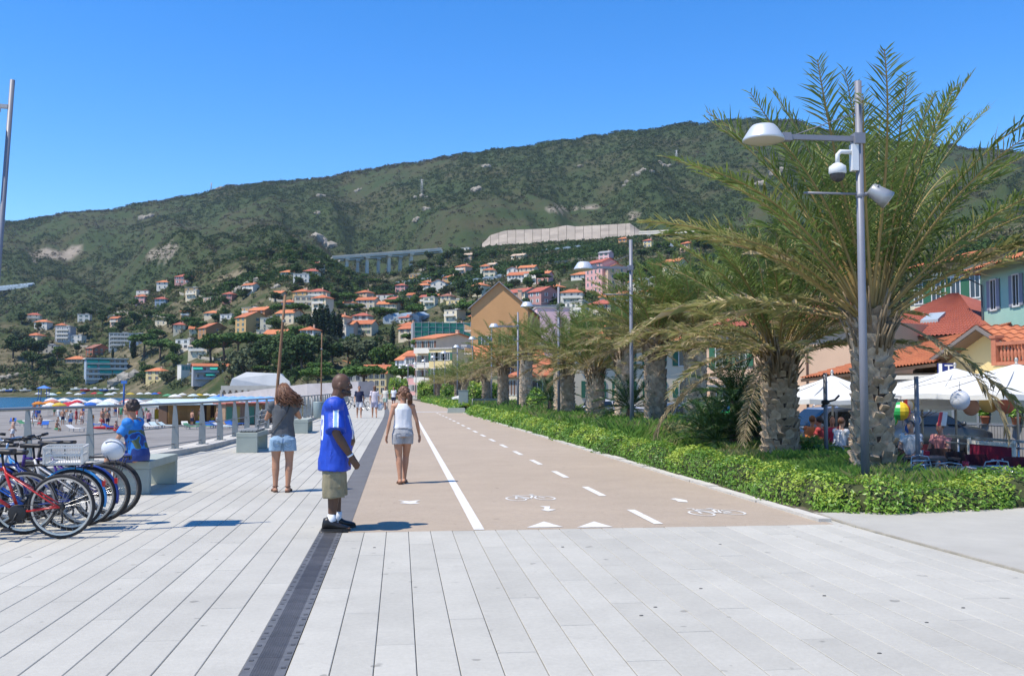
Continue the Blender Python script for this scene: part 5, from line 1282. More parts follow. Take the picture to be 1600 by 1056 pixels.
bicycle(bpos(112,828), .10, .05, 'blue bicycle with blue mudguards carrying a pale plastic crate', c_dblue, fender=c_ltb, rack=True, crate=True, style='city', saddle_z=.88)
bicycle(bpos(134,821), .0, .02, 'silver bicycle with a red rear light between the crate bicycle and the mountain bikes', c_sil, fender=c_dblue, style='lady', saddle_z=.93)
bicycle(bpos(158,815), -.06, .04, 'purple mountain bike with thick tyres, second from the bench', c_purp, rad=.35, tw=.026, style='mtb', saddle_z=.94)
bicycle(bpos(177,806), -.04, .05, 'black mountain bike with a rear rack, closest to the bench', m_black, rad=.35, tw=.026, rack=True, style='mtb', saddle_z=.92)
bicycle(bpos(38,834), .12, .05, 'bright blue bicycle parked left of the red one', c_blue, style='sport', saddle_z=.9)
bicycle(bpos(8,822), .1, .04, 'dark red bicycle at the left edge behind the blue one', bm_('wine',(0.25,0.02,0.05)), style='mtb', saddle_z=.9)
bicycle(bpos(48,812), .05, .05, 'navy bicycle behind the bright blue one', c_dblue, style='lady', saddle_z=.9)
bicycle(bpos(88,804), .02, .04, 'light blue city bicycle at the back of the row', c_ltb, fender=c_sil, style='city', saddle_z=.88)
# helmet on the crate bicycle side of the bench
p = G(177,806); q = D(177,694,12.3)
t = thing('cycle_helmet', 'white cycle helmet resting on the saddle of the black mountain bike', 'helmet', (q.x, q.y, q.z-.06), .3)
hb = MB(); hb.ell((0,0,0), (.135,.112,.125), 20, 12); hm_ = hb.build('shell', mat('helmet_white', (0.62,0.64,0.66), .3), t); hm_.rotation_euler = (.3, .5, 0)
mb = MB()
for y in (-.05, 0, .05): mb.tube([(.10*math.cos(a)*1.32, y, .127*math.sin(a)*(1-abs(y)*2)) for a in np.linspace(.4,2.7,9)], .007, 4)
o = mb.build('vent_ribs', mat('helmet_grey', (0.30,0.31,0.33), .5), t); o.rotation_euler = (.3, .5, 0)
mb = MB(); mb.tube([(-.07,-.09,-.07),(-.02,-.06,-.17),(.05,.04,-.19),(.0,.09,-.07)], .006, 4); mb.build('chin_strap', m_black, t)
# distant bicycles by the end of the promenade
for k, (px, py) in enumerate(((563,640),(574,641),(598,637))):
    bicycle((G(px,py).x, G(px,py).y, 0), (.2,1.2,1.9)[k], .04, ('distant dark bicycle by the walking man','distant silver bicycle by the far walkers','farthest bicycle leaning near the path')[k], (m_black, c_sil, c_blue)[k], style='city')
# ------------------------------------------------------------------ palms
m_pg = leafmat('palm_green', (0.125,0.190,0.042), (0.225,0.290,0.075), 0.42, 0.45, 0.22, 0.9, 0.35)
m_py = leafmat('palm_olive', (0.215,0.235,0.072), (0.36,0.335,0.135), 0.42, 0.5, 0.2, 0.9, 0.3)
m_pd = leafmat('palm_dry', (0.32,0.26,0.145), (0.52,0.42,0.25), 0.32, 0.7, 0.18, 1.2, 0.2)
m_st = mat('palm_stalk', (0.26,0.20,0.065), .6, col2=(0.33,0.23,0.10), scale=3)
m_fib = mat('palm_fibre', (0.085,0.06,0.042), .95, var=.4, scale=9, bump=.6, bscale=25)
m_scale = mat('palm_scale', (0.235,0.175,0.120), .9, col2=(0.50,0.40,0.285), scale=5, bump=.5, bscale=40, rnd=.35)
m_skirt = mat('dry_skirt', (0.16,0.12,0.075), .9, col2=(0.29,0.22,0.14), scale=4)
def frond_mesh(name, L, e0, droop, nl, lw, ll, mats, seed, vee=0.55, tipbend=0.0, dryfrac=0.0, twist=0.0):
    rg = random.Random(seed); n_ = 16; pts = []; p = Vector((0,0,0)); side_drift = 0
    for i in range(n_+1):
        t = i/n_; e = e0-droop*(t**1.5); pts.append(p.copy())
        p = p+Vector((math.cos(e), twist*t*t, math.sin(e)))*(L/n_)
    mb = MB(); mb.tube(pts, [.032*(1-.88*i/n_)*(L/3.6)+.003 for i in range(n_+1)], 5, 1, caps=False, flat=.6)
    vs, fs, ms_l = [], [], []
    def at(t):
        f = t*n_; i = min(n_-1, int(f)); return pts[i].lerp(pts[i+1], f-i), (pts[i+1]-pts[i]).normalized()
    for k in range(nl):
        t = .20+.80*(k+rg.random()*.5)/nl
        q, tg = at(t); sd = Vector((0,1,0)); up = sd.cross(tg)*-1
        up = tg.cross(sd)*-1 if tg.cross(sd).z < 0 else tg.cross(sd)
        prof_ = (math.sin(math.pi*min(1, (t-.12)/.95))**.6)
        for s_ in (-1, 1):
            l_ = ll*prof_*rg.uniform(.68,1.15)*(1 if t < .9 else .8); fw = rg.uniform(.40,1.08)+t*.35
            dirv = (tg*fw+sd*s_*1.0+up*(vee*rg.uniform(.1,1.7))).normalized()
            wv = (tg*.9-sd*s_*.25+up*.45*rg.uniform(-1,1)).normalized()*lw*.5
            mid = q+dirv*l_*.5+Vector((0,0,-.02*l_)); tip = q+dirv*l_+Vector((rg.uniform(-.03,.03),rg.uniform(-.03,.03),-(tipbend+.12)*l_*rg.uniform(.4,1.6)))
            o = len(vs); vs += [q-wv*.5, q+wv*.5, mid+wv, tip, mid-wv]
            fs.append((o,o+1,o+2,o+3,o+4)); ms_l.append(2 if rg.random() < dryfrac*(.4+t) else 0)
    o = len(mb.v); mb.v += [tuple(v) for v in vs]
    for f, mi in zip(fs, ms_l): mb.f.append(tuple(i+o for i in f)); mb.m.append(mi); mb.sm.append(False)
    return mb.mesh(name, mats)
# frond kinds: (start elevation, droop) for a length of one crown size
FR = []
SPEC = [(84,20,0,0,.0),(78,26,0,.03,.0),(70,34,0,.06,.0),(62,40,0,.1,.03),(54,42,0,.15,.05),(46,46,0,.2,.08),(38,46,1,.1,.1),(28,50,1,.2,.1),(18,52,1,.4,.15),(2,55,2,.6,.2),(-18,55,2,.8,.25)]
for i, (e, dr, kind, dry, tb) in enumerate(SPEC):
    ms_ = {0:(m_pg,m_st,m_py),1:(m_py,m_st,m_pd),2:(m_pd,m_skirt,m_pd)}[kind]
    FR.append([frond_mesh('frond', 3.7*(1-.08*abs(i-4)/5), R(e), R(dr), 60, .024, .50, ms_, 300+i*5+j, .45, tb, dry, twist=(j-.5)*.25) for j in range(2)])
sc_ = MB(); sc_.add([(-.085,.0,-.10),(.085,.0,-.10),(.095,.055,.05),(0,.085,.12),(-.095,.055,.05),(-.07,-.06,-.10),(.07,-.06,-.10),(0,-.05,.10)], [(0,1,2,3,4),(0,5,6,1),(1,6,7,3,2),(0,4,3,7,5)])
scale_me = sc_.mesh('leaf_base', m_scale)
sc2 = MB(); sc2.add([(-.075,.0,-.09),(.075,.0,-.09),(.06,.085,.06),(-.055,.10,.045),(-.06,-.06,-.09),(.06,-.06,-.09),(.05,-.03,.07),(-.05,-.03,.05)], [(0,1,2,3),(0,4,5,1),(1,5,6,2),(0,3,7,4),(2,6,7,3)])
scale_me2 = sc2.mesh('leaf_base', m_scale)
def palm(p, h, r0, crown, label, wind=0.0, nf=70, el=(84,-10), scales='parts', seed=1, dry=1.0, lean=(0,0), group='palms of the planted bed', bias=None, keepout=False):
    rg = random.Random(seed); t = thing('palm_tree', label, 'palm', p, 0, group)
    tr = MB(); n_ = 8; pts = []; rs = []
    for i in range(n_+1):
        q = i/n_; pts.append((lean[0]*q*q, lean[1]*q*q, h*q-.15)); rs.append(r0*(1.02-.18*q+.10*max(0, q-.75)*4*(1-q)+.12*max(0, .12-q)*8)*.90)
    tr.tube(pts, rs, 16); trunk = tr.build('trunk', m_fib, t)
    # leaf bases in a spiral
    rows = max(5, int(h/.145)); per = max(8, int(2*math.pi*r0/.185)); tot = rows*per
    lst = []
    for i in range(rows):
        q = (i+.4)/rows; f = q*n_; k = min(n_-1, int(f)); c_ = Vector(pts[k]).lerp(Vector(pts[k+1]), f-k); rr = rs[k]*(1-(f-k))+rs[k+1]*(f-k)
        for j in range(per):
            a = 2*math.pi*(j+.5*(i%2)+rg.uniform(-.12,.12))/per; lst.append((c_+Vector((math.cos(a)*rr*.99, math.sin(a)*rr*.99, rg.uniform(-.03,.03))), a, rg.uniform(.85,1.3), rg.uniform(-.25,.3), rg.random() < .5))
    if scales == 'parts':
        # the ones facing the promenade first
        lst.sort(key=lambda s: -(-math.sin(s[1])*p[1]-math.cos(s[1])*p[0])) if False else lst.sort(key=lambda s: math.cos(s[1])*p[0]+math.sin(s[1])*p[1])
        one, rest = lst[:300], lst[300:]
    else: one, rest = [], lst
    for (c_, a, s_, tl, w_) in one:
        o = link('leaf_base', scale_me if w_ else scale_me2, t, c_); o.rotation_euler = Euler((tl, 0, a-math.pi/2)); o.scale = (s_*1.12, s_, s_*1.05)
    if rest:
        mb = MB(); base = [(Vector(v.co)) for v in scale_me.vertices]; fcs = [tuple(f.vertices) for f in scale_me.polygons]
        for (c_, a, s_, tl, w_) in rest:
            M = Euler((tl, 0, a-math.pi/2)).to_matrix(); mb.add([M @ (v*s_*1.1)+c_ for v in base], fcs)
        stuff(mb.build('leaf_base', m_scale, t))
    top = Vector(pts[-1]); ga = 2.39996
    for i in range(nf):
        q = (i+.5)/nf; e = el[0]+(el[1]-el[0])*(q**.85)
        k = min(range(len(SPEC)), key=lambda z: abs(SPEC[z][0]-e+rg.uniform(-6,6)))
        if bias and SPEC[k][2] == 0 and q > .5 and rg.random() < bias: k = min(len(SPEC)-1, k+1)
        a = i*ga+rg.uniform(-.2,.2)
        if keepout and e < 62 and math.cos(a+math.pi/2+.35) > .72: continue
        if bias and e < 45 and math.cos(a) < -.3 and rg.random() < bias+.05: k = min(len(SPEC)-1, max(k, 7)+1)
        a = a+wind*math.sin(a)*.35
        o = link('frond', FR[k][rg.randrange(2)], t, top+Vector((math.cos(a)*r0*.45, math.sin(a)*r0*.45, -.25*q)))
        o.rotation_euler = Euler((rg.uniform(-.25,.25), rg.uniform(-.07,.07), a)); s_ = crown*rg.uniform(.86,1.1); o.scale = (s_, s_*rg.uniform(.9,1.1), s_)
    # fibres and cut stubs under the crown
    mb = MB()
    for i in range(46):
        a = rg.uniform(0, 6.28); rr = r0*rg.uniform(.75,.95); z = -rg.uniform(.05,.75); c_ = top+Vector((math.cos(a)*rr, math.sin(a)*rr, z)); ln = rg.uniform(.25,.55)
        mb.tube([c_-Vector((0,0,.1)), c_+Vector((math.cos(a)*.10, math.sin(a)*.10, ln*.5)), c_+Vector((math.cos(a)*.22, math.sin(a)*.22, ln))], [.05,.035,.02], 5, flat=.5)
    mb.build('stalk_stubs', m_skirt, t)
    return t
P1 = G(1366,752); palm((P1.x, P1.y, 0.08), 3.05, .35, 1.18, 'biggest palm, its thick trunk right behind the nearest lamp post', seed=3, nf=76, el=(88,30), bias=.3, keepout=True)
P2 = G(1220,722); palm((P2.x, P2.y, 0.08), 2.55, .385, .93, 'stout palm with the widest trunk, left of the nearest lamp post', seed=5, nf=80, el=(86,16), bias=.15)
P3 = G(1025,684); palm((P3.x, P3.y, 0.08), 3.3, .34, .80, 'slim-trunked palm just right of the second lamp post', seed=8, nf=80, el=(85,20), bias=.2, scales='stuff')
P4 = D(1087,690,31.5); palm((P4.x, P4.y, 0.05), 3.6, .36, .78, 'palm standing behind the cycads with dry brown stalks', seed=12, nf=64, el=(86,18), bias=.15, scales='stuff')
P5 = D(930,660,42); palm((P5.x, P5.y, .05), 2.6, .40, .82, 'straw-coloured drooping palm left of the second lamp post', seed=14, nf=60, el=(84,16), bias=.3, scales='stuff')
P6 = D(882,660,46); palm((P6.x, P6.y, .05), 3.0, .50, .80, 'thick-trunked drooping palm behind the third lamp post', seed=17, nf=58, el=(84,18), bias=.3, scales='stuff')
P7 = D(822,655,62); palm((P7.x, P7.y, .05), 4.0, .42, .78, 'grey-trunked palm left of the third lamp post', seed=21, nf=54, el=(85,18), bias=.25, scales='stuff')
P8 = D(786,650,66); palm((P8.x, P8.y, .05), 3.4, .38, .86, 'upright green palm between the fourth and fifth lamp posts', seed=23, nf=70, el=(86,0), bias=.1, scales='stuff')
P9 = D(975,660,40); palm((P9.x, P9.y, .05), 3.3, .36, .74, 'palm with tan crown directly behind the second lamp post', seed=25, nf=54, el=(85,18), bias=.25, scales='stuff')
far = [(760,78,'low palm left of the upright green palm'),(742,88,'straw palm behind the sixth lamp post'),(726,98,'straw palm behind the seventh lamp post'),(715,108,'palm in the far row beside the eighth lamp post'),(704,116,'palm in the far row past the eighth lamp post'),(694,126,'far palm next to the ninth lamp post'),(686,136,'farthest palm of the row but one'),(679,146,'farthest palm at the end of the planted bed')]
for k, (px, d_, lb) in enumerate(far):
    q = D(px, 640, d_); palm((q.x, q.y, .05), random.uniform(2.2,2.9), .36, .72, lb, seed=40+k, nf=38, el=(85,14), bias=.2, scales='stuff')
for (tp, k, a, dy, s_) in (('biggest palm',8,-.15,.75,1.05),('biggest palm',9,-.5,.55,.85),('stout palm',9,2.9,.35,.95),('stout palm',8,3.6,.3,.9),('stout palm',9,-2.3,.5,.8)):
    t = [o for o in S.objects if o.get('category') == 'palm' and tp in o['label'] and o['label'].startswith(tp.split()[0])][0]; h_ = 2.95 if 'biggest' in tp else 2.5; r_ = .3
    o = link('frond', FR[k][0], t, (math.cos(a)*r_, math.sin(a)*r_, h_-.2)); o.rotation_euler = Euler((.1, dy, a)); o.scale = (s_,)*3
# ------------------------------------------------------------------ cycads
m_cy = leafmat('cycad_leaf', (0.020,0.062,0.014), (0.048,0.105,0.022), 0.2, 0.35, 0.2, 1.0, .5)
CY = [frond_mesh('frond', 1.25, R(e), R(dr), 46, .014, .20, (m_cy, m_cy, m_py), 700+i, .35, .0, .04) for i, (e, dr) in enumerate(((82,40),(66,50),(48,60),(30,60),(12,55),(-6,45)))]
def cycad(p, h, s, label, seed, nf=46, el=(84,-8)):
    rg = random.Random(seed); t = thing('cycad', label, 'cycad', p, 0, 'cycads under the palms')
    mb = MB(); mb.tube([(0,0,-.1),(0,0,h*.5),(0,0,h)], [.17,.16,.13], 12); mb.build('trunk', m_fib, t)
    for i in range(nf):
        q = (i+.5)/nf; e = el[0]+(el[1]-el[0])*q; k = min(range(6), key=lambda z: abs((82,66,48,30,12,-6)[z]-e)); a = i*2.39996+rg.uniform(-.15,.15)
        o = link('frond', CY[k], t, (math.cos(a)*.05, math.sin(a)*.05, h)); o.rotation_euler = (rg.uniform(-.15,.15), 0, a); o.scale = (s*rg.uniform(.9,1.1),)*3
    return t
q = D(1150,690,24.5); cycad((q.x, q.y, .05), 1.25, 1.10, 'tall cycad with the topmost dark green rosette left of the stout palm', 1, 54)
for k, (px, py, d_, h, s_, lb) in enumerate(((1120,700,23.0,.35,1.0,'low cycad rosette in front of the tall cycad, leftmost of the front ones'),(1165,700,23.2,.45,.95,'low cycad rosette right below the tall cycad'),(1180,690,24.2,.7,.9,'cycad half hidden by the stout palm trunk'),(1100,690,25.5,.4,.9,'cycad at the left rear of the clump'),
        (985,675,33,.9,1.2,'dark cycad behind the second lamp post'),(860,655,52,.9,1.3,'distant cycad beside the thick-trunked drooping palm'))):
    q = D(px, py, d_); cycad((q.x, q.y, .05), h, s_, lb, 10+k, 40)
# ------------------------------------------------------------------ hedge, grass, bed plants
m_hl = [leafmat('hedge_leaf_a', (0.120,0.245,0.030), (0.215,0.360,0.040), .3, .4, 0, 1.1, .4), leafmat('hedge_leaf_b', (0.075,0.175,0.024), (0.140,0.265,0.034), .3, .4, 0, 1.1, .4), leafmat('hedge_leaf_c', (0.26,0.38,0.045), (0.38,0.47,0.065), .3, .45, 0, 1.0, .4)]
m_core = mat('hedge_twigs', (0.045,0.055,0.018), .95, var=.4, scale=12, bump=.8, bscale=30)
def hedge(name, path, width, height, dens, size, label, seed, taper=True, group=None):
    """path: list of (x, y) centre points; leafy mass on twiggy core"""
    rg = np.random.default_rng(seed); pts = [Vector((a, b_, 0)) for a, b_ in path]
    t = thing(name, label, 'hedge', (0,0,0), 0, group)
    L = sum((b_-a).length for a, b_ in zip(pts[:-1], pts[1:])); n_ = max(4, int(L/.35)); ctr = []; acc = [0]
    for a, b_ in zip(pts[:-1], pts[1:]): acc.append(acc[-1]+(b_-a).length)
    def at(s): 
        k = max(0, min(len(pts)-2, int(np.searchsorted(acc, s))-1)); f = (s-acc[k])/max(1e-6, acc[k+1]-acc[k]); return pts[k].lerp(pts[k+1], f), (pts[k+1]-pts[k]).normalized()
    m_ = 12
    acc_ = np.array(acc); PX = np.array([p.x for p in pts]); PY = np.array([p.y for p in pts])
    def geo_(s):
        k = np.clip(np.searchsorted(acc_, s)-1, 0, len(pts)-2); f = (s-acc_[k])/(acc_[k+1]-acc_[k]); dx, dy = PX[k+1]-PX[k], PY[k+1]-PY[k]; l_ = np.hypot(dx, dy)
        return PX[k]+dx*f, PY[k]+dy*f, -dy/l_, dx/l_
    def rad(s, a):
        e = np.clip(np.minimum((s+.25)/.5, (L-s+.25)/.5), .3, 1) if taper else np.ones_like(s)
        return (.78+.5*fbm(s*1.1+seed, a*.9+3, 2))*np.sqrt(e)
    S_, A_ = np.meshgrid(np.linspace(0, L, n_+1), np.linspace(0, math.pi, m_), indexing='ij'); S_, A_ = S_.ravel(), A_.ravel()
    x, y, nx, ny = geo_(S_); r = rad(S_, A_)*.78; ca = np.cos(A_)*width/2*r
    cv = np.stack([x+nx*ca, y+ny*ca, np.maximum(0, np.sin(A_))*height*r], -1); cf = []
    for i in range(n_):
        for j in range(m_-1): a = i*m_+j; cf.append((a, a+1, a+m_+1, a+m_))
    mb = MB(); mb.add(cv.tolist(), cf, 0, True); mb.build('twigs', m_core, t)
    N_ = int(dens*L*(width*.6+2*height*.8)); s = rg.random(N_)*L; a = rg.random(N_)*math.pi; x, y, nx, ny = geo_(s); end = rg.random(N_) < .10; s = np.where(end, np.where(rg.random(N_) < .5, 0.0, L)+rg.normal(size=N_)*.04, s); r = rad(np.clip(s,0,L), a)*rg.uniform(.84,1.10,N_)*np.where(end, np.sqrt(rg.random(N_)), 1); ca = np.cos(a)*width/2*r
    q = np.stack([x+nx*ca, y+ny*ca, np.sin(a)*height*r], -1)
    nrm = np.stack([nx*np.cos(a)/width, ny*np.cos(a)/width, np.sin(a)/height/2+.25], -1); nrm /= np.linalg.norm(nrm, axis=1)[:, None]; nrm += rg.normal(size=(N_,3))*.55
    unit = lambda v: v/np.linalg.norm(v, axis=1)[:, None]
    nrm = unit(nrm); u = unit(np.cross(nrm, rg.normal(size=(N_,3)))); v = np.cross(nrm, u); z = (size*rg.uniform(.6,1.35,N_))[:, None]
    Vs = np.stack([q-u*z*.5, q+v*z*.27+nrm*z*.06, q+u*z*.55, q-v*z*.27+nrm*z*.06], 1)
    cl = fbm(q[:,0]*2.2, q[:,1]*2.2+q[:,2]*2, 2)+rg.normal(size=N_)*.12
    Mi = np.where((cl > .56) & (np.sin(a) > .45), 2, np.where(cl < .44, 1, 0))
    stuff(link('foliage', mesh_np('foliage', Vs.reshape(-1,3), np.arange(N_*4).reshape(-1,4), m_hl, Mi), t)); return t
hp = [(pathR(y)+.62+shf(y), y) for y in (12.3,13.5,15,17,19,21,23)]
hedge('hedge', [(6.6,11.95),(6.05,12.15),(5.8,12.6)]+[(a+.05, b_) for a, b_ in hp[1:]], .95, .42, 1250, .055, 'clipped yellow-green hedge running along the right edge of the path, near end', 1, taper=True)
hedge('hedge', [(pathR(y)+.62+shf(y), y) for y in (22.8,26,30,35,40)], 1.0, .45, 800, .075, 'middle stretch of the yellow-green hedge by the second lamp post', 2, taper=False)
hedge('hedge', [(pathR(y)+.62+shf(y), y) for y in (39.8,48,56,63)], 1.1, .48, 330, .13, 'far stretch of the hedge ending at the grey cabinet', 3, taper=False)
hedge('hedge', [(pathR(y)+.62+shf(y), y) for y in (70,85,100,120)], 1.1, .5, 170, .2, 'distant hedge beyond the crossing band', 4)
h0 = [G(1300,806), G(1365,803), G(1425,803)]
hedge('hedge', [(5.6,12.5),(6.1,12.2),(7.2,12.3),(8.1,12.5)], 1.05, .29, 1150, .060, 'darker hedge around the foot of the nearest lamp post', 5)
hedge('hedge', [(7.75,12.85),(8.4,12.7),(9.2,12.95),(10.2,13.2),(11.2,13.4),(12.5,13.6)], 1.4, .42, 1050, .062, 'bushy yellow-green hedge at the right edge in front of the café', 6)
q = D(1445,745,18.6); hedge('hedge', [(q.x-.9, q.y),(q.x, q.y+.1),(q.x+1.6, q.y-.1)], .8, .42, 1000, .055, 'low bright green hedge between the biggest palm and the café chairs', 7).location.z = -.42
q = D(1268,715,22.5); hedge('shrub', [(q.x-.25, q.y),(q.x+.3, q.y)], .6, .62, 900, .07, 'small yellow-green shrub right of the stout palm', 8).location.z = -.2
q = D(1308,712,22.8); hedge('shrub', [(q.x-.2, q.y),(q.x+.25, q.y)], .5, .5, 900, .07, 'small yellow-green shrub left of the biggest palm trunk', 9).location.z = -.2
# grass
m_gr = [leafmat('grass_a', (0.120,0.240,0.040), (0.210,0.330,0.062), .35, .6, 0, .6, .2), leafmat('grass_b', (0.22,0.24,0.085), (0.34,0.31,0.14), .3, .6, 0, .6, .2)]
def grass(name, n_, yr, hmin, hmax, wd, seed, xr):
    rg = np.random.default_rng(seed); y = rg.uniform(yr[0], yr[1], n_); xl = np.array([xr(v)[0] for v in y]); xh = np.array([xr(v)[1] for v in y]); x = xl+(xh-xl)*rg.random(n_)
    cl = fbm(x*.8, y*.8, 3); keep = cl+rg.normal(size=n_)*.1 > .38; x, y, cl = x[keep], y[keep], cl[keep]; n_ = len(x)
    h = (hmin+(hmax-hmin)*rg.random(n_)**1.5)*(.5+1.1*np.clip((cl-.3)*2.5, 0, 1)); a = rg.random(n_)*6.28; b_ = rg.normal(size=(n_,2))*.35
    z0 = .10; dx, dy = np.cos(a)*wd, np.sin(a)*wd
    V_ = np.stack([np.stack([x-dx, y-dy, np.full(n_, z0)], -1), np.stack([x+dx, y+dy, np.full(n_, z0)], -1), np.stack([x+dx*.6+b_[:,0]*h*.3, y+dy*.6+b_[:,1]*h*.3, z0+h*.6], -1), np.stack([x+b_[:,0]*h, y+b_[:,1]*h, z0+h], -1)], 1)
    mi = (fbm(x*.45+7, y*.45, 3)+rg.normal(size=n_)*.07 > .60).astype(int)
    o = stuff(link(name, mesh_np(name, V_.reshape(-1,3), np.arange(n_*4).reshape(-1,4), m_gr, mi))); tag(o, 'green and straw-coloured grass growing in the planted bed', 'grass'); return o
rx = lambda y: (pathR(y)+1.0+shf(y), pathR(y)+shf(y)+(bed_r(y)-pathR(y))*.76)
grass('bed_grass', 80000, (13.0,24), .06, .26, .0035, 1, rx); grass('bed_grass', 95000, (24,48), .10, .42, .0042, 2, rx); grass('bed_grass', 40000, (48,125), .14, .5, .010, 3, rx)
# leafy shrubs deeper in the bed and along the street
for k, (px, d_, h, w_, lb) in enumerate(((745,84,1.8,2.6,'dark leafy shrub right of the grey cabinet'),(770,80,1.9,2.2,'leafy shrub between the fifth and sixth lamp posts'),(838,60,1.3,2.0,'low shrub below the grey-trunked palm'),(700,112,1.8,3,'distant shrub below the far palms'),(665,140,2.4,4,'dark shrubs where the path bends away'),(622,150,3.0,5,'green shrubs at the end of the path below the pines'))):
    q = D(px, 640, d_); hedge('shrub', [(q.x-w_*.3, q.y),(q.x+w_*.3, q.y)], w_*.8, h, 160, .22, lb, 30+k)
# cabinet and block at the hedge end
q = G(722,641); t = thing('utility_cabinet', 'grey-green cabinet at the end of the hedge by the crossing', 'cabinet', (q.x+.1, q.y, 0))
mb = MB(); mb.box((0,0,.75), (.7,.4,1.4)); mb.box((0,0,1.47), (.76,.46,.06)); mb.box((0,0,.03), (.74,.44,.06)); mb.build('casing', mat('cabinet_green', (0.24,0.29,0.27), .6), t)
mb = MB(); mb.box((-.01,-.21,.75), (.62,.02,1.25)); mb.build('door', mat('cabinet_door', (0.27,0.32,0.30), .6), t)
q = G(713,645); t = thing('concrete_block', 'pale concrete block at the foot of the grey-green cabinet', 'block', (q.x, q.y, 0)); mb = MB(); mb.box((0,0,.16), (1.2,.5,.34), taper=(.92,.85)); mb.build('block', m_conb, t)
a, b_ = G(738,641), G(795,640); t = thing('low_barrier', 'low grey metal barrier in the shrubs right of the cabinet', 'barrier', (0,0,0))
for f in (.0,.33,.66,1):
    c_ = a.lerp(b_, f); mb = MB(); mb.tube([(c_.x,c_.y,0),(c_.x,c_.y,.85)], .04, 6); mb.build('post', m_galv, t)
for z in (.45,.8): mb = MB(); mb.box(((a.x+b_.x)/2,(a.y+b_.y)/2,z), ((b_-a).length,.05,.14), rot=(0,0,math.atan2(b_.y-a.y,b_.x-a.x))); mb.build('board', m_galv, t)
# ------------------------------------------------------------------ houses behind the café terrace
def tile_roof(t, corners, nx, ny, m, name='roof', parent_off=(0,0,0), thick=.12):
    """a sloping plane of barrel-tile ribs between eave a-b and ridge d-c"""
    a, b_, c_, d_ = [Vector(v) for v in corners]; nrm = (b_-a).cross(d_-a).normalized()
    if nrm.z < 0: nrm = -nrm
    mb = MB(); per = 6; vs = []; fs = []
    for j in range(ny+1):
        for jj in (0, 1):
            if j == ny and jj: continue
            v = j/ny if not jj else (j+.97)/ny
            lift = .035*(1 if not jj else 0.0)
            for i in range(nx*per+1):
                u = i/(nx*per); p = a.lerp(b_, u).lerp(d_.lerp(c_, u), v); vs.append(p+nrm*(.035*math.cos(u*nx*2*math.pi)+.04+(.03 if not jj else .0)))
    w_ = nx*per+1; rows = len(vs)//w_
    for r in range(rows-1):
        for i in range(w_-1): q = r*w_+i; fs.append((q, q+1, q+w_+1, q+w_))
    mb.add(vs, fs); lo = [v-nrm*thick for v in (a, b_, c_, d_)]
    mb.add([a,b_,c_,d_]+lo, [(7,6,5,4),(0,4,5,1),(1,5,6,2),(2,6,7,3),(3,7,4,0)], 1)
    o = mb.build(name, [m, mat('eave_wood', (0.16,0.105,0.07), .8)], t); o['kind'] = 'stuff' if False else 'part'; del o['kind']; return o
m_tile = mat('roof_tile', (0.50,0.175,0.075), .9, col2=(0.36,0.115,0.055), scale=1.6, bump=.3, bscale=20)
m_tile2 = mat('roof_tile_red', (0.36,0.105,0.065), .9, col2=(0.28,0.08,0.055), scale=1.2, bump=.3, bscale=20)
def local(t, w): return Vector(w)-t.location
# yellow gabled house behind the café
d0 = 41; A = D(1462,640,d0); A.z = 0; B = D(1640,640,d0-5); B.z = 0
t = thing('gabled_house', 'low yellow gabled house with orange tiles behind the white umbrellas', 'house', A, math.atan2(B.y-A.y, B.x-A.x))
Wg = (B-A).length; Lg = 9.5; He, Hr = 2.5, 3.75
mb = MB(); mb.add([(0,0,0),(Wg,0,0),(Wg,0,He),(Wg*.55,0,Hr),(0,0,He),(0,Lg,0),(Wg,Lg,0),(Wg,Lg,He),(Wg*.55,Lg,Hr),(0,Lg,He)], [(0,1,2,3,4),(5,9,8,7,6),(0,4,9,5),(1,6,7,2)]); mb.build('wall', WALLS['yellow'], t)
tile_roof(t, [(-.5,Lg+.3,He-.28),(-.5,-.6,He-.28),(Wg*.55,-.6,Hr+.05),(Wg*.55,Lg+.3,Hr+.05)], 26, 14, m_tile)
tile_roof(t, [(Wg+.5,-.6,He-.3),(Wg+.5,Lg+.3,He-.3),(Wg*.55,Lg+.3,Hr+.05),(Wg*.55,-.6,Hr+.05)], 26, 10, m_tile)
for x0, x1 in ((-.5, Wg*.55), (Wg*.55, Wg+.5)):
    z0, z1 = (He-.35, Hr-.05) if x0 < 0 else (Hr-.05, He-.38); mb = MB(); mb.add([(x0,-.62,z0),(x1,-.62,z1),(x1,-.62,z1+.14),(x0,-.62,z0+.14),(x0,-.5,z0),(x1,-.5,z1),(x1,-.5,z1+.14),(x0,-.5,z0+.14)], [(0,1,2,3),(7,6,5,4),(0,4,5,1),(3,2,6,7)]); mb.build('barge_board', mat('barge_grey', (0.20,0.17,0.15), .8), t)
link('window', window_mesh(.8,1.1,'brown'), t, (.9,-.001,1.6))
# long low roof left of it
A = D(1272,640,43); A.z = 0; B = D(1470,640,40); B.z = 0
t = thing('low_house', 'long low pink building with an orange tiled roof behind the biggest palm trunk', 'house', A, math.atan2(B.y-A.y, B.x-A.x)); Wl = (B-A).length
mb = MB(); mb.box((Wl/2,3,1.1), (Wl-.4,6,2.2)); mb.build('wall', WALLS['peach'], t)
tile_roof(t, [(-.3,-.5,2.0),(Wl+.1,-.5,2.55),(Wl+.1,5.6,4.3),(2.6,5.6,3.75)], 44, 16, m_tile)
for k in range(4): link('window', window_mesh(.9,1.0,'none'), t, (1.1+k*1.45,-.002,1.25))
mb = MB(); mb.tube([(2.5,1.0,2.4),(2.5,1.0,4.1)], .05, 6); mb.build('flue_pipe', m_galv, t)
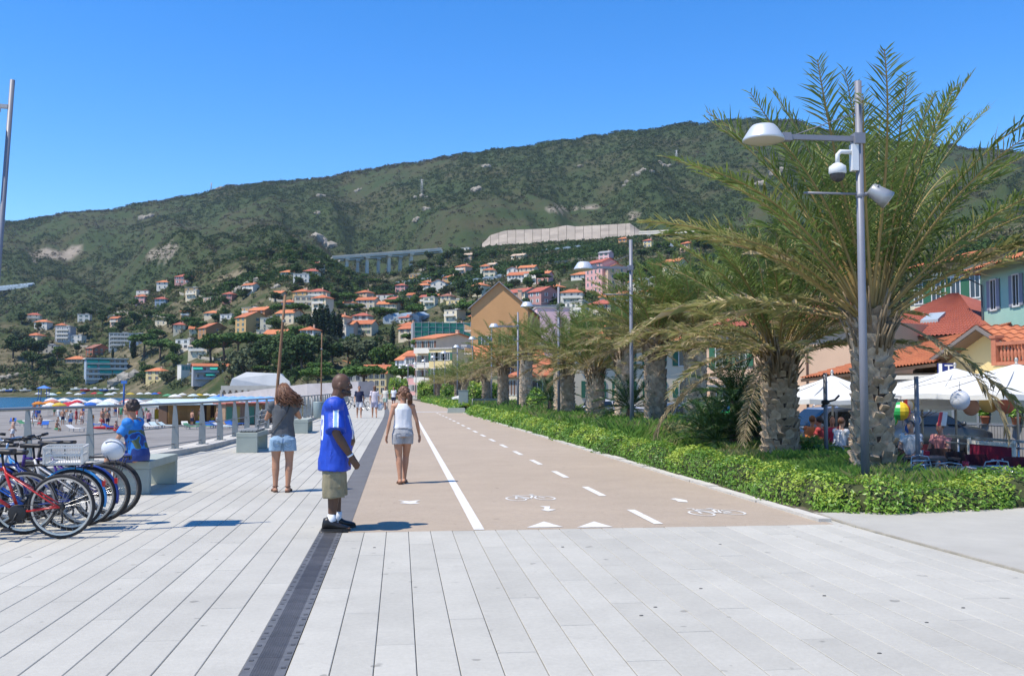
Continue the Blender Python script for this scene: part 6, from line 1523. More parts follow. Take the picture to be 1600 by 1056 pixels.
# peach house
A = D(1105,640,56); A.z = 0; B = D(1335,640,50); B.z = 0
t = thing('peach_house', 'peach two-storey house with green shutters behind the stout palm', 'house', A, math.atan2(B.y-A.y, B.x-A.x)); Wp = (B-A).length
mb = MB(); mb.box((Wp/2,4,2.5), (Wp,8,5.0)); mb.build('wall', WALLS['peach'], t)
mb = MB(); mb.box((Wp/2,-.03,1.65), (Wp+.05,.09,.16)); mb.build('string_course', WALLS['pale'], t)
tile_roof(t, [(-.5,-.6,4.95),(Wp+.5,-.6,4.95),(Wp-1.5,4,6.6),(1.5,4,6.6)], 40, 16, m_tile2)
for x in (1.2,2.45,4.9): link('window', window_mesh(.75,1.35,'green'), t, (x,-.002,3.55)); link('window', window_mesh(.8,1.1,'none'), t, (x,-.002,1.0))
mb = MB(); mb.box((2.0,-.55,1.75), (3.6,1.0,.12)); mb.box((2.0,-1.03,2.2), (3.6,.05,.06)); 
for i in range(19): mb.tube([(.25+i*.195,-1.03,1.8),(.25+i*.195,-1.03,2.2)], .012, 4)
mb.build('balcony', m_galv, t)
mb = MB(); mb.tube([(Wp*.72,-.07,0),(Wp*.72,-.07,4.9)], .05, 6); mb.build('drain_pipe', mat('copper_pipe', (0.16,0.09,0.06), .6), t)
# red roof with a skylight
A = D(1345,600,58); A.z = 0; B = D(1546,600,53); B.z = 0
t = thing('red_roof_house', 'house with a steep red hipped roof and a skylight behind the low yellow house', 'house', A, math.atan2(B.y-A.y, B.x-A.x)); Wr = (B-A).length
mb = MB(); mb.box((Wr/2,4,2.2), (Wr-.4,8,4.4)); mb.build('wall', WALLS['peach'], t)
ro = tile_roof(t, [(-.4,-.6,4.3),(Wr+.4,-.6,4.3),(3.3,4.2,6.9),(2.7,4.2,6.9)], 34, 18, m_tile2)
mb = MB(); mb.add([(Wr+.4,-.6,4.3),(Wr+.4,8.6,4.3),(3.3,4.2,6.9)], [(0,1,2)]); mb.build('roof_hip', m_tile2, t)
s0, s1 = Vector((0,-.6,4.42)), Vector((0,4.2,7.02)); f = (s1-s0); q0, q1 = s0+f*.30, s0+f*.46
mb = MB(); mb.add([(3.4,q0.y,q0.z+.1),(4.5,q0.y,q0.z+.1),(4.4,q1.y,q1.z+.1),(3.4,q1.y,q1.z+.1),(3.4,q0.y,q0.z-.1),(4.5,q0.y,q0.z-.1),(4.4,q1.y,q1.z-.1),(3.4,q1.y,q1.z-.1)], [(0,1,2,3),(0,4,5,1),(1,5,6,2),(2,6,7,3),(3,7,4,0)]); mb.build('skylight', mat('skylight_glass', (0.35,0.40,0.43), .15), ro)
# tall cream house
A = D(1425,600,76); A.z = 0; B = D(1572,600,70); B.z = 0
t = thing('cream_house', 'tall cream house with green shutters and orange roof between palm crown and mint house', 'house', A, math.atan2(B.y-A.y, B.x-A.x)); Wc = (B-A).length
mb = MB(); mb.box((Wc/2,5,5.15), (Wc,10,10.3)); mb.build('wall', WALLS['pale'], t)
tile_roof(t, [(-.6,-.8,10.25),(Wc+.6,-.8,10.25),(Wc-1,5,11.7),(1,5,11.7)], 40, 14, m_tile)
for z in (7.1, 3.9): mb = MB(); mb.box((Wc/2,-.04,z-1.3), (Wc+.06,.10,.14)); mb.build('string_course', WALLS['white'], t)
for x in (.9,2.6,4.4,6.1):
    for z in (8.5,5.3): link('window', window_mesh(.75,1.5,'green'), t, (x,-.002,z))
mb = MB(); mb.tube([(3.5,-.08,0),(3.5,-.08,10.2)], .05, 6); mb.build('drain_pipe', mat('pipe_grey', (0.3,0.3,0.3), .6), t)
# mint house
A = D(1537,600,55); A.z = 0; B = D(1720,600,46); B.z = 0
t = thing('mint_house', 'mint green house with white framed grey shutters at the right edge', 'house', A, math.atan2(B.y-A.y, B.x-A.x)); Wm = (B-A).length
mb = MB(); mb.box((Wm/2,5,3.85), (Wm,10,7.7)); mb.build('wall', WALLS['mint'], t)
tile_roof(t, [(-.9,-1.0,7.55),(Wm+.8,-1.0,7.55),(Wm-2,5,9.5),(2,5,9.5)], 50, 16, m_tile)
mb = MB(); mb.add([(-.9,-1.0,7.55),(-.9,11,7.55),(2,5,9.5)], [(0,2,1)]); mb.build('roof_hip', m_tile, t)
for z in (6.3,2.6,4.3)[:2]:
    for x in (1.35,3.6,5.8): link('window', window_mesh(.55,1.45,'grey'), t, (x,-.002,z))
mb = MB(); mb.box((Wm/2,-.03,4.35), (Wm+.05,.08,.12)); mb.build('string_course', mat('mint_band', (0.27,0.43,0.36), .9), t)
mb = MB(); mb.tube([(-.1,-.9,7.4),(.25,-.1,6.9),(.25,-.1,0)], .05, 6); mb.build('drain_pipe', mat('pipe_dark', (0.10,0.12,0.13), .6), t)
# terracotta balustrade
A = D(1556,569,37); B = D(1680,569,34); t = thing('balustrade', 'terracotta balustrade on the terrace at the right edge', 'balustrade', (A.x, A.y, A.z-.05), math.atan2(B.y-A.y, B.x-A.x))
m_tc = mat('terracotta', (0.44,0.16,0.09), .85, var=.15, scale=4); Lb = (B-A).length
mb = MB(); mb.box((Lb/2,0,.06), (Lb,.26,.12)); mb.box((Lb/2,0,.74), (Lb,.24,.12)); mb.build('coping', m_tc, t)
bl = MB(); bl.lathe([(.04,.12),(.055,.15),(.035,.2),(.07,.35),(.06,.45),(.035,.58),(.05,.64),(.04,.68)], n=8); bme = bl.mesh('baluster', m_tc)
for i in range(16): link('baluster', bme, t, (.34+i*.18, 0, 0))
mb = MB(); mb.box((.08,0,.48), (.24,.28,.95)); mb.box((.08,0,.99), (.32,.36,.1)); mb.build('pier', m_tc, t)
mb = MB(); mb.box((Lb/2,1.6,-1.0), (Lb,3.4,1.94)); mb.build('terrace_wall', WALLS['yellow'], t)
q = D(1600,560,38.4); hedge('shrub', [(q.x-.3,q.y),(q.x+.5,q.y)], .8, .75, 420, .12, 'green potted shrub leaning over the terracotta balustrade', 60); S.objects['shrub'].location.z = S.objects['shrub'].location.z
sh_ = [o for o in S.objects if o.get('label','').startswith('green potted shrub')][0]; sh_.location.z = A.z+.35
# ------------------------------------------------------------------ glazed café veranda behind
m_alu = mat('aluminium_frame', (0.33,0.34,0.35), .4, metal=.6); m_gl = mat('veranda_glass', (0.11,0.135,0.14), .08, spec=.8)
A = D(1385,660,37.5); A.z = TERR; B = D(1660,660,33.5); B.z = TERR
t = thing('glass_veranda', 'glazed veranda with grey boarded base behind the café tables', 'veranda', A, math.atan2(B.y-A.y, B.x-A.x)); Lv = (B-A).length
nb = 7; bw = Lv/nb
for i in range(nb):
    mb = MB(); mb.box(((i+.5)*bw,0,1.68), (bw-.1,.02,1.3)); mb.build('pane', m_gl, t)
    mb = MB()
    for j in range(8): mb.box((i*bw+.06+(j+.5)*(bw-.12)/8,0,.5), ((bw-.12)/8-.012,.05,.95))
    mb.build('base_board', mat('grey_board', (0.24,0.235,0.225), .8, var=.15, scale=4), t)
mb = MB()
for i in range(nb+1): mb.box((i*bw,0,1.25), (.09,.1,2.5))
for z in (1.0,2.36): mb.box((Lv/2,0,z), (Lv,.08,.07))
mb.build('frame', m_alu, t)
mb = MB(); mb.box((Lv/2,1.5,2.55), (Lv+.4,3.6,.14)); mb.build('roof', WALLS['white'], t)
for k, px in enumerate((1536,1584)):
    q = D(px,668,35.0-k*.7); tp = thing('flower_pot', ('left','right')[k]+' terracotta pot with a bright green plant on the veranda ledge', 'flower pot', (q.x, q.y-.12, TERR+1.02), 0, 'potted plants on the veranda ledge')
    mb = MB(); mb.lathe([(.0,0),(.10,0),(.14,.2),(.155,.2),(.155,.24),(.0,.24)], n=14); mb.build('pot', m_tc, tp)
    v, f = leaf_cloud([(0,0,.38),(.1,.05,.36),(-.1,0,.36)], [.15,.12,.12], 160, .06, 90+k); link('plant', mesh_np('plant', v, f, m_hl[0]), tp)
    mb = MB(); mb.box((0,.06,-.02), (.36,.2,.04)); mb.build('bracket', m_alu, tp)
# ------------------------------------------------------------------ white umbrellas
m_cloth = mat('umbrella_canvas', (0.80,0.80,0.77), .8, var=.03, scale=3, trans=.25); m_upole = mat('umbrella_pole', (0.40,0.38,0.35), .5, metal=.3)
def parasol(p, half, zt, ze, label, rz=0.0, group='white café umbrellas', pole=True):
    t = thing('cafe_umbrella', label, 'umbrella', p, rz, group)
    cv = MB(); n_ = 8
    cor = [(half*c_, half*s_) for c_, s_ in ((1,1),(0,1.06),(-1,1),(-1.06,0),(-1,-1),(0,-1.06),(1,-1),(1.06,0))]
    vs = [(0,0,zt)]; rows = 5
    for r in range(1, rows+1):
        f_ = r/rows; sag = -.10*math.sin(math.pi*f_)
        for i, (x, y) in enumerate(cor):
            for s_ in (0, .5):
                j = (i+1) % 8; xx, yy = x*(1-s_)+cor[j][0]*s_, y*(1-s_)+cor[j][1]*s_
                dip = -.05*f_ if s_ else 0.0
                vs.append((xx*f_, yy*f_, zt+(ze-zt)*f_**.92+sag*.6+dip))
    m_ = 16; fs = [(0, 1+i, 1+(i+1) % m_) for i in range(m_)]
    for r in range(rows-1):
        for i in range(m_): a = 1+r*m_+i; b_ = 1+r*m_+(i+1) % m_; fs.append((a, a+m_, b_+m_, b_))
    o = len(vs); 
    for i in range(m_): v = vs[1+(rows-1)*m_+i]; vs.append((v[0]*1.005, v[1]*1.005, v[2]-.13+(.02 if i % 2 else 0)))
    for i in range(m_): a = 1+(rows-1)*m_+i; b_ = 1+(rows-1)*m_+(i+1) % m_; fs.append((a, o+i, o+(i+1) % m_, b_))
    cv.add(vs, fs, 0, False); cv.build('canopy', m_cloth, t)
    pm = MB(); pm.tube([(0,0,0),(0,0,zt+.05)], .03, 10); pm.lathe([(.0,.16),(.03,.14),(.045,.08),(.02,.02),(.05,.0)], (0,0,zt), 10); pm.build('pole', m_upole, t)
    rb = MB()
    for (x, y) in cor: rb.tube([(0,0,zt-.06),(x*.5,y*.5,(zt+ze)/2-.06),(x*.99,y*.99,ze-.03)], .010, 4); rb.tube([(0,0,zt-.85),(x*.5,y*.5,(zt+ze)/2-.08)], .008, 4)
    rb.build('ribs', m_upole, t)
    bs = MB(); bs.box((0,0,.05), (.6,.6,.1)); bs.build('base', mat('umbrella_base', (0.2,0.2,0.2), .9), t); return t
def um(px, pyt, pye, d_, half, label, rz=0.0):
    a, e = D(px, pyt, d_), D(px, pye, d_); parasol((a.x, a.y, TERR), half, a.z-TERR, e.z-TERR, label, rz)
um(1492,575,612,28.5,2.0,'white square umbrella with its peak left of the terracotta balustrade', .12)
um(1588,568,614,27.0,2.35,'largest white umbrella, cut by the right edge', .1)
um(1300,586,622,28.0,1.6,'white umbrella seen between the stout palm and the biggest palm', .1)
um(1440,606,630,29.5,1.6,'lower white umbrella behind, right of the biggest palm trunk', .2)
um(744,607,621,92,2.2,'distant white umbrella between the fourth and fifth lamp posts')
# ------------------------------------------------------------------ chairs and tables
m_ca = mat('chair_aluminium', (0.55,0.56,0.57), .3, metal=.85); m_rat = mat('dark_rattan', (0.055,0.03,0.025), .8, var=.3, scale=30); m_burg = mat('burgundy_weave', (0.10,0.012,0.020), .8, var=.25, scale=30)
m_tt = mat('table_wood', (0.20,0.13,0.085), .6, var=.25, scale=6)
CHAIRS = {}
def chair_alu(loc, rz, label):
    if 'alu' in CHAIRS: return dup(CHAIRS['alu'], loc, rz, label)
    t = thing('cafe_chair', label, 'chair', loc, rz, 'aluminium café chairs'); r = .013
    for s_ in (-1, 1):
        mb = MB(); mb.tube([(s_*.24,-.24,0),(s_*.25,-.20,.44),(s_*.27,-.17,.66),(s_*.275,.0,.68),(s_*.25,.2,.67)], r, 7); mb.build('front_leg', m_ca, t)
        mb = MB(); mb.tube([(s_*.22,.27,0),(s_*.23,.22,.44),(s_*.24,.24,.66),(s_*.20,.27,.80),(0,.30,.83)], r, 7); mb.build('rear_leg', m_ca, t)
    mb = MB(); mb.tube([(-.23,-.2,.43),(.23,-.2,.43)], r, 6); mb.tube([(-.23,.2,.43),(.23,.2,.43)], r, 6); mb.tube([(-.24,-.2,.43),(-.24,.2,.43)], r, 6); mb.tube([(.24,-.2,.43),(.24,.2,.43)], r, 6); mb.build('seat_frame', m_ca, t)
    sl = MB(); sl.box((0,0,0), (.46,.048,.012)); sm = sl.mesh('seat_slat', m_ca)
    for i in range(7): link('seat_slat', sm, t, (0,-.18+i*.06,.445))
    bl = MB(); bl.tube([(-.22,.235,0),(-.1,.275,0),(.1,.275,0),(.22,.235,0)], .014, 6, flat=1.6); bme = bl.mesh('back_slat', m_ca)
    for z in (.56,.64,.72): link('back_slat', bme, t, (0,0,z))
    CHAIRS['alu'] = t; return t
def chair_tub(loc, rz, label, m, key):
    if key in CHAIRS: return dup(CHAIRS[key], loc, rz, label)
    t = thing('woven_chair', label, 'chair', loc, rz, {'rat':'dark rattan chairs','burg':'burgundy woven chairs'}[key])
    mb = MB(); mb.box((0,0,.42), (.50,.48,.07)); mb.build('seat', m, t)
    ring = lambda z, f: [( (.27+f*.02)*math.cos(a), .25*math.sin(a)+.01, z+(.14 if math.sin(a) > .3 else 0)*f) for a in np.linspace(-.35, math.pi+.35, 15)]
    vs, fs = [], []
    for z, f in ((.42,0),(.60,.5),(.72,1)):
        vs += ring(z, f)
    vs += [(x*.93, y*.93, z) for x, y, z in vs]
    for r in range(2):
        for i in range(14): a = r*15+i; fs += [(a,a+1,a+16,a+15), (a+45,a+60,a+61,a+46)]
    for i in range(14): fs.append((30+i,31+i,76+i,75+i))
    mb = MB(); mb.add(vs, fs); mb.build('backrest', m, t)
    for sx in (-1, 1):
        for sy in (-1, 1): mb = MB(); mb.tube([(sx*.2,sy*.19,0),(sx*.21,sy*.2,.4)], .018, 6); mb.build('leg', m_alu, t)
    CHAIRS[key] = t; return t
TB = {}
def table(loc, rz, label, w_=.8):
    if 't' in TB: return dup(TB['t'], loc, rz, label)
    t = thing('cafe_table', label, 'table', loc, rz, 'wooden-topped café tables')
    for i in range(6): mb = MB(); mb.box((0,(i-2.5)*.132,.735), (.80,.124,.025)); mb.build('plank', m_tt, t)
    mb = MB(); mb.box((0,0,.708), (.78,.78,.02)); mb.build('apron', m_alu, t)
    for sx in (-1, 1):
        for sy in (-1, 1): mb = MB(); mb.box((sx*.36,sy*.36,.35), (.045,.045,.70)); mb.build('leg', m_ca, t)
    TB['t'] = t; return t
def gp(px, py, d_): q = D(px, py, d_); return (q.x, q.y, TERR)
for k, (px, d_, rz, lb) in enumerate(((1535,17.9,.4,'nearest aluminium chair beside the bushy hedge, seen from behind'),(1572,17.2,-.5,'aluminium chair right of the nearest one at the hedge'),(1482,19.3,2.6,'aluminium chair left of the nearest one, facing the table'),(1452,20.6,.2,'aluminium chair between the biggest palm and the middle table'),(1598,18.6,1.4,'aluminium chair cut by the right edge'),(1546,20.2,3.0,'aluminium chair with round back on the far side of the near table'),(1318,24.0,2.0,'aluminium chair behind the thin pole left of the biggest palm'))):
    chair_alu(gp(px, 700, d_), rz, lb)
for k, (px, d_, rz, lb) in enumerate(((1500,21.6,.3,'dark rattan chair left of the red banner'),(1470,22.6,-.4,'dark rattan chair in front of the man in white'),(1418,22.4,1.2,'dark rattan chair touching the biggest palm trunk'),(1290,25.5,.6,'dark rattan chair among the guests left of the biggest palm'),(1272,26.3,-.6,'dark rattan chair beside the stout palm'))):
    chair_tub(gp(px, 700, d_), rz, lb, m_rat, 'rat')
for k, (px, d_, rz, lb) in enumerate(((1532,20.9,.2,'burgundy woven chair right in front of the red banner'),(1594,20.4,-.3,'burgundy woven chair at the right edge'),(1436,24.6,2.8,'burgundy woven chair by the balloons'))):
    chair_tub(gp(px, 700, d_), rz, lb, m_burg, 'burg')
for k, (px, d_, rz, lb) in enumerate(((1515,19.1,.1,'wooden-topped table nearest the bushy hedge'),(1590,18.0,.1,'wooden-topped table at the right edge'),(1455,21.7,.05,'wooden-topped table in front of the man in white'),(1300,25.0,.2,'café table of the guests left of the biggest palm'))):
    table(gp(px, 700, d_), rz, lb)
# things on the tables
def on_table(px, d_, name, label, cat, build, grp=None):
    q = gp(px, 700, d_); t = thing(name, label, cat, (q[0], q[1], TERR+.75), 0, grp); build(t); return t
def cup(t, col=(0.5,0.03,0.05)):
    mb = MB(); mb.lathe([(.0,.0),(.05,.0),(.06,.10),(.052,.10),(.045,.01)], n=12); mb.build('cup', mat('cup_%s' % (col,), col, .4), t); mb = MB(); mb.lathe([(.0,-.001),(.075,.002),(.08,.012),(.0,.006)], n=14); mb.build('saucer', WALLS['white'], t)
on_table(1448,21.7,'menu_holder','red menu holder on the table of the man in white','menu holder', lambda t: (MB().box((0,0,.06), (.10,.03,.12), rot=(.2,0,0)).build('card', mat('menu_red', (0.5,0.03,0.06), .5), t), MB().box((0,0,.0), (.12,.06,.012)).build('foot', m_alu, t)))
on_table(1508,19.1,'cup','red cup on the nearest café table','cup', cup)
on_table(1575,18.1,'napkin_holder','blue and white napkin holder on the right edge table','napkin holder', lambda t: (MB().box((0,0,.05), (.13,.05,.10)).build('napkins', WALLS['white'], t), MB().box((0,-.032,.05), (.14,.012,.11)).build('side_plate', mat('napkin_blue', (0.06,0.07,0.30), .5), t)))
on_table(1440,21.9,'glass','small clear glass on the table of the man in white','glass', lambda t: (MB().lathe([(.0,.0),(.03,.0),(.036,.12),(.032,.12)], n=10).build('tumbler', mat('glassy', (0.4,0.45,0.45), .1), t), MB().lathe([(.0,.004),(.029,.004),(.031,.06),(.0,.06)], n=10).build('drink', mat('drink_amber', (0.4,0.2,0.05), .2), t)))
# red banner with white letters
A = D(1513,705,21.9); B = D(1586,705,20.8); t = thing('banner_screen', 'burgundy café screen with white letters CA and an arrow in a white frame', 'banner', (A.x, A.y, TERR+.15), math.atan2(B.y-A.y, B.x-A.x)); Lb = (Vector((B.x,B.y))-Vector((A.x,A.y))).length
mb = MB(); mb.box((Lb/2,0,.56), (Lb-.1,.02,.62)); mb.build('cloth', mat('banner_cloth', (0.20,0.010,0.035), .7, var=.1, scale=3), t)
mb = MB(); mb.box((.03,0,.5), (.06,.05,1.0)); mb.box((Lb-.03,0,.5), (.06,.05,1.0)); mb.box((Lb/2,0,.915), (Lb,.05,.07)); mb.box((Lb/2,0,.22), (Lb,.04,.05)); mb.build('frame', WALLS['white'], t)
def text(parent, s, size, loc, m, name='lettering', ext=.003):
    cu = bpy.data.curves.new(name, 'FONT'); cu.body = s; cu.size = size; cu.extrude = ext; cu.align_x = 'CENTER'; cu.align_y = 'CENTER'
    tmp = bpy.data.objects.new('tmp', cu); COL.objects.link(tmp); bpy.context.view_layer.update()
    me = bpy.data.meshes.new_from_object(tmp.evaluated_get(bpy.context.evaluated_depsgraph_get())); me.name = name; me.materials.clear(); me.materials.append(m)
    bpy.data.objects.remove(tmp); o = link(name, me, parent, loc); o.rotation_euler = (math.pi/2, 0, 0); return o
m_wl = mat('white_letters', (0.78,0.78,0.76), .6)
text(t, 'CA', .24, (Lb*.60,-.015,.52), m_wl)
mb = MB(); mb.box((Lb*.80,-.016,.63), (.16,.006,.03)); mb.add([(Lb*.80+.06,-.019,.58),(Lb*.80+.13,-.019,.63),(Lb*.80+.06,-.019,.68)], [(0,1,2)]); mb.build('arrow_mark', m_wl, t)
mb = MB(); mb.box((Lb*.3,.12,.99), (2.6,.05,.05)); mb.box((Lb*.3,.12,.86), (2.6,.05,.03)); 
for x in (-.9,.0,.9): mb.tube([(Lb*.3+x,.12,0),(Lb*.3+x,.12,1.0)], .02, 6)
tr_ = thing('terrace_rail', 'pale metal rail running behind the burgundy café screen', 'rail', t.location, t.rotation_euler.z); mb.build('rails', m_ca, tr_)
# tobacco sign
q = D(1479,578,39); t = thing('shop_sign', 'small blue sign with a white T on the yellow house', 'sign', (q.x, q.y, q.z), -.25)
mb = MB(); mb.box((0,0,0), (.62,.10,.50)); mb.build('sign_panel', mat('sign_blue', (0.01,0.025,0.16), .5), t); text(t, 'T', .50, (.06,-.056,0), m_wl)
mb = MB(); mb.box((-.23,-.054,0), (.12,.008,.48)); mb.build('white_stripe', m_wl, t); mb = MB(); mb.tube([(0,.05,0),(0,.6,0)], .025, 6); mb.build('bracket', m_alu, t)
# balloons / balls hanging in the net stand
t = thing('toy_stand', 'stand with beach balls in bright colours beside the biggest palm', 'toy stand', gp(1412,700,26.5))
mb = MB(); mb.tube([(0,0,0),(0,0,1.95)], .025, 8); mb.lathe([(.0,.04),(.25,.03),(.27,.0)], n=14); mb.box((0,0,1.95), (.6,.03,.03)); mb.build('stand', m_alu, t)
bc = [(0.62,0.05,0.04),(0.65,0.48,0.03),(0.02,0.12,0.5),(0.04,0.38,0.10),(0.7,0.7,0.68)]
def ball(t, c_, r, cols):
    mb = MB(); n_ = 12; k = 8
    for i in range(k):
        for j in range(n_):
            f = lambda a, b_: (c_[0]+r*math.sin(math.pi*a/k)*math.cos(2*math.pi*b_/n_), c_[1]+r*math.sin(math.pi*a/k)*math.sin(2*math.pi*b_/n_), c_[2]+r*math.cos(math.pi*a/k))
            mb.add([f(i,j), f(i+1,j), f(i+1,j+1), f(i,j+1)], [(0,1,2,3)], (j//2) % len(cols), True)
    mb.build('beach_ball', [mat('ball_%d' % bc.index(q), q, .35) for q in cols], t)
ball(t, (-.12,-.1,1.58), .24, [bc[1],bc[0],bc[2],bc[3]]); ball(t, (.28,-.05,1.36), .17, [bc[2],bc[4]]); ball(t, (.12,-.1,1.14), .14, [bc[4],bc[2]]); ball(t, (-.3,0,1.35), .15, [bc[3],bc[1]]); ball(t, (.16,.05,1.72), .16, [bc[0],bc[4],bc[1]])
for k, (px, d_, z, col, lb) in enumerate(((1500,23.5,625,(0.72,0.72,0.74),'round white globe lamp under the umbrella edge'),(1517,27.5,636,(0.55,0.33,0.26),'pinkish paper lantern right of the white globe'),(1545,24.8,630,(0.55,0.38,0.13),'yellow paper lantern under the largest umbrella'),(1570,24.6,632,(0.4,0.13,0.08),'reddish lantern at the right under the largest umbrella'))):
    q = D(px, z, d_); t = thing('hanging_lantern', lb, 'lantern', (q.x, q.y, q.z-.2), 0, 'lanterns under the umbrellas'); mb = MB(); mb.ell((0,0,.2), (.21,.21,.22), 16, 10); mb.build('globe', mat('lantern_%d' % k, col, .6, trans=.2), t); mb = MB(); mb.tube([(0,0,.42),(0,0,.62)], .006, 4); mb.lathe([(.05,.40),(.03,.44),(.0,.44)], n=8); mb.build('cord', m_black, t)
# thin posts on the terrace
for k, (px, d_, h, lb) in enumerate(((1291,22.6,2.5,'thin grey post with a clamp left of the biggest palm'),(1434,21.0,2.4,'grey post right of the biggest palm in front of the man in white'))):
    q = gp(px, 700, d_); t = thing('terrace_post', lb, 'post', q, 0, 'thin posts on the café terrace'); mb = MB(); mb.tube([(0,0,0),(0,0,h)], .045, 10); mb.lathe([(.0,.015),(.11,.015),(.11,0)], n=12); mb.build('pole', m_galv2, t)
    if k == 0: mb = MB(); mb.lathe([(.05,0),(.09,.02),(.09,.08),(.05,.1)], (0,0,h*.72), 12); mb.tube([(0,0,h*.74),(.2,-.05,h*.76),(.3,-.05,h*.80)], .025, 6); mb.tube([(0,0,h*.74),(-.1,-.05,h*.7)], .03, 6); mb.build('clamp', m_black, t)
# planter box beside the stout palm
q = gp(1268,700,24.2); t = thing('planter_box', 'grey planter box at the terrace edge right of the stout palm', 'planter', q, .1); mb = MB(); mb.box((0,0,.38), (.85,.4,.76)); mb.build('box', mat('planter_grey', (0.28,0.28,0.27), .8), t); mb = MB(); mb.box((0,0,.775), (.9,.45,.03)); mb.build('rim', m_alu, t)
# ------------------------------------------------------------------ parked cars
def car(loc, rz, label, paint, L=4.4, W=1.78, Hh=1.62, kind='suv'):
    t = thing('parked_car', label, 'car', loc, rz, 'cars parked behind the planted bed'); x = L/2
    # section outlines along the length (x forward): half width, sill z, belt z, roof z
    st = [(-x,.62,.45,.80,.80),(-x+.08,.80,.34,.98,1.0),(-x+.42,.87,.24,1.02,1.50 if kind == 'suv' else 1.12),(-x+.75,.88,.22,1.02,Hh-.03),(-.5,.89,.2,1.0,Hh),(.45,.89,.2,.98,Hh-.04),(1.12,.88,.2,.96,1.02),(x-.5,.86,.22,.90,.93),(x-.1,.78,.32,.78,.80),(x,.62,.42,.66,.67)]
    rings = []
    for (xx, w_, z0, zb, zr) in st:
        w_ *= W/1.78; tw = w_*(.80 if zr > zb+.2 else .95); zt = max(zr, zb+.01)
        rings.append([(xx,-w_*.92,z0),(xx,-w_,z0+.18),(xx,-w_,zb-.05),(xx,-w_*.97,zb),(xx,-tw,zt-.07),(xx,-tw*.85,zt),(xx,tw*.85,zt),(xx,tw,zt-.07),(xx,w_*.97,zb),(xx,w_,zb-.05),(xx,w_,z0+.18),(xx,w_*.92,z0)])
    mb = MB(); mb.loft(rings); mb.build('body', paint, t)
    gl = mat('car_glass', (0.015,0.02,0.025), .06, spec=.8)
    for s_ in (-1, 1):
        y = .885*W/1.78; ty = y*.815
        for (a, b_, c_, d_) in ((-1.42,-.62,-.66,-1.25),(-.54,.34,.26,-.56),(.42,1.02,.52,.36)):
            g = MB(); g.add([(a,s_*(y*.985),1.05),(b_,s_*(y*.985),1.04),(c_,s_*(ty+.03),Hh-.14),(d_,s_*(ty+.03),Hh-.14)], [(0,1,2,3)] if s_ < 0 else [(3,2,1,0)]); o = g.build('side_window', gl, t); o.location.y = s_*.012
        g = MB(); g.box((-.05,s_*y*1.01,.72), (.16,.03,.03)); g.build('door_handle', mat('car_trim', (0.03,0.03,0.03), .5), t)
        g = MB(); g.ell((.92,s_*(y+.09),1.07), (.07,.11,.08), 10, 6); g.build('wing_mirror', paint, t)
        g = MB(); g.box((x-.16,s_*.60,.72), (.12,.3,.14)); g.build('headlight', mat('car_lamp', (0.6,0.62,0.62), .1), t)
        g = MB(); g.box((-x+.06,s_*.66,.86), (.06,.18,.26)); g.build('tail_light', m_redl, t)
    g = MB(); g.add([(1.10,-.68,1.06),(1.10,.68,1.06),(.55,.60,Hh-.10),(.55,-.60,Hh-.10)], [(0,1,2,3)]); o = g.build('windscreen', gl, t); o.location = (.015, 0, .015)
    g = MB(); g.add([(-x+.32,-.66,1.08),(-x+.32,.66,1.08),(-x+.56,.6,1.46),(-x+.56,-.6,1.46)], [(3,2,1,0)]); o = g.build('rear_window', gl, t); o.location = (-.06, 0, .01)
    for sx in (-1.32, 1.36):
        for s_ in (-1, 1):
            wv = MB(); wv.tube([(0,-.10,0),(0,-.09,0),(0,.09,0),(0,.10,0)], [.28,.32,.32,.28], 20); w_ = wv.build('wheel', m_tyre, t, (sx, s_*.80*W/1.78, .32))
            r_ = MB(); r_.tube([(0,s_*.095,0),(0,s_*.108,0)], [.2,.17], 14); r_.build('rim', m_rim, w_)
    if kind == 'suv':
        for s_ in (-1, 1): g = MB(); g.tube([(-1.4,s_*.58,Hh-.02),(-1.3,s_*.58,Hh+.05),(.2,s_*.58,Hh+.05),(.3,s_*.58,Hh-.02)], .02, 6); g.build('roof_rail', m_rim, t)
    return t
cp = lambda nm, c: mat('paint_'+nm, c, .25, spec=.6, metal=.2)
q = D(1300,665,30.5); car((q.x, q.y, TERR), 3.25, 'silver-blue estate car parked between the two nearest palms', cp('silverblue', (0.22,0.26,0.33)))
q = D(1060,665,47); car((q.x, q.y, TERR), 2.1, 'dark blue-grey car behind the slim-trunked palm', cp('slate', (0.06,0.09,0.13)), kind='sedan', Hh=1.48)
q = D(1185,665,48); car((q.x, q.y, TERR), .1, 'bright green car behind the cycads', cp('green', (0.03,0.28,0.07)), kind='sedan', Hh=1.5)
q = D(960,660,62); car((q.x, q.y, TERR), .3, 'white car in the gap behind the straw-coloured palm', cp('white', (0.6,0.6,0.6)), kind='sedan', Hh=1.5)
q = D(1420,668,33); car((q.x+.3, q.y, TERR), .1, 'dark grey car parked before the veranda, right of the biggest palm', cp('dark', (0.05,0.055,0.06)), kind='sedan', Hh=1.45)

# plinths carrying the near houses down to the street
for o in list(S.objects):
    if o.parent is None and o.get('category') == 'house' and o.name.split('.')[0] in ('gabled_house','low_house','peach_house','red_roof_house','cream_house','mint_house'):
        wl = [c for c in o.children if c.name.split('.')[0] == 'wall'][0]; xs = [v.co.x for v in wl.data.vertices]; ys = [v.co.y for v in wl.data.vertices]
        mb = MB(); mb.box(((min(xs)+max(xs))/2,(min(ys)+max(ys))/2,-.35), (max(xs)-min(xs)+.06,max(ys)-min(ys)+.06,.75)); mb.build('plinth', WALLS['grey'], o)
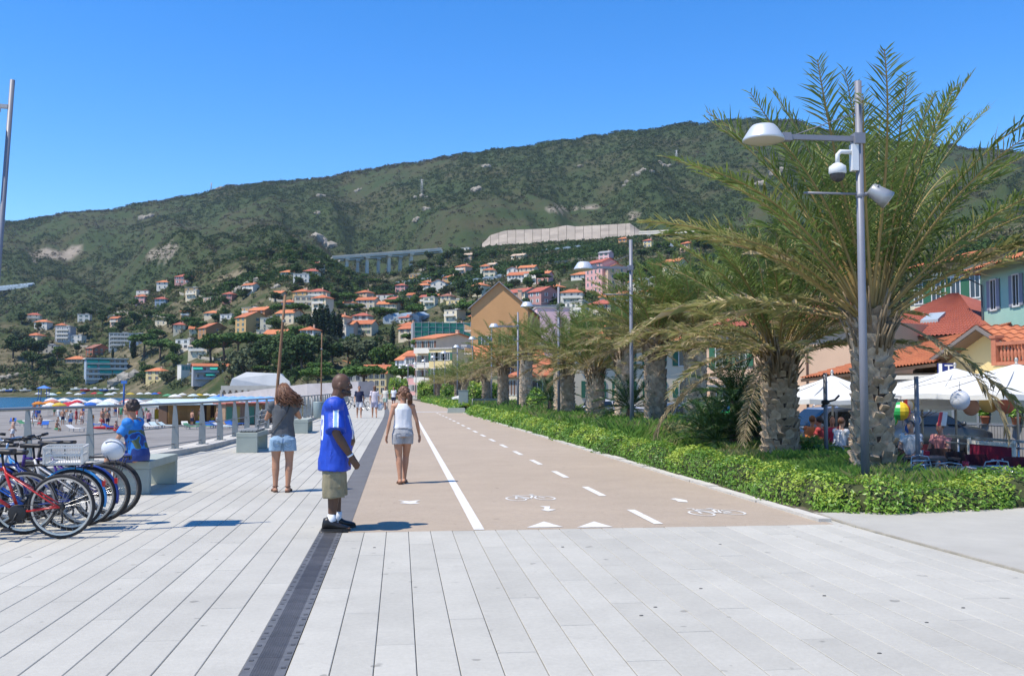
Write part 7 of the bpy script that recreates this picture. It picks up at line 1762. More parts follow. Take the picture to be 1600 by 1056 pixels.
# ------------------------------------------------------------------ people
SKIN = {k: mat('skin_'+k, c, .5, var=.08, scale=9, spec=.35) for k, c in dict(dark=(0.105,0.055,0.035), tan=(0.42,0.215,0.130), light=(0.50,0.29,0.20), red=(0.46,0.22,0.15)).items()}
def clothm(nm, c, var=.08, rough=.85, bump=.2, c2=None): return mat('cloth_'+nm, c, rough, var=var, scale=14, bump=bump, bscale=120, col2=c2)
m_hb = mat('hair_brown', (0.085,0.036,0.018), .5, col2=(0.19,0.085,0.040), scale=18, spec=.5); m_hd = mat('hair_dark', (0.02,0.013,0.01), .5, col2=(0.05,0.028,0.02), scale=18, spec=.5)
m_eye = mat('eye_white', (0.6,0.58,0.55), .3); m_lip = mat('lip', (0.30,0.10,0.08), .5)
def capsule(mb, pts, rs, n=12):
    pts = [Vector(p) for p in pts]; d0 = (pts[0]-pts[1]).normalized(); d1 = (pts[-1]-pts[-2]).normalized()
    P = [pts[0]+d0*rs[0]*.97, pts[0]+d0*rs[0]*.7]+pts+[pts[-1]+d1*rs[-1]*.7, pts[-1]+d1*rs[-1]*.97]
    mb.tube(P, [rs[0]*.22, rs[0]*.72]+list(rs)+[rs[-1]*.72, rs[-1]*.22], n)
WORK = []
LAB = bpy.data.scenes.new('workshop')          # a bare scene in which modifiers are worked out quickly
def remesh(mb, voxel, smooth=4, name='body', mats=None, wrinkle=0.0, wscale=9.0, seed=0, post=None):
    me0 = mb.mesh('tmp', []); 
    if not WORK:
        WORK.append(bpy.data.objects.new('tmp', me0)); LAB.collection.objects.link(WORK[0]); WORK[0].modifiers.new('r', 'REMESH'); WORK[0].modifiers.new('s', 'SMOOTH')
    ob = WORK[0]; ob.data = me0; m, s_ = ob.modifiers; m.mode = 'VOXEL'; m.voxel_size = voxel; s_.iterations = max(1, smooth); s_.factor = .5 if smooth else 0
    vl = LAB.view_layers[0]; vl.update(); dg = vl.depsgraph; me = bpy.data.meshes.new_from_object(ob.evaluated_get(dg)); me.name = name
    WORK.append(me0)
    me.materials.clear()
    for q in mats: me.materials.append(q)
    if wrinkle:
        for v in me.vertices:
            c_ = v.co*wscale; k = mnoise.noise(Vector((c_.x+seed, c_.y, c_.z*.55)))+.5*mnoise.noise(Vector((c_.x*2.3, c_.y*2.3+seed, c_.z*1.1)))
            v.co += v.normal*wrinkle*k
    me.polygons.foreach_set('use_smooth', [True]*len(me.polygons)); me.polygons.foreach_set('material_index', [0]*len(me.polygons))
    if post: post(me)
    me.update(); return me
def ering(cx, cy, z, rx, ry, n=20, pw=1.0):
    out = []
    for i in range(n):
        a = 2*math.pi*i/n; c_, s_ = math.cos(a), math.sin(a); out.append((cx+rx*math.copysign(abs(c_)**pw, c_), cy+ry*math.copysign(abs(s_)**pw, s_), z))
    return out
def hand(mb, w_, d, palm_n, s=1.0, curl=.5, side=1):
    """w_: wrist, d: forearm direction, palm_n: direction the palm faces"""
    d = Vector(d).normalized(); pn = Vector(palm_n); pn = (pn-d*pn.dot(d)).normalized(); ac = d.cross(pn)*side     # ac: towards the thumb
    w_ = Vector(w_); M = Matrix((ac, pn, d)).transposed()
    mb.ell(w_+d*.05*s, (.040*s,.016*s,.058*s), 12, 8, rot=M)
    for k, (o, l_) in enumerate(((.030,.078),(.010,.086),(-.011,.080),(-.030,.062))):
        b_ = w_+d*.085*s+ac*o*s; c1 = b_+(d*math.cos(curl*.5)+pn*math.sin(curl*.5))*l_*.45*s; c2 = c1+(d*math.cos(curl*1.3)+pn*math.sin(curl*1.3))*l_*.32*s; c3 = c2+(d*math.cos(curl*2.0)+pn*math.sin(curl*2.0))*l_*.26*s
        capsule(mb, [b_-d*.03*s, b_, c1, c2, c3], [.0098*s,.0098*s,.0092*s,.0085*s,.0075*s], 8)
    t0 = w_+d*.025*s+ac*.024*s; t1 = t0+(d*.6+ac*.75+pn*.25).normalized()*.038*s; t2 = t1+(d*.9+ac*.25+pn*.4).normalized()*.032*s; t3 = t2+(d*1+pn*.35).normalized()*.022*s
    capsule(mb, [t0, t1, t2, t3], [.015*s,.012*s,.010*s,.0085*s], 8)
STAND = dict(hipL=(-.088,0,.90), hipR=(.088,0,.90), kneeL=(-.095,.015,.49), kneeR=(.095,.015,.49), ankL=(-.095,-.02,.085), ankR=(.095,-.02,.085), toeL=(-.12,.15,.03), toeR=(.12,.15,.03),
    shL=(-.178,-.005,1.405), shR=(.178,-.005,1.405), elL=(-.235,-.02,1.12), elR=(.235,-.02,1.12), wrL=(-.245,.05,.88), wrR=(.245,.05,.88), pnL=(1,0,0), pnR=(-1,0,0))
def body(J, skin, voxel, girth=1.0, belly=0.0, muscle=1.0, head=(0,.02,1.635), look=0.0, nod=0.0, fem=False, fine=True, feet=True, torso=None, hs=1.0):
    mb = MB(); J = {k: Vector(v) for k, v in J.items()}
    hc = Vector(head); HM = Euler((nod, 0, look)).to_matrix()
    def E(c_, r): mb.ell(hc+HM @ (Vector(c_)*hs), tuple(q*hs for q in r), 16, 10, rot=HM)
    E((0,0,.015), (.076,.096,.105)); E((0,.032,-.055), (.056,.062,.062)); E((0,.045,-.03), (.06,.05,.07))
    if fine:
        E((0,.100,-.005), (.012,.018,.026)); E((0,.106,-.02), (.017,.016,.012))
        for s_ in (-1, 1): E((s_*.077,-.005,-.01), (.012,.022,.033)); E((s_*.028,.086,.022), (.026,.014,.010)); E((s_*.036,.07,-.03), (.024,.022,.024))
        E((0,.092,-.062), (.026,.014,.011)); E((0,.082,-.092), (.022,.02,.018))
    nb = (J['shL']+J['shR'])/2+Vector((0,.005,.02)); capsule(mb, [nb-Vector((0,0,.03)), nb.lerp(hc+HM @ Vector((0,-.015,-.07)), .5), hc+HM @ Vector((0,-.01,-.05))], [.064*muscle,.053*muscle,.054*muscle])
    hp = (J['hipL']+J['hipR'])/2; ch = (J['shL']+J['shR'])/2; g = girth
    prof_ = torso or ([(0,.165,.112,0),(.12,.170,.118,0),(.25,.132,.095,.0),(.40,.128,.092,.0),(.62,.145,.105,.008),(.82,.155,.098,.0),(.95,.140,.075,-.005),(1.03,.08,.06,0)] if fem else [(0,.160,.112,0),(.12,.165,.118,0),(.28,.150,.108,.0),(.45,.152,.108,.0),(.66,.168,.115,.005),(.85,.172,.105,.0),(.97,.150,.080,-.005),(1.05,.08,.06,0)])
    ax = ch-hp; rings = []
    for (t, rx, ry, oy) in prof_:
        c_ = hp+ax*t*.97-Vector((0,0,.06))*(1-t); bl = belly*math.exp(-((t-.33)/.28)**2)
        rings.append(ering(c_.x, c_.y+oy+bl*.55, c_.z, rx*g+bl*.35, ry*g+bl, 20, .9))
    mb.loft(rings)
    for s_ in 'LR':
        capsule(mb, [J['sh'+s_].lerp(ch, .35), J['sh'+s_]], [.066*g,.058*g*muscle])
        a, e, w_ = J['sh'+s_], J['el'+s_], J['wr'+s_]; m_ = muscle*(.86 if fem else 1.0)
        capsule(mb, [a, a.lerp(e,.4), e, e.lerp(w_,.3), e.lerp(w_,.7), w_], [.053*m_,.048*m_,.038*m_,.041*m_,.033*m_,.0255*m_])
        hand(mb, w_, w_-e, J['pn'+s_], .92 if fem else 1.04, .45, 1 if s_ == 'L' else -1)
        h, k, n_ = J['hip'+s_], J['knee'+s_], J['ank'+s_]
        capsule(mb, [h, h.lerp(k,.35), h.lerp(k,.75), k, k.lerp(n_,.28), k.lerp(n_,.62), n_], [.088*g,.082*g,.066*g,.056*g,.057*g,.044*g,.034*g])
        if feet:
            t = J['toe'+s_]; fd = (t-n_); fd.z = 0; fd.normalize(); hl = n_-fd*.035; hl.z = n_.z-.045
            capsule(mb, [Vector((hl.x,hl.y,hl.z)), n_.lerp(t,.45)+Vector((0,0,-.015)), t], [.036,.036,.024])
            sd = fd.cross(Vector((0,0,1)))
            for i in range(5): q = t+sd*(.030-.015*i)*(1 if s_ == 'R' else -1); capsule(mb, [q-fd*.03, q+fd*(.028-.006*i)], [.012,.010-.001*i], 6)
    return remesh(mb, voxel, 3 if fine else 2, 'body', [skin])
def eyes(t, head, look, nod, glasses=False):
    HM = Euler((nod,0,look)).to_matrix(); hc = Vector(head)
    if glasses:
        mb = MB()
        for s_ in (-1, 1): mb.ell(hc+HM @ Vector((s_*.034,.094,.012)), (.030,.010,.022), 12, 8, rot=HM); mb.tube([hc+HM @ Vector((s_*.06,.09,.016)), hc+HM @ Vector((s_*.083,.0,.016))], .004, 5)
        mb.tube([hc+HM @ Vector((-.012,.105,.016)), hc+HM @ Vector((.012,.105,.016))], .004, 5); mb.build('sunglasses', mat('lens_dark', (0.012,0.01,0.01), .15), t)
    else:
        for s_ in (-1, 1):
            mb = MB(); mb.ell(hc+HM @ Vector((s_*.031,.089,.008)), (.014,.008,.008), 10, 6, rot=HM); mb.ell(hc+HM @ Vector((s_*.031,.095,.008)), (.0065,.004,.0065), 8, 6, 1, rot=HM); mb.build('eye', [m_eye, m_hd], t)
    mb = MB(); mb.ell(hc+HM @ Vector((0,.103,-.063)), (.021,.006,.007), 10, 6, rot=HM); mb.build('mouth', m_lip, t)
def tubes_hair(t, head, HM, m, n_, length, spread, seed, blow=(0,0,0), wave=.015, r=.011, back=True, front=.02):
    rg = random.Random(seed); mb = MB(); hc = Vector(head); mb.ell(hc+HM @ Vector((0,-.015,.03)), (.086,.098,.098), 18, 12, rot=HM)
    for i in range(n_):
        a = rg.uniform(-2.35, 2.35); el = rg.uniform(-.15, 1.3); d = Vector((math.sin(a)*math.cos(el)*.086, -math.cos(a)*math.cos(el)*.100-.01, math.sin(el)*.098+.03))
        if d.y > front and d.z < .06: continue
        p = hc+HM @ d; out = (HM @ Vector((d.x*1.6, min(d.y,-.02)*1.3, 0))); pts = [hc+HM @ (d*.8), p]; ph = rg.uniform(0, 6.28); L = length*rg.uniform(.7,1.1); ns = 7
        for k in range(1, ns+1):
            f_ = k/ns; q = p+out*spread*math.sin(f_*1.6)+Vector((0,0,-L*f_**1.1))+Vector(blow)*f_*f_*rg.uniform(.4,1.3)
            q += Vector((math.cos(ph+f_*7), math.sin(ph+f_*7), 0))*wave*f_; pts.append(q)
        mb.tube(pts, [r*.8]+[r*(1.1-.75*(k/ns)) for k in range(ns+1)], 5)
    return mb.build('hair', m, t)
def garment(t, name, mb, m, voxel=.012, wrinkle=.006, ws=9, smooth=3, seed=0, post=None):
    return link(name, remesh(mb, voxel, smooth, name, m if isinstance(m, list) else [m], wrinkle, ws, seed, post), t)
def loft_tube(mb, rows, n=22, pw=.9): mb.loft([ering(cx, cy, z, rx, ry, n, pw) for (cx, cy, z, rx, ry) in rows])
def shoe(t, a, toe, m, msole, name='shoe', h=.10):
    a, toe = Vector(a), Vector(toe); fd = (toe-a); fd.z = 0; fd.normalize(); sd = fd.cross(Vector((0,0,1))); mb = MB(); base = Vector((a.x, a.y, 0))
    def sec(s, wd, z0, z1): return [base+fd*s+sd*wd*math.cos(b_)+Vector((0,0,(z0+z1)/2+(z1-z0)/2*math.sin(b_))) for b_ in np.linspace(0, 2*math.pi, 15)[:-1]]
    mb.loft([sec(-.085,.022,.03,.085), sec(-.07,.040,.022,h+.03), sec(-.02,.047,.02,h+.05), sec(.05,.048,.02,h+.01), sec(.11,.052,.02,.085), sec(.17,.050,.02,.07), sec(.21,.036,.02,.058), sec(.228,.012,.025,.045)])
    o = mb.build(name, m, t); so = MB(); out = [(-.09,.03),(-.05,.045),(.05,.047),(.14,.056),(.20,.044),(.232,.012)]
    pl = [base+fd*s+sd*w_ for s, w_ in out]+[base+fd*s-sd*w_ for s, w_ in reversed(out)]; so.poly([(p.x, p.y) for p in pl][::-1], .002, .030); so.build('sole', msole, o); return o
# ---- man in the blue jersey, in profile
p = G(523,827)
man = thing('person', 'man in blue football jersey, khaki shorts and black shoes standing on the dark strip', 'person', (p.x, p.y, 0), -math.pi/2+.06)
J = dict(STAND); J.update(hipL=(-.105,-.01,.90), hipR=(.105,-.01,.90), kneeL=(-.12,.0,.49), kneeR=(.12,-.01,.49), ankL=(-.12,.03,.10), ankR=(.12,-.035,.10), toeL=(-.15,.20,.035), toeR=(.15,.145,.035), shL=(-.205,-.02,1.41), shR=(.205,-.02,1.41), elL=(-.28,.01,1.10), elR=(.285,.01,1.10), wrL=(-.265,.15,.86), wrR=(.27,.17,.845))
hd = (0,.055,1.640)
link('body', body(J, SKIN['dark'], .0085, 1.16, .075, 1.3, hd, -.06, -.05, hs=1.13), man); eyes(man, (0,.068,1.640), -.06, -.05)
HM = Euler((-.05,0,-.06)).to_matrix(); hc = Vector(hd)
mb = MB()
for k in range(9): a = (k-4)*.33; mb.ell(hc+HM @ Vector((math.sin(a)*.068, .014+math.cos(a)*.090, -.098+.012*abs(k-4)*.5)), (.024,.022,.030), 10, 7)
link('beard', remesh(mb, .007, 2, 'beard', [m_hd]), man)
mj = clothm('jersey', (0.012,0.055,0.42), rough=.5, var=.12); mw = clothm('jersey_white', (0.72,0.73,0.75), var=.03); mlb = clothm('jersey_stripe', (0.25,0.45,0.72), var=.03)
def number_mask(x, z):              # block numerals in a 0.26 x 0.28 field
    for cx in (-.068, .068):
        u, v = (x-cx)/.055, (z-1.16)/.14
        if abs(u) <= 1 and abs(v) <= 1 and (abs(u) > .42 or abs(v) > .66 or (cx > 0 and abs(v) < .17)): return True
    return False
def jersey_post(me):
    for f in me.polygons:
        c_, n_ = f.center, f.normal
        if abs(n_.y) > .30 and number_mask(c_.x, c_.z) and abs(c_.x) < .16: f.material_index = 1
        elif c_.z > 1.435 and .10 < abs(c_.x) < .215 and n_.z > .45 and abs(c_.y+.02) < .055: f.material_index = 1
        elif abs(c_.x) > .235 and 1.17 < c_.z < 1.36 and abs(n_.x) > .35:
            y = c_.y
            if .018 < y < .034 or -.03 < y < -.016: f.material_index = 1
            elif -.016 <= y <= .018: f.material_index = 2
        elif c_.z > 1.452 and abs(c_.x) < .10: pass
mb = MB(); loft_tube(mb, [(0,-.010,.675,.262,.182),(0,-.005,.80,.250,.186),(0,.015,.95,.234,.192),(0,.022,1.10,.222,.190),(0,.005,1.25,.215,.168),(0,-.012,1.36,.205,.145),(0,-.016,1.44,.18,.118),(0,-.005,1.49,.10,.092)])
for s_ in (-1, 1): 
    e0 = Vector((s_*.13,-.015,1.41)); e1 = Vector((s_*.285,.0,1.12)); pts = [e0, e0.lerp(e1,.3), e0.lerp(e1,.6), e0.lerp(e1,1.0)]; mb.tube(pts, [.095,.112,.112,.112], 18); mb.ell((s_*.20,-.018,1.405), (.112,.112,.104), 16, 10)
garment(man, 'jersey', mb, [mj, mw, mlb], .0095, .016, 7, 2, 3, jersey_post)
mkh = clothm('khaki', (0.235,0.205,0.130), var=.16, bump=.3)
mb = MB(); loft_tube(mb, [(0,-.01,.97,.190,.150),(0,-.012,.85,.205,.155),(0,-.012,.76,.208,.150)])
for s_ in (-1, 1):
    y1 = .01 if s_ < 0 else -.02; loft_tube(mb, [(s_*.105,-.01,.86,.115,.145),(s_*.112,-.008,.68,.116,.134),(s_*.118,y1,.52,.112,.126),(s_*.120,y1+.005,.375,.110,.124)])
    mb.box((s_*.222, .0, .57), (.02,.13,.15)); mb.box((s_*.226, .0, .64), (.022,.14,.04))
garment(man, 'shorts', mb, mkh, .0105, .013, 9, 2, 8)
for s_, an, to in ((-1,J['ankL'],J['toeL']),(1,J['ankR'],J['toeR'])):
    so = MB(); so.tube([(an[0],an[1]-.005,.06),(an[0],an[1],.12),(an[0],an[1]+.004,.19)], [.045,.046,.047], 14); so.build('sock', mw, man)
    shoe(man, (an[0],an[1]-.02,0), to, mat('shoe_black', (0.012,0.012,0.013), .4), mat('sole_black', (0.02,0.02,0.02), .7), h=.115)
mb = MB(); w_ = Vector(J['wrR']); e_ = Vector(J['elR']); d_ = (w_-e_).normalized(); mb.tube([w_-d_*.022, w_-d_*.002], .0375, 14); mb.build('bracelet', mw, man)
# ---- woman in grey, seen from behind, holding a camera up
p = G(441,768)
wg = thing('person', 'long-haired woman in grey top and denim shorts seen from behind, holding up a camera', 'person', (p.x, p.y, 0), .06)
J = dict(STAND); J.update(hipL=(-.095,0,.865), hipR=(.095,0,.865), kneeL=(-.105,.02,.46), kneeR=(.10,.0,.46), ankL=(-.105,.0,.08), ankR=(.085,-.05,.08), toeL=(-.14,.16,.025), toeR=(.11,.12,.025), shL=(-.165,-.005,1.345), shR=(.165,-.005,1.345), elL=(-.265,.10,1.12), elR=(.25,.12,1.14), wrL=(-.10,.24,1.30), wrR=(.07,.26,1.32), pnL=(1,.2,.4), pnR=(-1,.2,.4))
hd = (0,.035,1.56); HMg = Euler((.05,0,.30)).to_matrix()
link('body', body(J, SKIN['tan'], .0085, 1.04, .0, 1.0, hd, .30, .05, fem=True), wg); eyes(wg, hd, .30, .05)
tubes_hair(wg, hd, HMg, m_hb, 230, .30, .62, 4, blow=(.13,.0,.04), wave=.022, r=.012)
mgt = clothm('grey_top', (0.088,0.092,0.098), var=.10)
mb = MB(); loft_tube(mb, [(0,.0,.845,.190,.135),(0,.0,.95,.176,.128),(0,.0,1.06,.162,.118),(0,.005,1.17,.168,.122),(0,.0,1.27,.176,.114),(0,-.005,1.34,.165,.095),(0,-.005,1.385,.105,.072)])
for s_ in (-1, 1): e0 = Vector((s_*.12,-.005,1.345)); e1 = Vector((s_*.215,.04,1.255)); mb.tube([e0, e0.lerp(e1,.5), e1], [.06,.068,.068], 16); mb.ell((s_*.16,-.005,1.345), (.072,.074,.068), 14, 9)
garment(wg, 'top', mb, mgt, .0095, .008, 9, 2, 21)
mdn = clothm('denim', (0.20,0.31,0.43), var=.2, c2=(0.33,0.45,0.56))
mb = MB(); loft_tube(mb, [(0,.0,.90,.168,.122),(0,-.008,.82,.190,.140),(0,-.012,.76,.196,.142)])
for s_ in (-1, 1): loft_tube(mb, [(s_*.100,-.006,.82,.098,.130),(s_*.102,-.002,.72,.104,.122),(s_*.106,.0,.635,.107,.112)])
garment(wg, 'shorts', mb, mdn, .0095, .005, 12, 2, 30)
mb = MB()
for s_ in (-1, 1):
    pk = [(s_*.045,-.150,.79),(s_*.135,-.128,.79),(s_*.135,-.132,.72),(s_*.09,-.152,.695),(s_*.045,-.158,.72)]
    mb.tube(pk+[pk[0]], .0035, 4)
mb.tube([(0,-.150,.88),(0,-.160,.70)], .003, 4); mb.tube([(.17*math.cos(a),-.002+.126*math.sin(a),.885) for a in np.linspace(0,2*math.pi,25)], .008, 5); mb.build('stitching', clothm('denim_dark', (0.10,0.17,0.27)), wg)
mb = MB(); mb.tube([(.12,-.07,1.385),(.06,-.122,1.22),(-.05,-.132,1.07),(-.16,-.10,.94),(-.185,-.02,.90)], .009, 5, flat=.4); mb.build('bag_strap', m_black, wg)
msd = mat('sandal_leather', (0.10,0.045,0.025), .6)
def sandal(t, an, to, strap=True, m=msd):
    a, toe = Vector(an), Vector(to); fd = toe-a; fd.z = 0; fd.normalize(); sd = fd.cross(Vector((0,0,1))); b_ = Vector((a.x,a.y,0)); out = [(-.075,.028),(-.03,.036),(.06,.036),(.14,.046),(.19,.036),(.205,.010)]
    mb = MB(); pl = [b_+fd*s+sd*w_ for s, w_ in out]+[b_+fd*s-sd*w_ for s, w_ in reversed(out)]; mb.poly([(q.x, q.y) for q in pl][::-1], .002, .020); o = mb.build('sandal', m, t)
    st = MB(); st.tube([b_+fd*.10+sd*.045+Vector((0,0,.018)), b_+fd*.10+sd*.02+Vector((0,0,.06)), b_+fd*.10-sd*.02+Vector((0,0,.06)), b_+fd*.10-sd*.045+Vector((0,0,.018))], .009, 5, flat=.5)
    if strap: st.tube([a+fd*.04*math.cos(q)+sd*.042*math.sin(q)+Vector((0,0,.005)) for q in np.linspace(0, 6.28, 13)], .008, 5); st.tube([b_-fd*.06+Vector((0,0,.02)), a-fd*.045+Vector((0,0,.01))], .008, 5)
    st.build('strap', m, o)
sandal(wg, J['ankL'], J['toeL']); sandal(wg, J['ankR'], J['toeR'])
cm = thing('camera', 'small black camera held up by the woman in grey', 'camera', (p.x-.02, p.y+.33, 1.42), .25); mb = MB(); mb.box((0,0,0), (.12,.035,.072)); mb.build('camera_body', m_black, cm); mb = MB(); mb.tube([(0,.015,0),(0,.06,0)], .026, 14); mb.build('lens', m_black, cm)
# ---- woman in white walking away on the path
p = G(629,755)
ww = thing('person', 'woman in a white sleeveless top and grey shorts walking away on the path', 'person', (p.x, p.y, 0), .02)
J = dict(STAND); J.update(hipL=(-.088,0,.84), hipR=(.088,0,.84), kneeL=(-.065,-.02,.445), kneeR=(.055,.09,.45), ankL=(-.045,-.11,.09), ankR=(.03,.08,.075), toeL=(-.06,.06,.025), toeR=(.05,.25,.035), shL=(-.155,0,1.30), shR=(.155,0,1.30), elL=(-.225,-.07,1.055), elR=(.235,-.02,1.05), wrL=(-.265,-.08,.83), wrR=(.275,.06,.83), pnL=(.8,-.5,0), pnR=(-.8,-.5,0))
hd = (0,.02,1.505); lk = .95; HMw = Euler((0,0,lk)).to_matrix()
link('body', body(J, SKIN['tan'], .0085, .97, 0, .95, hd, lk, 0, fem=True), ww); eyes(ww, hd, lk, 0, True)
mb = MB(); hc = Vector(hd); mb.ell(hc+HMw @ Vector((0,-.018,.03)), (.086,.098,.096), 18, 12, rot=HMw)
rg = random.Random(9)
for i in range(70):
    a = rg.uniform(-2.4,2.4); e = rg.uniform(-.3,1.3); q = hc+HMw @ Vector((math.sin(a)*math.cos(e)*.082,-math.cos(a)*math.cos(e)*.095-.015,math.sin(e)*.095+.03)); mb.ell(q, (.024,.024,.022), 8, 6)
link('hair', remesh(mb, .009, 1, 'hair', [m_hb], .006, 30), ww)
pm_ = MB(); b_ = hc+HMw @ Vector((0,-.10,.0))
for i in range(60):
    ph = rg.uniform(0,6.28); rr = rg.uniform(0,.04); pts = []
    for k in range(7): f_ = k/6; pts.append(b_+HMw @ Vector((math.cos(ph)*rr*(1+.8*math.sin(f_*3))+.012*math.sin(f_*9+ph), -.03*math.sin(f_*2)-.012+math.sin(ph)*rr*.8, -.20*f_*rg.uniform(.75,1.05)+.02)))
    pm_.tube(pts, [.010*(1-.7*k/6) for k in range(7)], 5)
pm_.build('ponytail', m_hb, ww)
mwt = clothm('white_top', (0.66,0.665,0.68), var=.03)
mb = MB(); loft_tube(mb, [(0,.0,.925,.168,.122),(0,.0,1.0,.152,.112),(0,.0,1.08,.146,.108),(0,.004,1.17,.152,.112),(0,.0,1.25,.150,.104),(0,-.003,1.31,.125,.082),(0,-.003,1.345,.085,.066)])
garment(ww, 'top', mb, mwt, .009, .007, 9, 2, 41)
mgs = clothm('grey_denim', (0.34,0.345,0.36), var=.14)
mb = MB(); loft_tube(mb, [(0,.0,.95,.150,.112),(0,-.006,.86,.176,.132),(0,-.008,.79,.182,.134)])
loft_tube(mb, [(-.092,-.006,.84,.092,.122),(-.088,-.010,.74,.096,.114),(-.083,-.012,.665,.098,.104)]); loft_tube(mb, [(.092,.0,.84,.092,.122),(.086,.022,.74,.096,.114),(.080,.036,.665,.098,.104)])
garment(ww, 'shorts', mb, mgs, .009, .005, 12, 2, 44)
mb = MB(); mb.tube([(.157*math.cos(a),-.002+.118*math.sin(a),.935) for a in np.linspace(0,2*math.pi,25)], .010, 5)
for s_ in (-1, 1): mb.tube([(s_*.04,-.140,.85),(s_*.12,-.122,.85),(s_*.12,-.126,.77),(s_*.04,-.148,.77),(s_*.04,-.140,.85)], .003, 4)
mb.build('waistband', clothm('grey_denim_dark', (0.22,0.22,0.23)), ww)
sandal(ww, J['ankL'], J['toeL'], False); sandal(ww, J['ankR'], J['toeR'], False)
# ---- woman in blue seated on the bench
ws = thing('person', 'woman in blue cycling shirt and navy shorts seated on the nearest bench', 'person', (-3.98, 15.2, 0), 1.36)
SIT = dict(hipL=(-.10,-.04,.585), hipR=(.10,-.04,.585), kneeL=(-.13,.36,.56), kneeR=(.13,.36,.56), ankL=(-.12,.38,.11), ankR=(.12,.36,.11), toeL=(-.13,.56,.035), toeR=(.13,.54,.035), shL=(-.175,.05,1.09), shR=(.175,.05,1.09), elL=(-.23,.16,.86), elR=(.235,.14,.84), wrL=(-.12,.33,.72), wrR=(.13,.32,.70), pnL=(.3,0,-1), pnR=(-.3,0,-1))
hd = (0,.085,1.31); lk = .12
link('body', body(SIT, SKIN['tan'], .0095, 1.12, .02, 1.05, hd, lk, 0.0, fem=True), ws); eyes(ws, hd, lk, 0)
HMs = Euler((0,0,lk)).to_matrix(); mb = MB(); hc = Vector(hd); mb.ell(hc+HMs @ Vector((0,-.02,.03)), (.092,.105,.102), 18, 12, rot=HMs)
for i in range(60):
    a = rg.uniform(-2.2,2.2); e = rg.uniform(-.65,1.3); q = hc+HMs @ Vector((math.sin(a)*math.cos(e)*.088,-math.cos(a)*math.cos(e)*.10-.02,math.sin(e)*.10+.025)); mb.ell(q, (.022,.022,.026), 8, 6)
link('hair', remesh(mb, .009, 4, 'hair', [m_hd], .004, 40), ws)
mbs = clothm('cycling_blue', (0.02,0.19,0.55), var=.1, rough=.6); mbd = clothm('cycling_navy', (0.02,0.045,0.20), rough=.6); mbo = clothm('cycling_olive', (0.10,0.13,0.07))
def cyc_post(me):
    for f in me.polygons:
        c_ = f.center; k = mnoise.noise(c_*9+Vector((3,1,2)))
        if c_.z < .98 and c_.y < .13 and abs(c_.x) < .18 and k > .12: f.material_index = 2
        elif c_.z < 1.03 and abs(c_.x) < .2 and k < -.05: f.material_index = 1
mb = MB(); loft_tube(mb, [(0,-.045,.60,.195,.150),(0,-.03,.70,.190,.145),(0,.0,.82,.182,.140),(0,.03,.93,.182,.138),(0,.045,1.03,.182,.122),(0,.05,1.09,.160,.10),(0,.055,1.13,.10,.078)])
for s_, el in ((-1,SIT['elL']),(1,SIT['elR'])): e0 = Vector((s_*.12,.05,1.085)); e1 = Vector((s_*.175,.05,1.09)).lerp(Vector(el), .78); mb.tube([e0, e0.lerp(e1,.5), e1], [.068,.078,.070], 16); mb.ell((s_*.172,.048,1.085), (.086,.086,.080), 14, 9)
garment(ws, 'cycling_shirt', mb, [mbs, mbd, mbo], .010, .006, 8, 2, 51, cyc_post)
mb = MB(); loft_tube(mb, [(0,-.045,.70,.178,.140),(0,-.05,.60,.198,.160),(0,-.05,.515,.190,.150)])
for s_ in (-1, 1): capsule(mb, [(s_*.10,-.02,.585),(s_*.118,.16,.58),(s_*.125,.29,.57)], [.100,.096,.084], 16)
garment(ws, 'shorts', mb, mbd, .011, .003, 8, 2, 53)
for an, to in ((SIT['ankL'],SIT['toeL']),(SIT['ankR'],SIT['toeR'])): shoe(ws, (an[0],an[1]-.01,0), to, mat('shoe_white', (0.5,0.5,0.5), .5), mat('sole_black', (0.02,0.02,0.02), .7), h=.06)
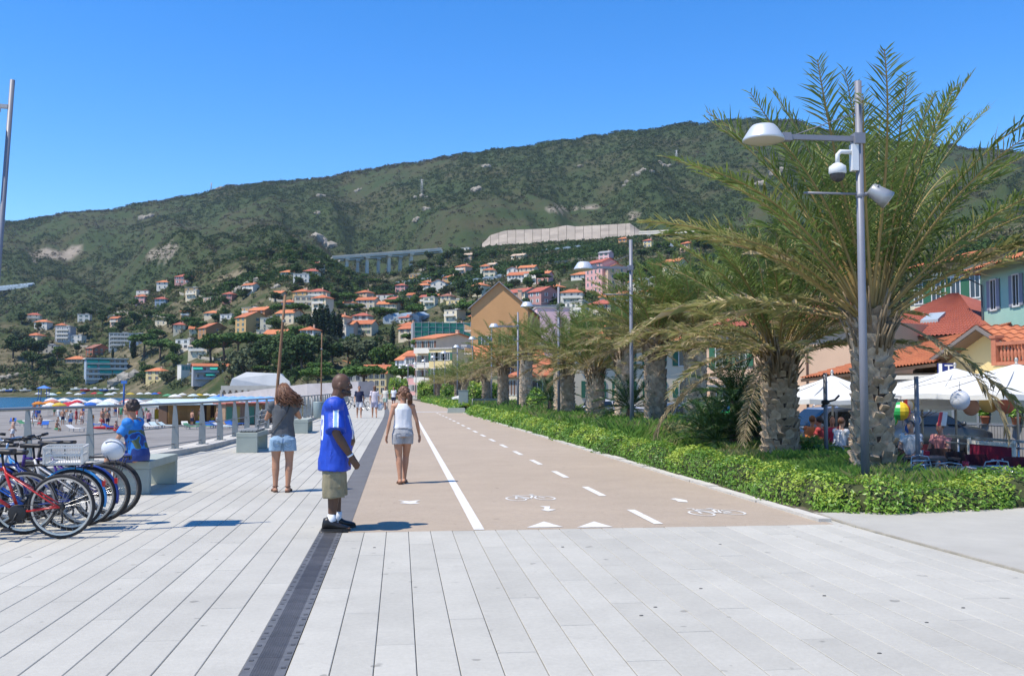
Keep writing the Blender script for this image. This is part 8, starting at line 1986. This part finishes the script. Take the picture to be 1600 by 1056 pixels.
# ---- simple figures farther off: shared bodies, own clothes
FB = {}
def figure(kind, loc, rz, label, skin, top, bottom, hair, group=None, s=1.0, hairlen=.05):
    if kind not in FB:
        J = dict(STAND)
        if kind == 'walk': J.update(kneeL=(-.09,.16,.50), ankL=(-.09,.17,.10), toeL=(-.10,.33,.06), kneeR=(.09,-.03,.49), ankR=(.09,-.22,.13), toeR=(.10,-.08,.03), wrL=(-.25,-.10,.90), wrR=(.25,.17,.92))
        elif kind == 'sit': J = dict(SIT)
        hd_ = (0,.02,1.635) if kind != 'sit' else (0,.085,1.31)
        bme = body(J, SKIN['tan'], .016, 1, 0, 1, hd_, 0, 0, fine=False)
        mb = MB(); mb2 = MB()
        if kind == 'sit':
            loft_tube(mb, [(0,-.045,.60,.185,.14),(0,.0,.82,.178,.13),(0,.045,1.03,.182,.12),(0,.055,1.13,.10,.078)])
            for s_ in (-1,1): e0 = Vector((s_*.12,.05,1.085)); e1 = Vector((s_*.215,.12,.95)); mb.tube([e0, e1], [.074,.068], 12); mb.ell((s_*.172,.048,1.085), (.082,.084,.078), 12, 8)
            for s_ in (-1,1): capsule(mb2, [(s_*.10,-.04,.585),(s_*.125,.29,.57)], [.105,.088], 12)
        else:
            loft_tube(mb, [(0,0,.86,.19,.14),(0,0,1.05,.175,.125),(0,.005,1.25,.185,.130),(0,-.005,1.40,.17,.10),(0,-.005,1.45,.09,.07)])
            for s_ in (-1,1): e0 = Vector((s_*.13,-.005,1.41)); e1 = Vector((s_*.225,-.015,1.20)); mb.tube([e0, e1], [.074,.068], 12); mb.ell((s_*.172,-.005,1.405), (.082,.084,.074), 12, 8)
            loft_tube(mb2, [(0,0,.95,.175,.13),(0,-.005,.82,.185,.14)])
            for s_ in (-1,1): kk = Vector(J['knee'+('L' if s_ < 0 else 'R')]); loft_tube(mb2, [(s_*.092,0,.86,.098,.128),(s_*.095,kk.y*.75,.58,.10,.105)])
        hb_ = MB(); hb_.ell(Vector(hd_)+Vector((0,-.018,.035)), (.088,.098,.098), 12, 8)
        FB[kind] = (bme, remesh(mb, .018, 2, 'shirt', [mwt], .005), remesh(mb2, .018, 2, 'shorts', [mwt], .004), hb_.mesh('hair', m_hd), hd_)
    t = thing('person', label, 'person', loc, rz, group); t.scale = (s, s, s); bme, a, b_, h, hd_ = FB[kind]
    for nm, me, m in (('body',bme,skin),('shirt',a,top),('shorts',b_,bottom),('hair',h,hair)):
        if m is None: continue
        o = link(nm, me, t); o.material_slots[0].link = 'OBJECT'; o.material_slots[0].material = m
    if hairlen > .08:
        mb = MB(); mb.ell(Vector(hd_)+Vector((0,-.075,-.07)), (.07,.035,.12), 10, 7); mb.build('hair_length', hair, t)
    return t
cn = lambda nm, c: clothm(nm, c, var=.06)
q = G(561,653); figure('walk', (q.x,q.y,0), math.pi+.1, 'distant man in navy shirt and pale shorts walking towards the camera', SKIN['tan'], cn('navy',(0.02,0.025,0.06)), cn('palegrey',(0.5,0.5,0.52)), m_hd)
q = G(585,653); t = figure('walk', (q.x,q.y,0), .1, 'distant woman in a pinkish white top walking away with a white bag', SKIN['tan'], cn('pinkwhite',(0.62,0.55,0.58)), cn('lilac',(0.40,0.38,0.48)), m_hb, hairlen=.1)
b_ = thing('carrier_bag', 'white carrier bag held by the distant woman', 'bag', (q.x+.30, q.y+.05, .42)); mb = MB(); mb.loft([ering(0,0,z,rx,ry,12) for z, rx, ry in ((0,.10,.05),(.12,.15,.08),(.3,.13,.06),(.36,.06,.03))]); mb.build('sack', mwt, b_); mb = MB(); mb.tube([(-.05,0,.34),(0,0,.50),(.05,0,.34)], .008, 5); mb.build('handle', mwt, b_)
q = G(602,640); figure('walk', (q.x,q.y,0), 2.6, 'farthest walker on the promenade in pale clothes', SKIN['tan'], cn('cream',(0.55,0.52,0.45)), cn('sage',(0.25,0.33,0.28)), m_hd)
q = G(615,636); figure('stand', (q.x,q.y,0), 2.9, 'far figure in white by the bend of the promenade', SKIN['tan'], mwt, cn('navy',(0.02,0.025,0.06)), m_hd)
# café guests
for k, (px, d_, rz, sk, tp, hr, lb) in enumerate(((1425,23.4,2.4,'light',mwt,m_hd,'man in a white polo shirt seated right of the biggest palm'),(1473,23.2,2.0,'red',cn('rose',(0.5,0.2,0.2)),m_hb,'guest in rose holding a menu at the middle table'),(1285,26.2,.9,'red',cn('redshirt',(0.40,0.05,0.05)),m_hd,'guest in a red shirt left of the thin post'),(1312,25.4,-1.2,'light',mwt,m_hb,'guest with brown hair in white, right of the thin post'),(1268,26.8,-.9,'tan',cn('orange',(0.55,0.16,0.05)),m_hb,'guest in orange beside the stout palm'),(1300,26.9,2.9,'red',cn('crimson',(0.45,0.03,0.08)),m_hd,'guest in crimson behind the thin post'))):
    figure('sit', gp(px, 700, d_), rz, lb, SKIN[sk], tp, cn('navy',(0.02,0.025,0.06)), hr, 'guests seated on the café terrace')
q = gp(1466,700,23.0); mc_ = thing('menu_card', 'red and white menu card held by the guest in rose', 'menu card', (q[0]-.1, q[1]-.35, .95), .4); mb = MB(); mb.box((-.07,0,0), (.13,.012,.30), rot=(.2,0,.2)); mb.build('cover', mat('menu_red', (0.5,0.03,0.06), .5), mc_); mb = MB(); mb.box((.07,0,0), (.13,.012,.30), rot=(.2,0,-.2)); mb.build('page', mwt, mc_)

bpy.data.objects.remove(WORK[0])
for q in WORK[1:]: bpy.data.meshes.remove(q)
bpy.data.scenes.remove(LAB)
# ------------------------------------------------------------------ the beach
BZ = -2.28
def bp_(px, py): q = G(px, py, BZ); return q
def beach_parasol(px, py, half, m, label, h=2.1, group='beach parasols'):
    q = bp_(px, py) if not isinstance(px, Vector) else px
    t = thing('beach_parasol', label, 'parasol', (q.x, q.y, BZ), random.uniform(0,1), group); n_ = 10
    mb = MB(); vs = [(0,0,h)]; fs = []
    for r in (1, 2, 3):
        f_ = r/3
        for i in range(n_): a = 2*math.pi*i/n_; vs.append((half*f_*math.cos(a), half*f_*math.sin(a), h-.42*f_**1.6*half/1.1))
    fs = [(0,1+i,1+(i+1)%n_) for i in range(n_)]
    for r in range(2):
        for i in range(n_): a, b_ = 1+r*n_+i, 1+r*n_+(i+1)%n_; fs.append((a, a+n_, b_+n_, b_))
    for i in range(n_): v = vs[1+2*n_+i]; vs.append((v[0],v[1],v[2]-.13))
    for i in range(n_): a, b_ = 1+2*n_+i, 1+2*n_+(i+1)%n_; fs.append((a, a+n_, b_+n_, b_))
    mb.add(vs, fs); mb.build('canopy', m, t); mb = MB(); mb.tube([(0,0,0),(0,0,h+.08)], .022, 6); mb.build('pole', WALLS['white'], t); return t
BC_ = {k: mat('beach_'+k, c, .8, trans=.25) for k, c in dict(white=(0.74,0.73,0.70), blue=(0.03,0.14,0.50), red=(0.55,0.04,0.06), aqua=(0.60,0.70,0.70), salmon=(0.60,0.22,0.16), yellow=(0.62,0.45,0.06), green=(0.10,0.32,0.16), orange=(0.6,0.22,0.03)).items()}
rows = [(75,648,1.2,'orange','orange parasol beside the red one left of the seated woman'),(105,652,1.5,'red','large red parasol lying low left of the seated woman'),
 (122,641,1.6,'white','big white parasol nearest the sea, left'),(150,641,1.7,'white','big white parasol second from the sea'),(172,640,1.6,'white','big white parasol behind the head of the seated woman'),(100,639,1.3,'white','white parasol at the water line'),(80,638,1.2,'white','small white parasol at the water line, leftmost'),
 (165,650,1.3,'aqua','pale aqua parasol below the white ones'),(120,655,1.0,'white','low white parasol by the sunbathers'),(212,641,1.4,'white','white parasol right of the seated woman'),(238,646,1.6,'aqua','aqua awning-like parasol above the bamboo hut'),(225,652,1.3,'white','white parasol left of the bamboo hut'),(255,643,1.5,'white','white parasol behind the bamboo hut'),(330,650,1.5,'aqua','aqua parasol right of the bamboo hut'),
 (378,652,1.5,'salmon','salmon parasol, leftmost of three by the mast'),(398,650,1.5,'salmon','salmon parasol, middle of three by the mast'),(415,648,1.5,'salmon','salmon parasol, closest to the mast'),
 (92,654,.9,'yellow','small yellow parasol on the grey gravel'),(60,650,.9,'orange','small orange parasol, farthest left on the gravel')]
for px, py, hw, c, lb in rows: beach_parasol(px, py, hw, BC_[c], lb)
for k in range(7):
    q = D(336+k*14, 640, 138-k*1.5); beach_parasol(Vector((q.x, q.y, 0)), None, 1.5, mat('beach_sky', (0.15,0.32,0.60), .8), ('first','second','third','fourth','fifth','sixth','last')[k]+' of the row of blue parasols in front of the arcaded wall, from the left', 2.9)
ORD = 'first second third fourth fifth sixth seventh eighth ninth tenth eleventh twelfth thirteenth fourteenth'.split()
fl = ['white','aqua','white','blue','green','white','yellow','white','red']
for k in range(26):
    px = 60+k*12+random.uniform(-4,4); q = G(px, 622.5+random.uniform(-2.2,2.2)+ (4 if px > 250 else 0), -2.4); c = fl[(k*5) % 9]
    beach_parasol(Vector((q.x, q.y, 0)), None, random.uniform(1.2,1.9), BC_[c], '%s %s parasol from the left along the distant waterline' % (ORD[sum(1 for z in range(k+1) if fl[(z*5) % 9] == c)-1], {'aqua':'pale aqua'}.get(c, c)), 2.3, '%s parasols on the distant beach' % c)
# sunbeds
sb = MB(); sb.box((0,-.2,.32), (.62,1.3,.05)); sb.box((0,.66,.46), (.62,.55,.05), rot=(.55,0,0)); sbm = sb.mesh('bed', BC_['white']); lg = MB(); lg.box((0,0,.15), (.05,.05,.30)); lgm = lg.mesh('leg', WALLS['grey'])
SBG = 'sunbeds on the gravel beach'
def sunbed(px, py, rz, m, label):
    q = bp_(px, py); t = thing('sunbed', label, 'sunbed', (q.x, q.y, BZ), rz, SBG); o = link('bed', sbm, t); o.material_slots[0].link = 'OBJECT'; o.material_slots[0].material = m
    for sx in (-1, 1):
        for y in (-.75, .5): link('leg', lgm, t, (sx*.26, y, 0))
for k in range(22):
    px, py = ((228,668),(236,671),(244,669),(312,668),(320,670),(330,669),(338,667),(346,669),(354,671),(362,668),(300,671),(206,665),(150,668),(118,674),(100,660),(70,668),(40,666),(20,662),(370,666),(290,668),(262,669),(176,672))[k]
    c = ('blue','white','aqua','blue','green','blue')[k % 6]
    sunbed(px, py, random.uniform(-.6,.6)+.8, BC_[c], '%s sunbed, number %d' % (c, k) if False else ('%s sunbed %s' % ({'blue':'blue','white':'white','aqua':'pale aqua','green':'green'}[c], ('left of the yellow towel','beside the yellow towel','closest to the bamboo hut wall','in front of the hut door','second in front of the hut','third in front of the hut','by the right end of the hut','right of the hut, nearer one','right of the hut, farther one','left of the salmon parasols','near the hut corner','right of the seated woman','behind the seated woman','near the orange swimsuit woman','under the red parasol','left on the gravel','far left on the gravel','farthest left on the gravel','under the salmon parasols','under the hut window','left of the hut','behind the helmet')[k])))
# bamboo hut
a, b_ = G(262,664,BZ), G(346,662,BZ); L = (b_-a).length; t = thing('bamboo_hut', 'beach hut walled with orange bamboo cane under a pale awning', 'hut', (a.x, a.y, BZ), math.atan2(b_.y-a.y, b_.x-a.x))
m_cane = mat('bamboo_cane', (0.42,0.22,0.075), .8, var=.2, scale=1.2, rnd=.15); nP = 14
for i in range(nP):
    if i in (9, 11): continue
    mb = MB(); w_ = L/nP
    for j in range(5): mb.tube([((j-2)*w_/5,0,0),((j-2)*w_/5,0,2.15)], w_/10.5, 5, caps=True)
    mb.build('cane_panel', m_cane, t, ((i+.5)*w_, 0, 0))
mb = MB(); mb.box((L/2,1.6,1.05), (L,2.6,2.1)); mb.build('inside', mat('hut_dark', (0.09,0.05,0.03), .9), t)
mb = MB(); mb.add([(-.5,-.8,2.2),(L+.5,-.8,2.2),(L+.5,3.4,2.75),(-.5,3.4,2.75),(-.5,-.8,2.12),(L+.5,-.8,2.12),(L+.5,3.4,2.67),(-.5,3.4,2.67)], [(0,1,2,3),(7,6,5,4),(0,4,5,1),(1,5,6,2),(2,6,7,3),(3,7,4,0)]); mb.build('awning', BC_['aqua'], t)
a, b_ = G(352,664,BZ), G(420,662,BZ); L = (b_-a).length; t = thing('changing_cabins', 'row of wooden changing cabins with coloured doors behind the second bench', 'cabins', (a.x, a.y, BZ), math.atan2(b_.y-a.y, b_.x-a.x))
mb = MB(); mb.box((L/2,1,1.1), (L,2,2.2)); mb.build('wall', mat('cabin_wood', (0.33,0.22,0.14), .85, var=.2, scale=3), t); mb = MB(); mb.box((L/2,.9,2.3), (L+.5,2.8,.12)); mb.build('roof', BC_['salmon'], t)
for i in range(6): mb = MB(); mb.box((0,-.03,1), (L/6*.78,.06,1.9)); mb.build('door', mat('cabin_door_%d' % (i%3), ((0.10,0.25,0.16),(0.42,0.30,0.08),(0.28,0.17,0.11))[i%3], .7), t, ((i+.5)*L/6,0,0))
a, b_ = G(215,640,-.2), G(345,634,-.2); t = thing('long_awning', 'long pale aqua awning stretched over the beach bar behind the railing', 'awning', (a.x, a.y, BZ), math.atan2(b_.y-a.y, b_.x-a.x)); L = min(13, (b_-a).length); q = D(280,640,112); t.location = (q.x-L/2, q.y, BZ); t.rotation_euler.z = .05
mb = MB(); mb.add([(0,0,1.95),(L,0,1.95),(L,4,2.15),(0,4,2.15),(0,0,1.8),(L,0,1.8)], [(0,1,2,3),(4,5,1,0)]); mb.build('cloth', mat('awning_cloth', (0.46,0.50,0.49), .85), t)
for i in range(7): mb = MB(); mb.tube([(i*L/6,.05,0),(i*L/6,.05,1.95)], .04, 6); mb.build('post', WALLS['white'], t)
# beach people
spots = [('stand',142,673,'red',BC_['orange'],BC_['red'],m_hb,'woman in an orange wrap standing on the gravel'),('stand',168,668,'tan',None,cn('navy',(0.02,0.025,0.06)),m_hd,'bather in dark trunks near the red kayak'),('walk',160,669,'tan',None,cn('redtrunk',(0.45,0.05,0.05)),m_hd,'bather in red trunks walking near the red kayak'),
 ('stand',232,668,'tan',cn('rose',(0.5,0.2,0.2)),cn('navy',(0.02,0.025,0.06)),m_hd,'bather in rose left of the hut'),('stand',222,664,'red',None,BC_['blue'],m_hd,'bather in blue trunks left of the hut'),('walk',214,660,'tan',cn('redshirt',(0.40,0.05,0.05)),BC_['white'],m_hb,'bather in a red shirt by the aqua parasol'),
 ('stand',53,650,'tan',None,BC_['red'],m_hd,'bather standing alone on the left gravel'),('walk',20,690,'light',None,cn('palegrey',(0.5,0.5,0.52)),m_hd,'pale bather walking behind the bicycles'),('stand',98,664,'tan',None,cn('navy',(0.02,0.025,0.06)),m_hd,'bather under the red parasol'),('stand',110,668,'tan',BC_['white'],BC_['blue'],m_hb,'bather in white near the sunbeds'),
 ('sit',88,672,'tan',None,BC_['green'],m_hd,'bather sitting on the gravel left of the orange wrap'),('sit',180,674,'red',None,BC_['red'],m_hd,'bather sitting behind the bench'),('stand',345,660,'tan',cn('crimson',(0.45,0.03,0.08)),BC_['white'],m_hd,'bather in crimson at the right end of the hut'),('walk',340,666,'tan',None,BC_['white'],m_hb,'bather in white trunks right of the hut'),('stand',300,667,'tan',None,cn('navy',(0.02,0.025,0.06)),m_hd,'bather in front of the bamboo wall'),
 ('stand',185,652,'tan',None,BC_['red'],m_hd,'far bather between the white parasols'),('walk',130,648,'tan',None,BC_['blue'],m_hd,'far bather by the water on the left'),('stand',245,652,'tan',None,BC_['yellow'],m_hd,'far bather in yellow above the hut'),('stand',200,654,'red',BC_['white'],BC_['red'],m_hd,'far bather in white by the aqua parasol')]
for kd, px, py, sk, tp, bt, hr, lb in spots: q = bp_(px, py); figure(kd, (q.x, q.y, BZ-(.45 if kd == 'sit' else 0)), random.uniform(0,6.28), lb, SKIN[sk], tp, bt, hr, 'bathers on the gravel beach')
# the crowd farther along the beach
rb = random.Random(5); CNT = {}; lst = sorted([(rb.uniform(50,430), rb.uniform(642,664)) for _ in range(44)])
for px, py in lst:
    c = rb.choice(['red','blue','white','yellow','green','orange','aqua']); CNT[c] = CNT.get(c, 0)+1; q = bp_(px, py); sk = rb.choice(['tan','red','light','tan']); kd = rb.choice(['stand','walk','sit','stand'])
    figure(kd, (q.x, q.y, BZ-(.45 if kd == 'sit' else 0)), rb.uniform(0,6.28), '%s bather wearing %s from the left in the beach crowd' % (ORD[CNT[c]-1], {'aqua':'pale aqua'}.get(c, c)), SKIN[sk], BC_[c] if rb.random() < .4 else None, BC_[c], rb.choice([m_hd, m_hb]), 'crowd of bathers along the beach')
CNT = {}
for px, py in sorted([(rb.uniform(60,430), rb.uniform(639,650)) for _ in range(22)]):
    c = rb.choice(['white','white','aqua','white','blue','red','salmon']); CNT[c] = CNT.get(c, 0)+1; q = bp_(px, py)
    beach_parasol(Vector((q.x, q.y, 0)), None, rb.uniform(.9,1.3), BC_[c], '%s open %s parasol from the left above the bathers' % (ORD[CNT[c]-1], {'aqua':'pale aqua'}.get(c, c)), rb.uniform(1.7,2.2), 'parasols above the bathers')
# towels, a yellow sign board, kayak, lifeguard boat
q = bp_(247,661); t = thing('yellow_board', 'yellow notice board standing left of the bamboo hut', 'board', (q.x, q.y, BZ)); mb = MB(); mb.box((0,0,1.0), (.8,.05,1.1)); mb.build('panel', BC_['yellow'], t); mb = MB(); mb.box((-.3,0,.3), (.05,.05,.6)); mb.box((.3,0,.3), (.05,.05,.6)); mb.build('leg', WALLS['grey'], t)
for k, (px, py, c, lb) in enumerate(((172,671,'red','red kayak on the gravel behind the seated woman'),(60,660,'white','white kayak on the left gravel'))):
    q = bp_(px, py); t = thing('kayak', lb, 'kayak', (q.x, q.y, BZ+.02), .3, 'kayaks on the gravel'); mb = MB(); mb.loft([ering(0,0,0,1,1,4)]) if False else None
    mb.loft([[(x, y*wd, .18+z*hh) for (y, z) in ((-1,.2),(-.8,-.6),(0,-1),(.8,-.6),(1,.2),(.5,.7),(0,.8),(-.5,.7))] for (x, wd, hh) in ((-1.7,.02,.06),(-1.1,.22,.14),(-.3,.33,.17),(.4,.33,.17),(1.1,.2,.14),(1.7,.02,.07))]); mb.build('hull', BC_[c], t); m2 = MB(); m2.tube([(.3*math.cos(a)*1.4, .2*math.sin(a), .325) for a in np.linspace(0,6.28,13)], .025, 5); m2.build('cockpit_rim', m_black, t)
q = G(68,634,-2.9); t = thing('lifeguard_tower', 'blue lifeguard platform with a small blue roof at the waterline', 'lifeguard tower', (q.x, q.y, -2.8)); 
for sx in (-1,1):
    for sy in (-1,1): mb = MB(); mb.tube([(sx*1.4,sy*1.2,0),(sx*1.0,sy*.9,2.6),(sx*1.0,sy*.9,4.6)], .09, 6); mb.build('leg', mat('tower_blue', (0.03,0.10,0.32), .6), t)
mb = MB(); mb.box((0,0,2.6), (2.4,2.2,.15)); mb.build('deck', m_cane, t); mb = MB(); mb.add([(-1.5,-1.3,4.5),(1.5,-1.3,4.5),(1.5,1.3,4.5),(-1.5,1.3,4.5),(0,0,5.3)], [(0,1,4),(1,2,4),(2,3,4),(3,0,4),(3,2,1,0)]); mb.build('roof', mat('tower_roof', (0.06,0.2,0.55), .6), t)
q = G(193,642,BZ); t = thing('blue_mast', 'tall blue shower post behind the head of the seated woman', 'post', (q.x, q.y, BZ)); mb = MB(); mb.tube([(0,0,0),(0,0,5.2)], .16, 8); mb.build('pole', mat('tower_blue', (0.03,0.10,0.32), .6), t); mb = MB(); mb.box((0,0,5.0), (.9,.5,.5)); mb.build('head_box', mat('tower_roof', (0.06,0.2,0.55), .6), t)
# boats drawn up and cars on the far shore
pt_ = [(8,615.6),(18,615),(40,616),(120,614.5),(135,615),(150,614.8),(165,615.2),(178,615),(250,619.5),(262,619),(275,619),(290,619.5),(310,620)]
for k, (px, py) in enumerate(pt_):
    q = H(px, py-2.5, 250) if px < 200 else G(px, py, -2.3); c = ('white','blue','white','aqua','red')[k % 5]
    t = thing('rowing_boat', '%s small %s boat from the left, drawn up on the far shore' % (ORD[sum(1 for z in range(k+1) if z % 5 == k % 5 or (k % 5 in (0,2) and z % 5 in (0,2)))-1], {'aqua':'pale aqua'}.get(c, c)), 'boat', (q.x, q.y, q.z+.2), random.uniform(-.4,.4), 'boats drawn up on the far shore'); t.scale = (1.5,)*3
    mb = MB(); mb.loft([[(x, y*wd, .5+z*.45) for (y, z) in ((-1,.3),(-.75,-.7),(0,-1),(.75,-.7),(1,.3))] for (x, wd) in ((-2,.55),(-1,.85),(.3,.9),(1.4,.6),(2.2,.05))]); mb.build('hull', BC_[c], t); m2 = MB(); m2.box((-.3,0,.85), (1.2,1.0,.6), taper=(.8,.8)); m2.build('cabin', WALLS['white'], t)
# ------------------------------------------------------------------ air
bpy.context.view_layer.update(); ZT = max((o.matrix_world @ Vector(c)).z for o in S.objects if o.type == 'MESH' for c in o.bound_box)+4; ZB = min(float(TZ.min()), -4.6)-1
hz = MB(); hz.box((0,1100,(ZT+ZB)/2), (9000,6400,ZT-ZB)); print('HAZE', ZB, ZT); hm_ = bpy.data.materials.new('air'); hm_.use_nodes = True; n = hm_.node_tree.nodes; n.clear()
pv = n.new('ShaderNodeVolumePrincipled'); pv.inputs['Color'].default_value = (0.66,0.82,1.0,1); pv.inputs['Density'].default_value = 0.000055; pv.inputs['Anisotropy'].default_value = 0.1
oo = n.new('ShaderNodeOutputMaterial'); hm_.node_tree.links.new(pv.outputs[0], oo.inputs['Volume'])
HZ = stuff(hz.build('haze', hm_))
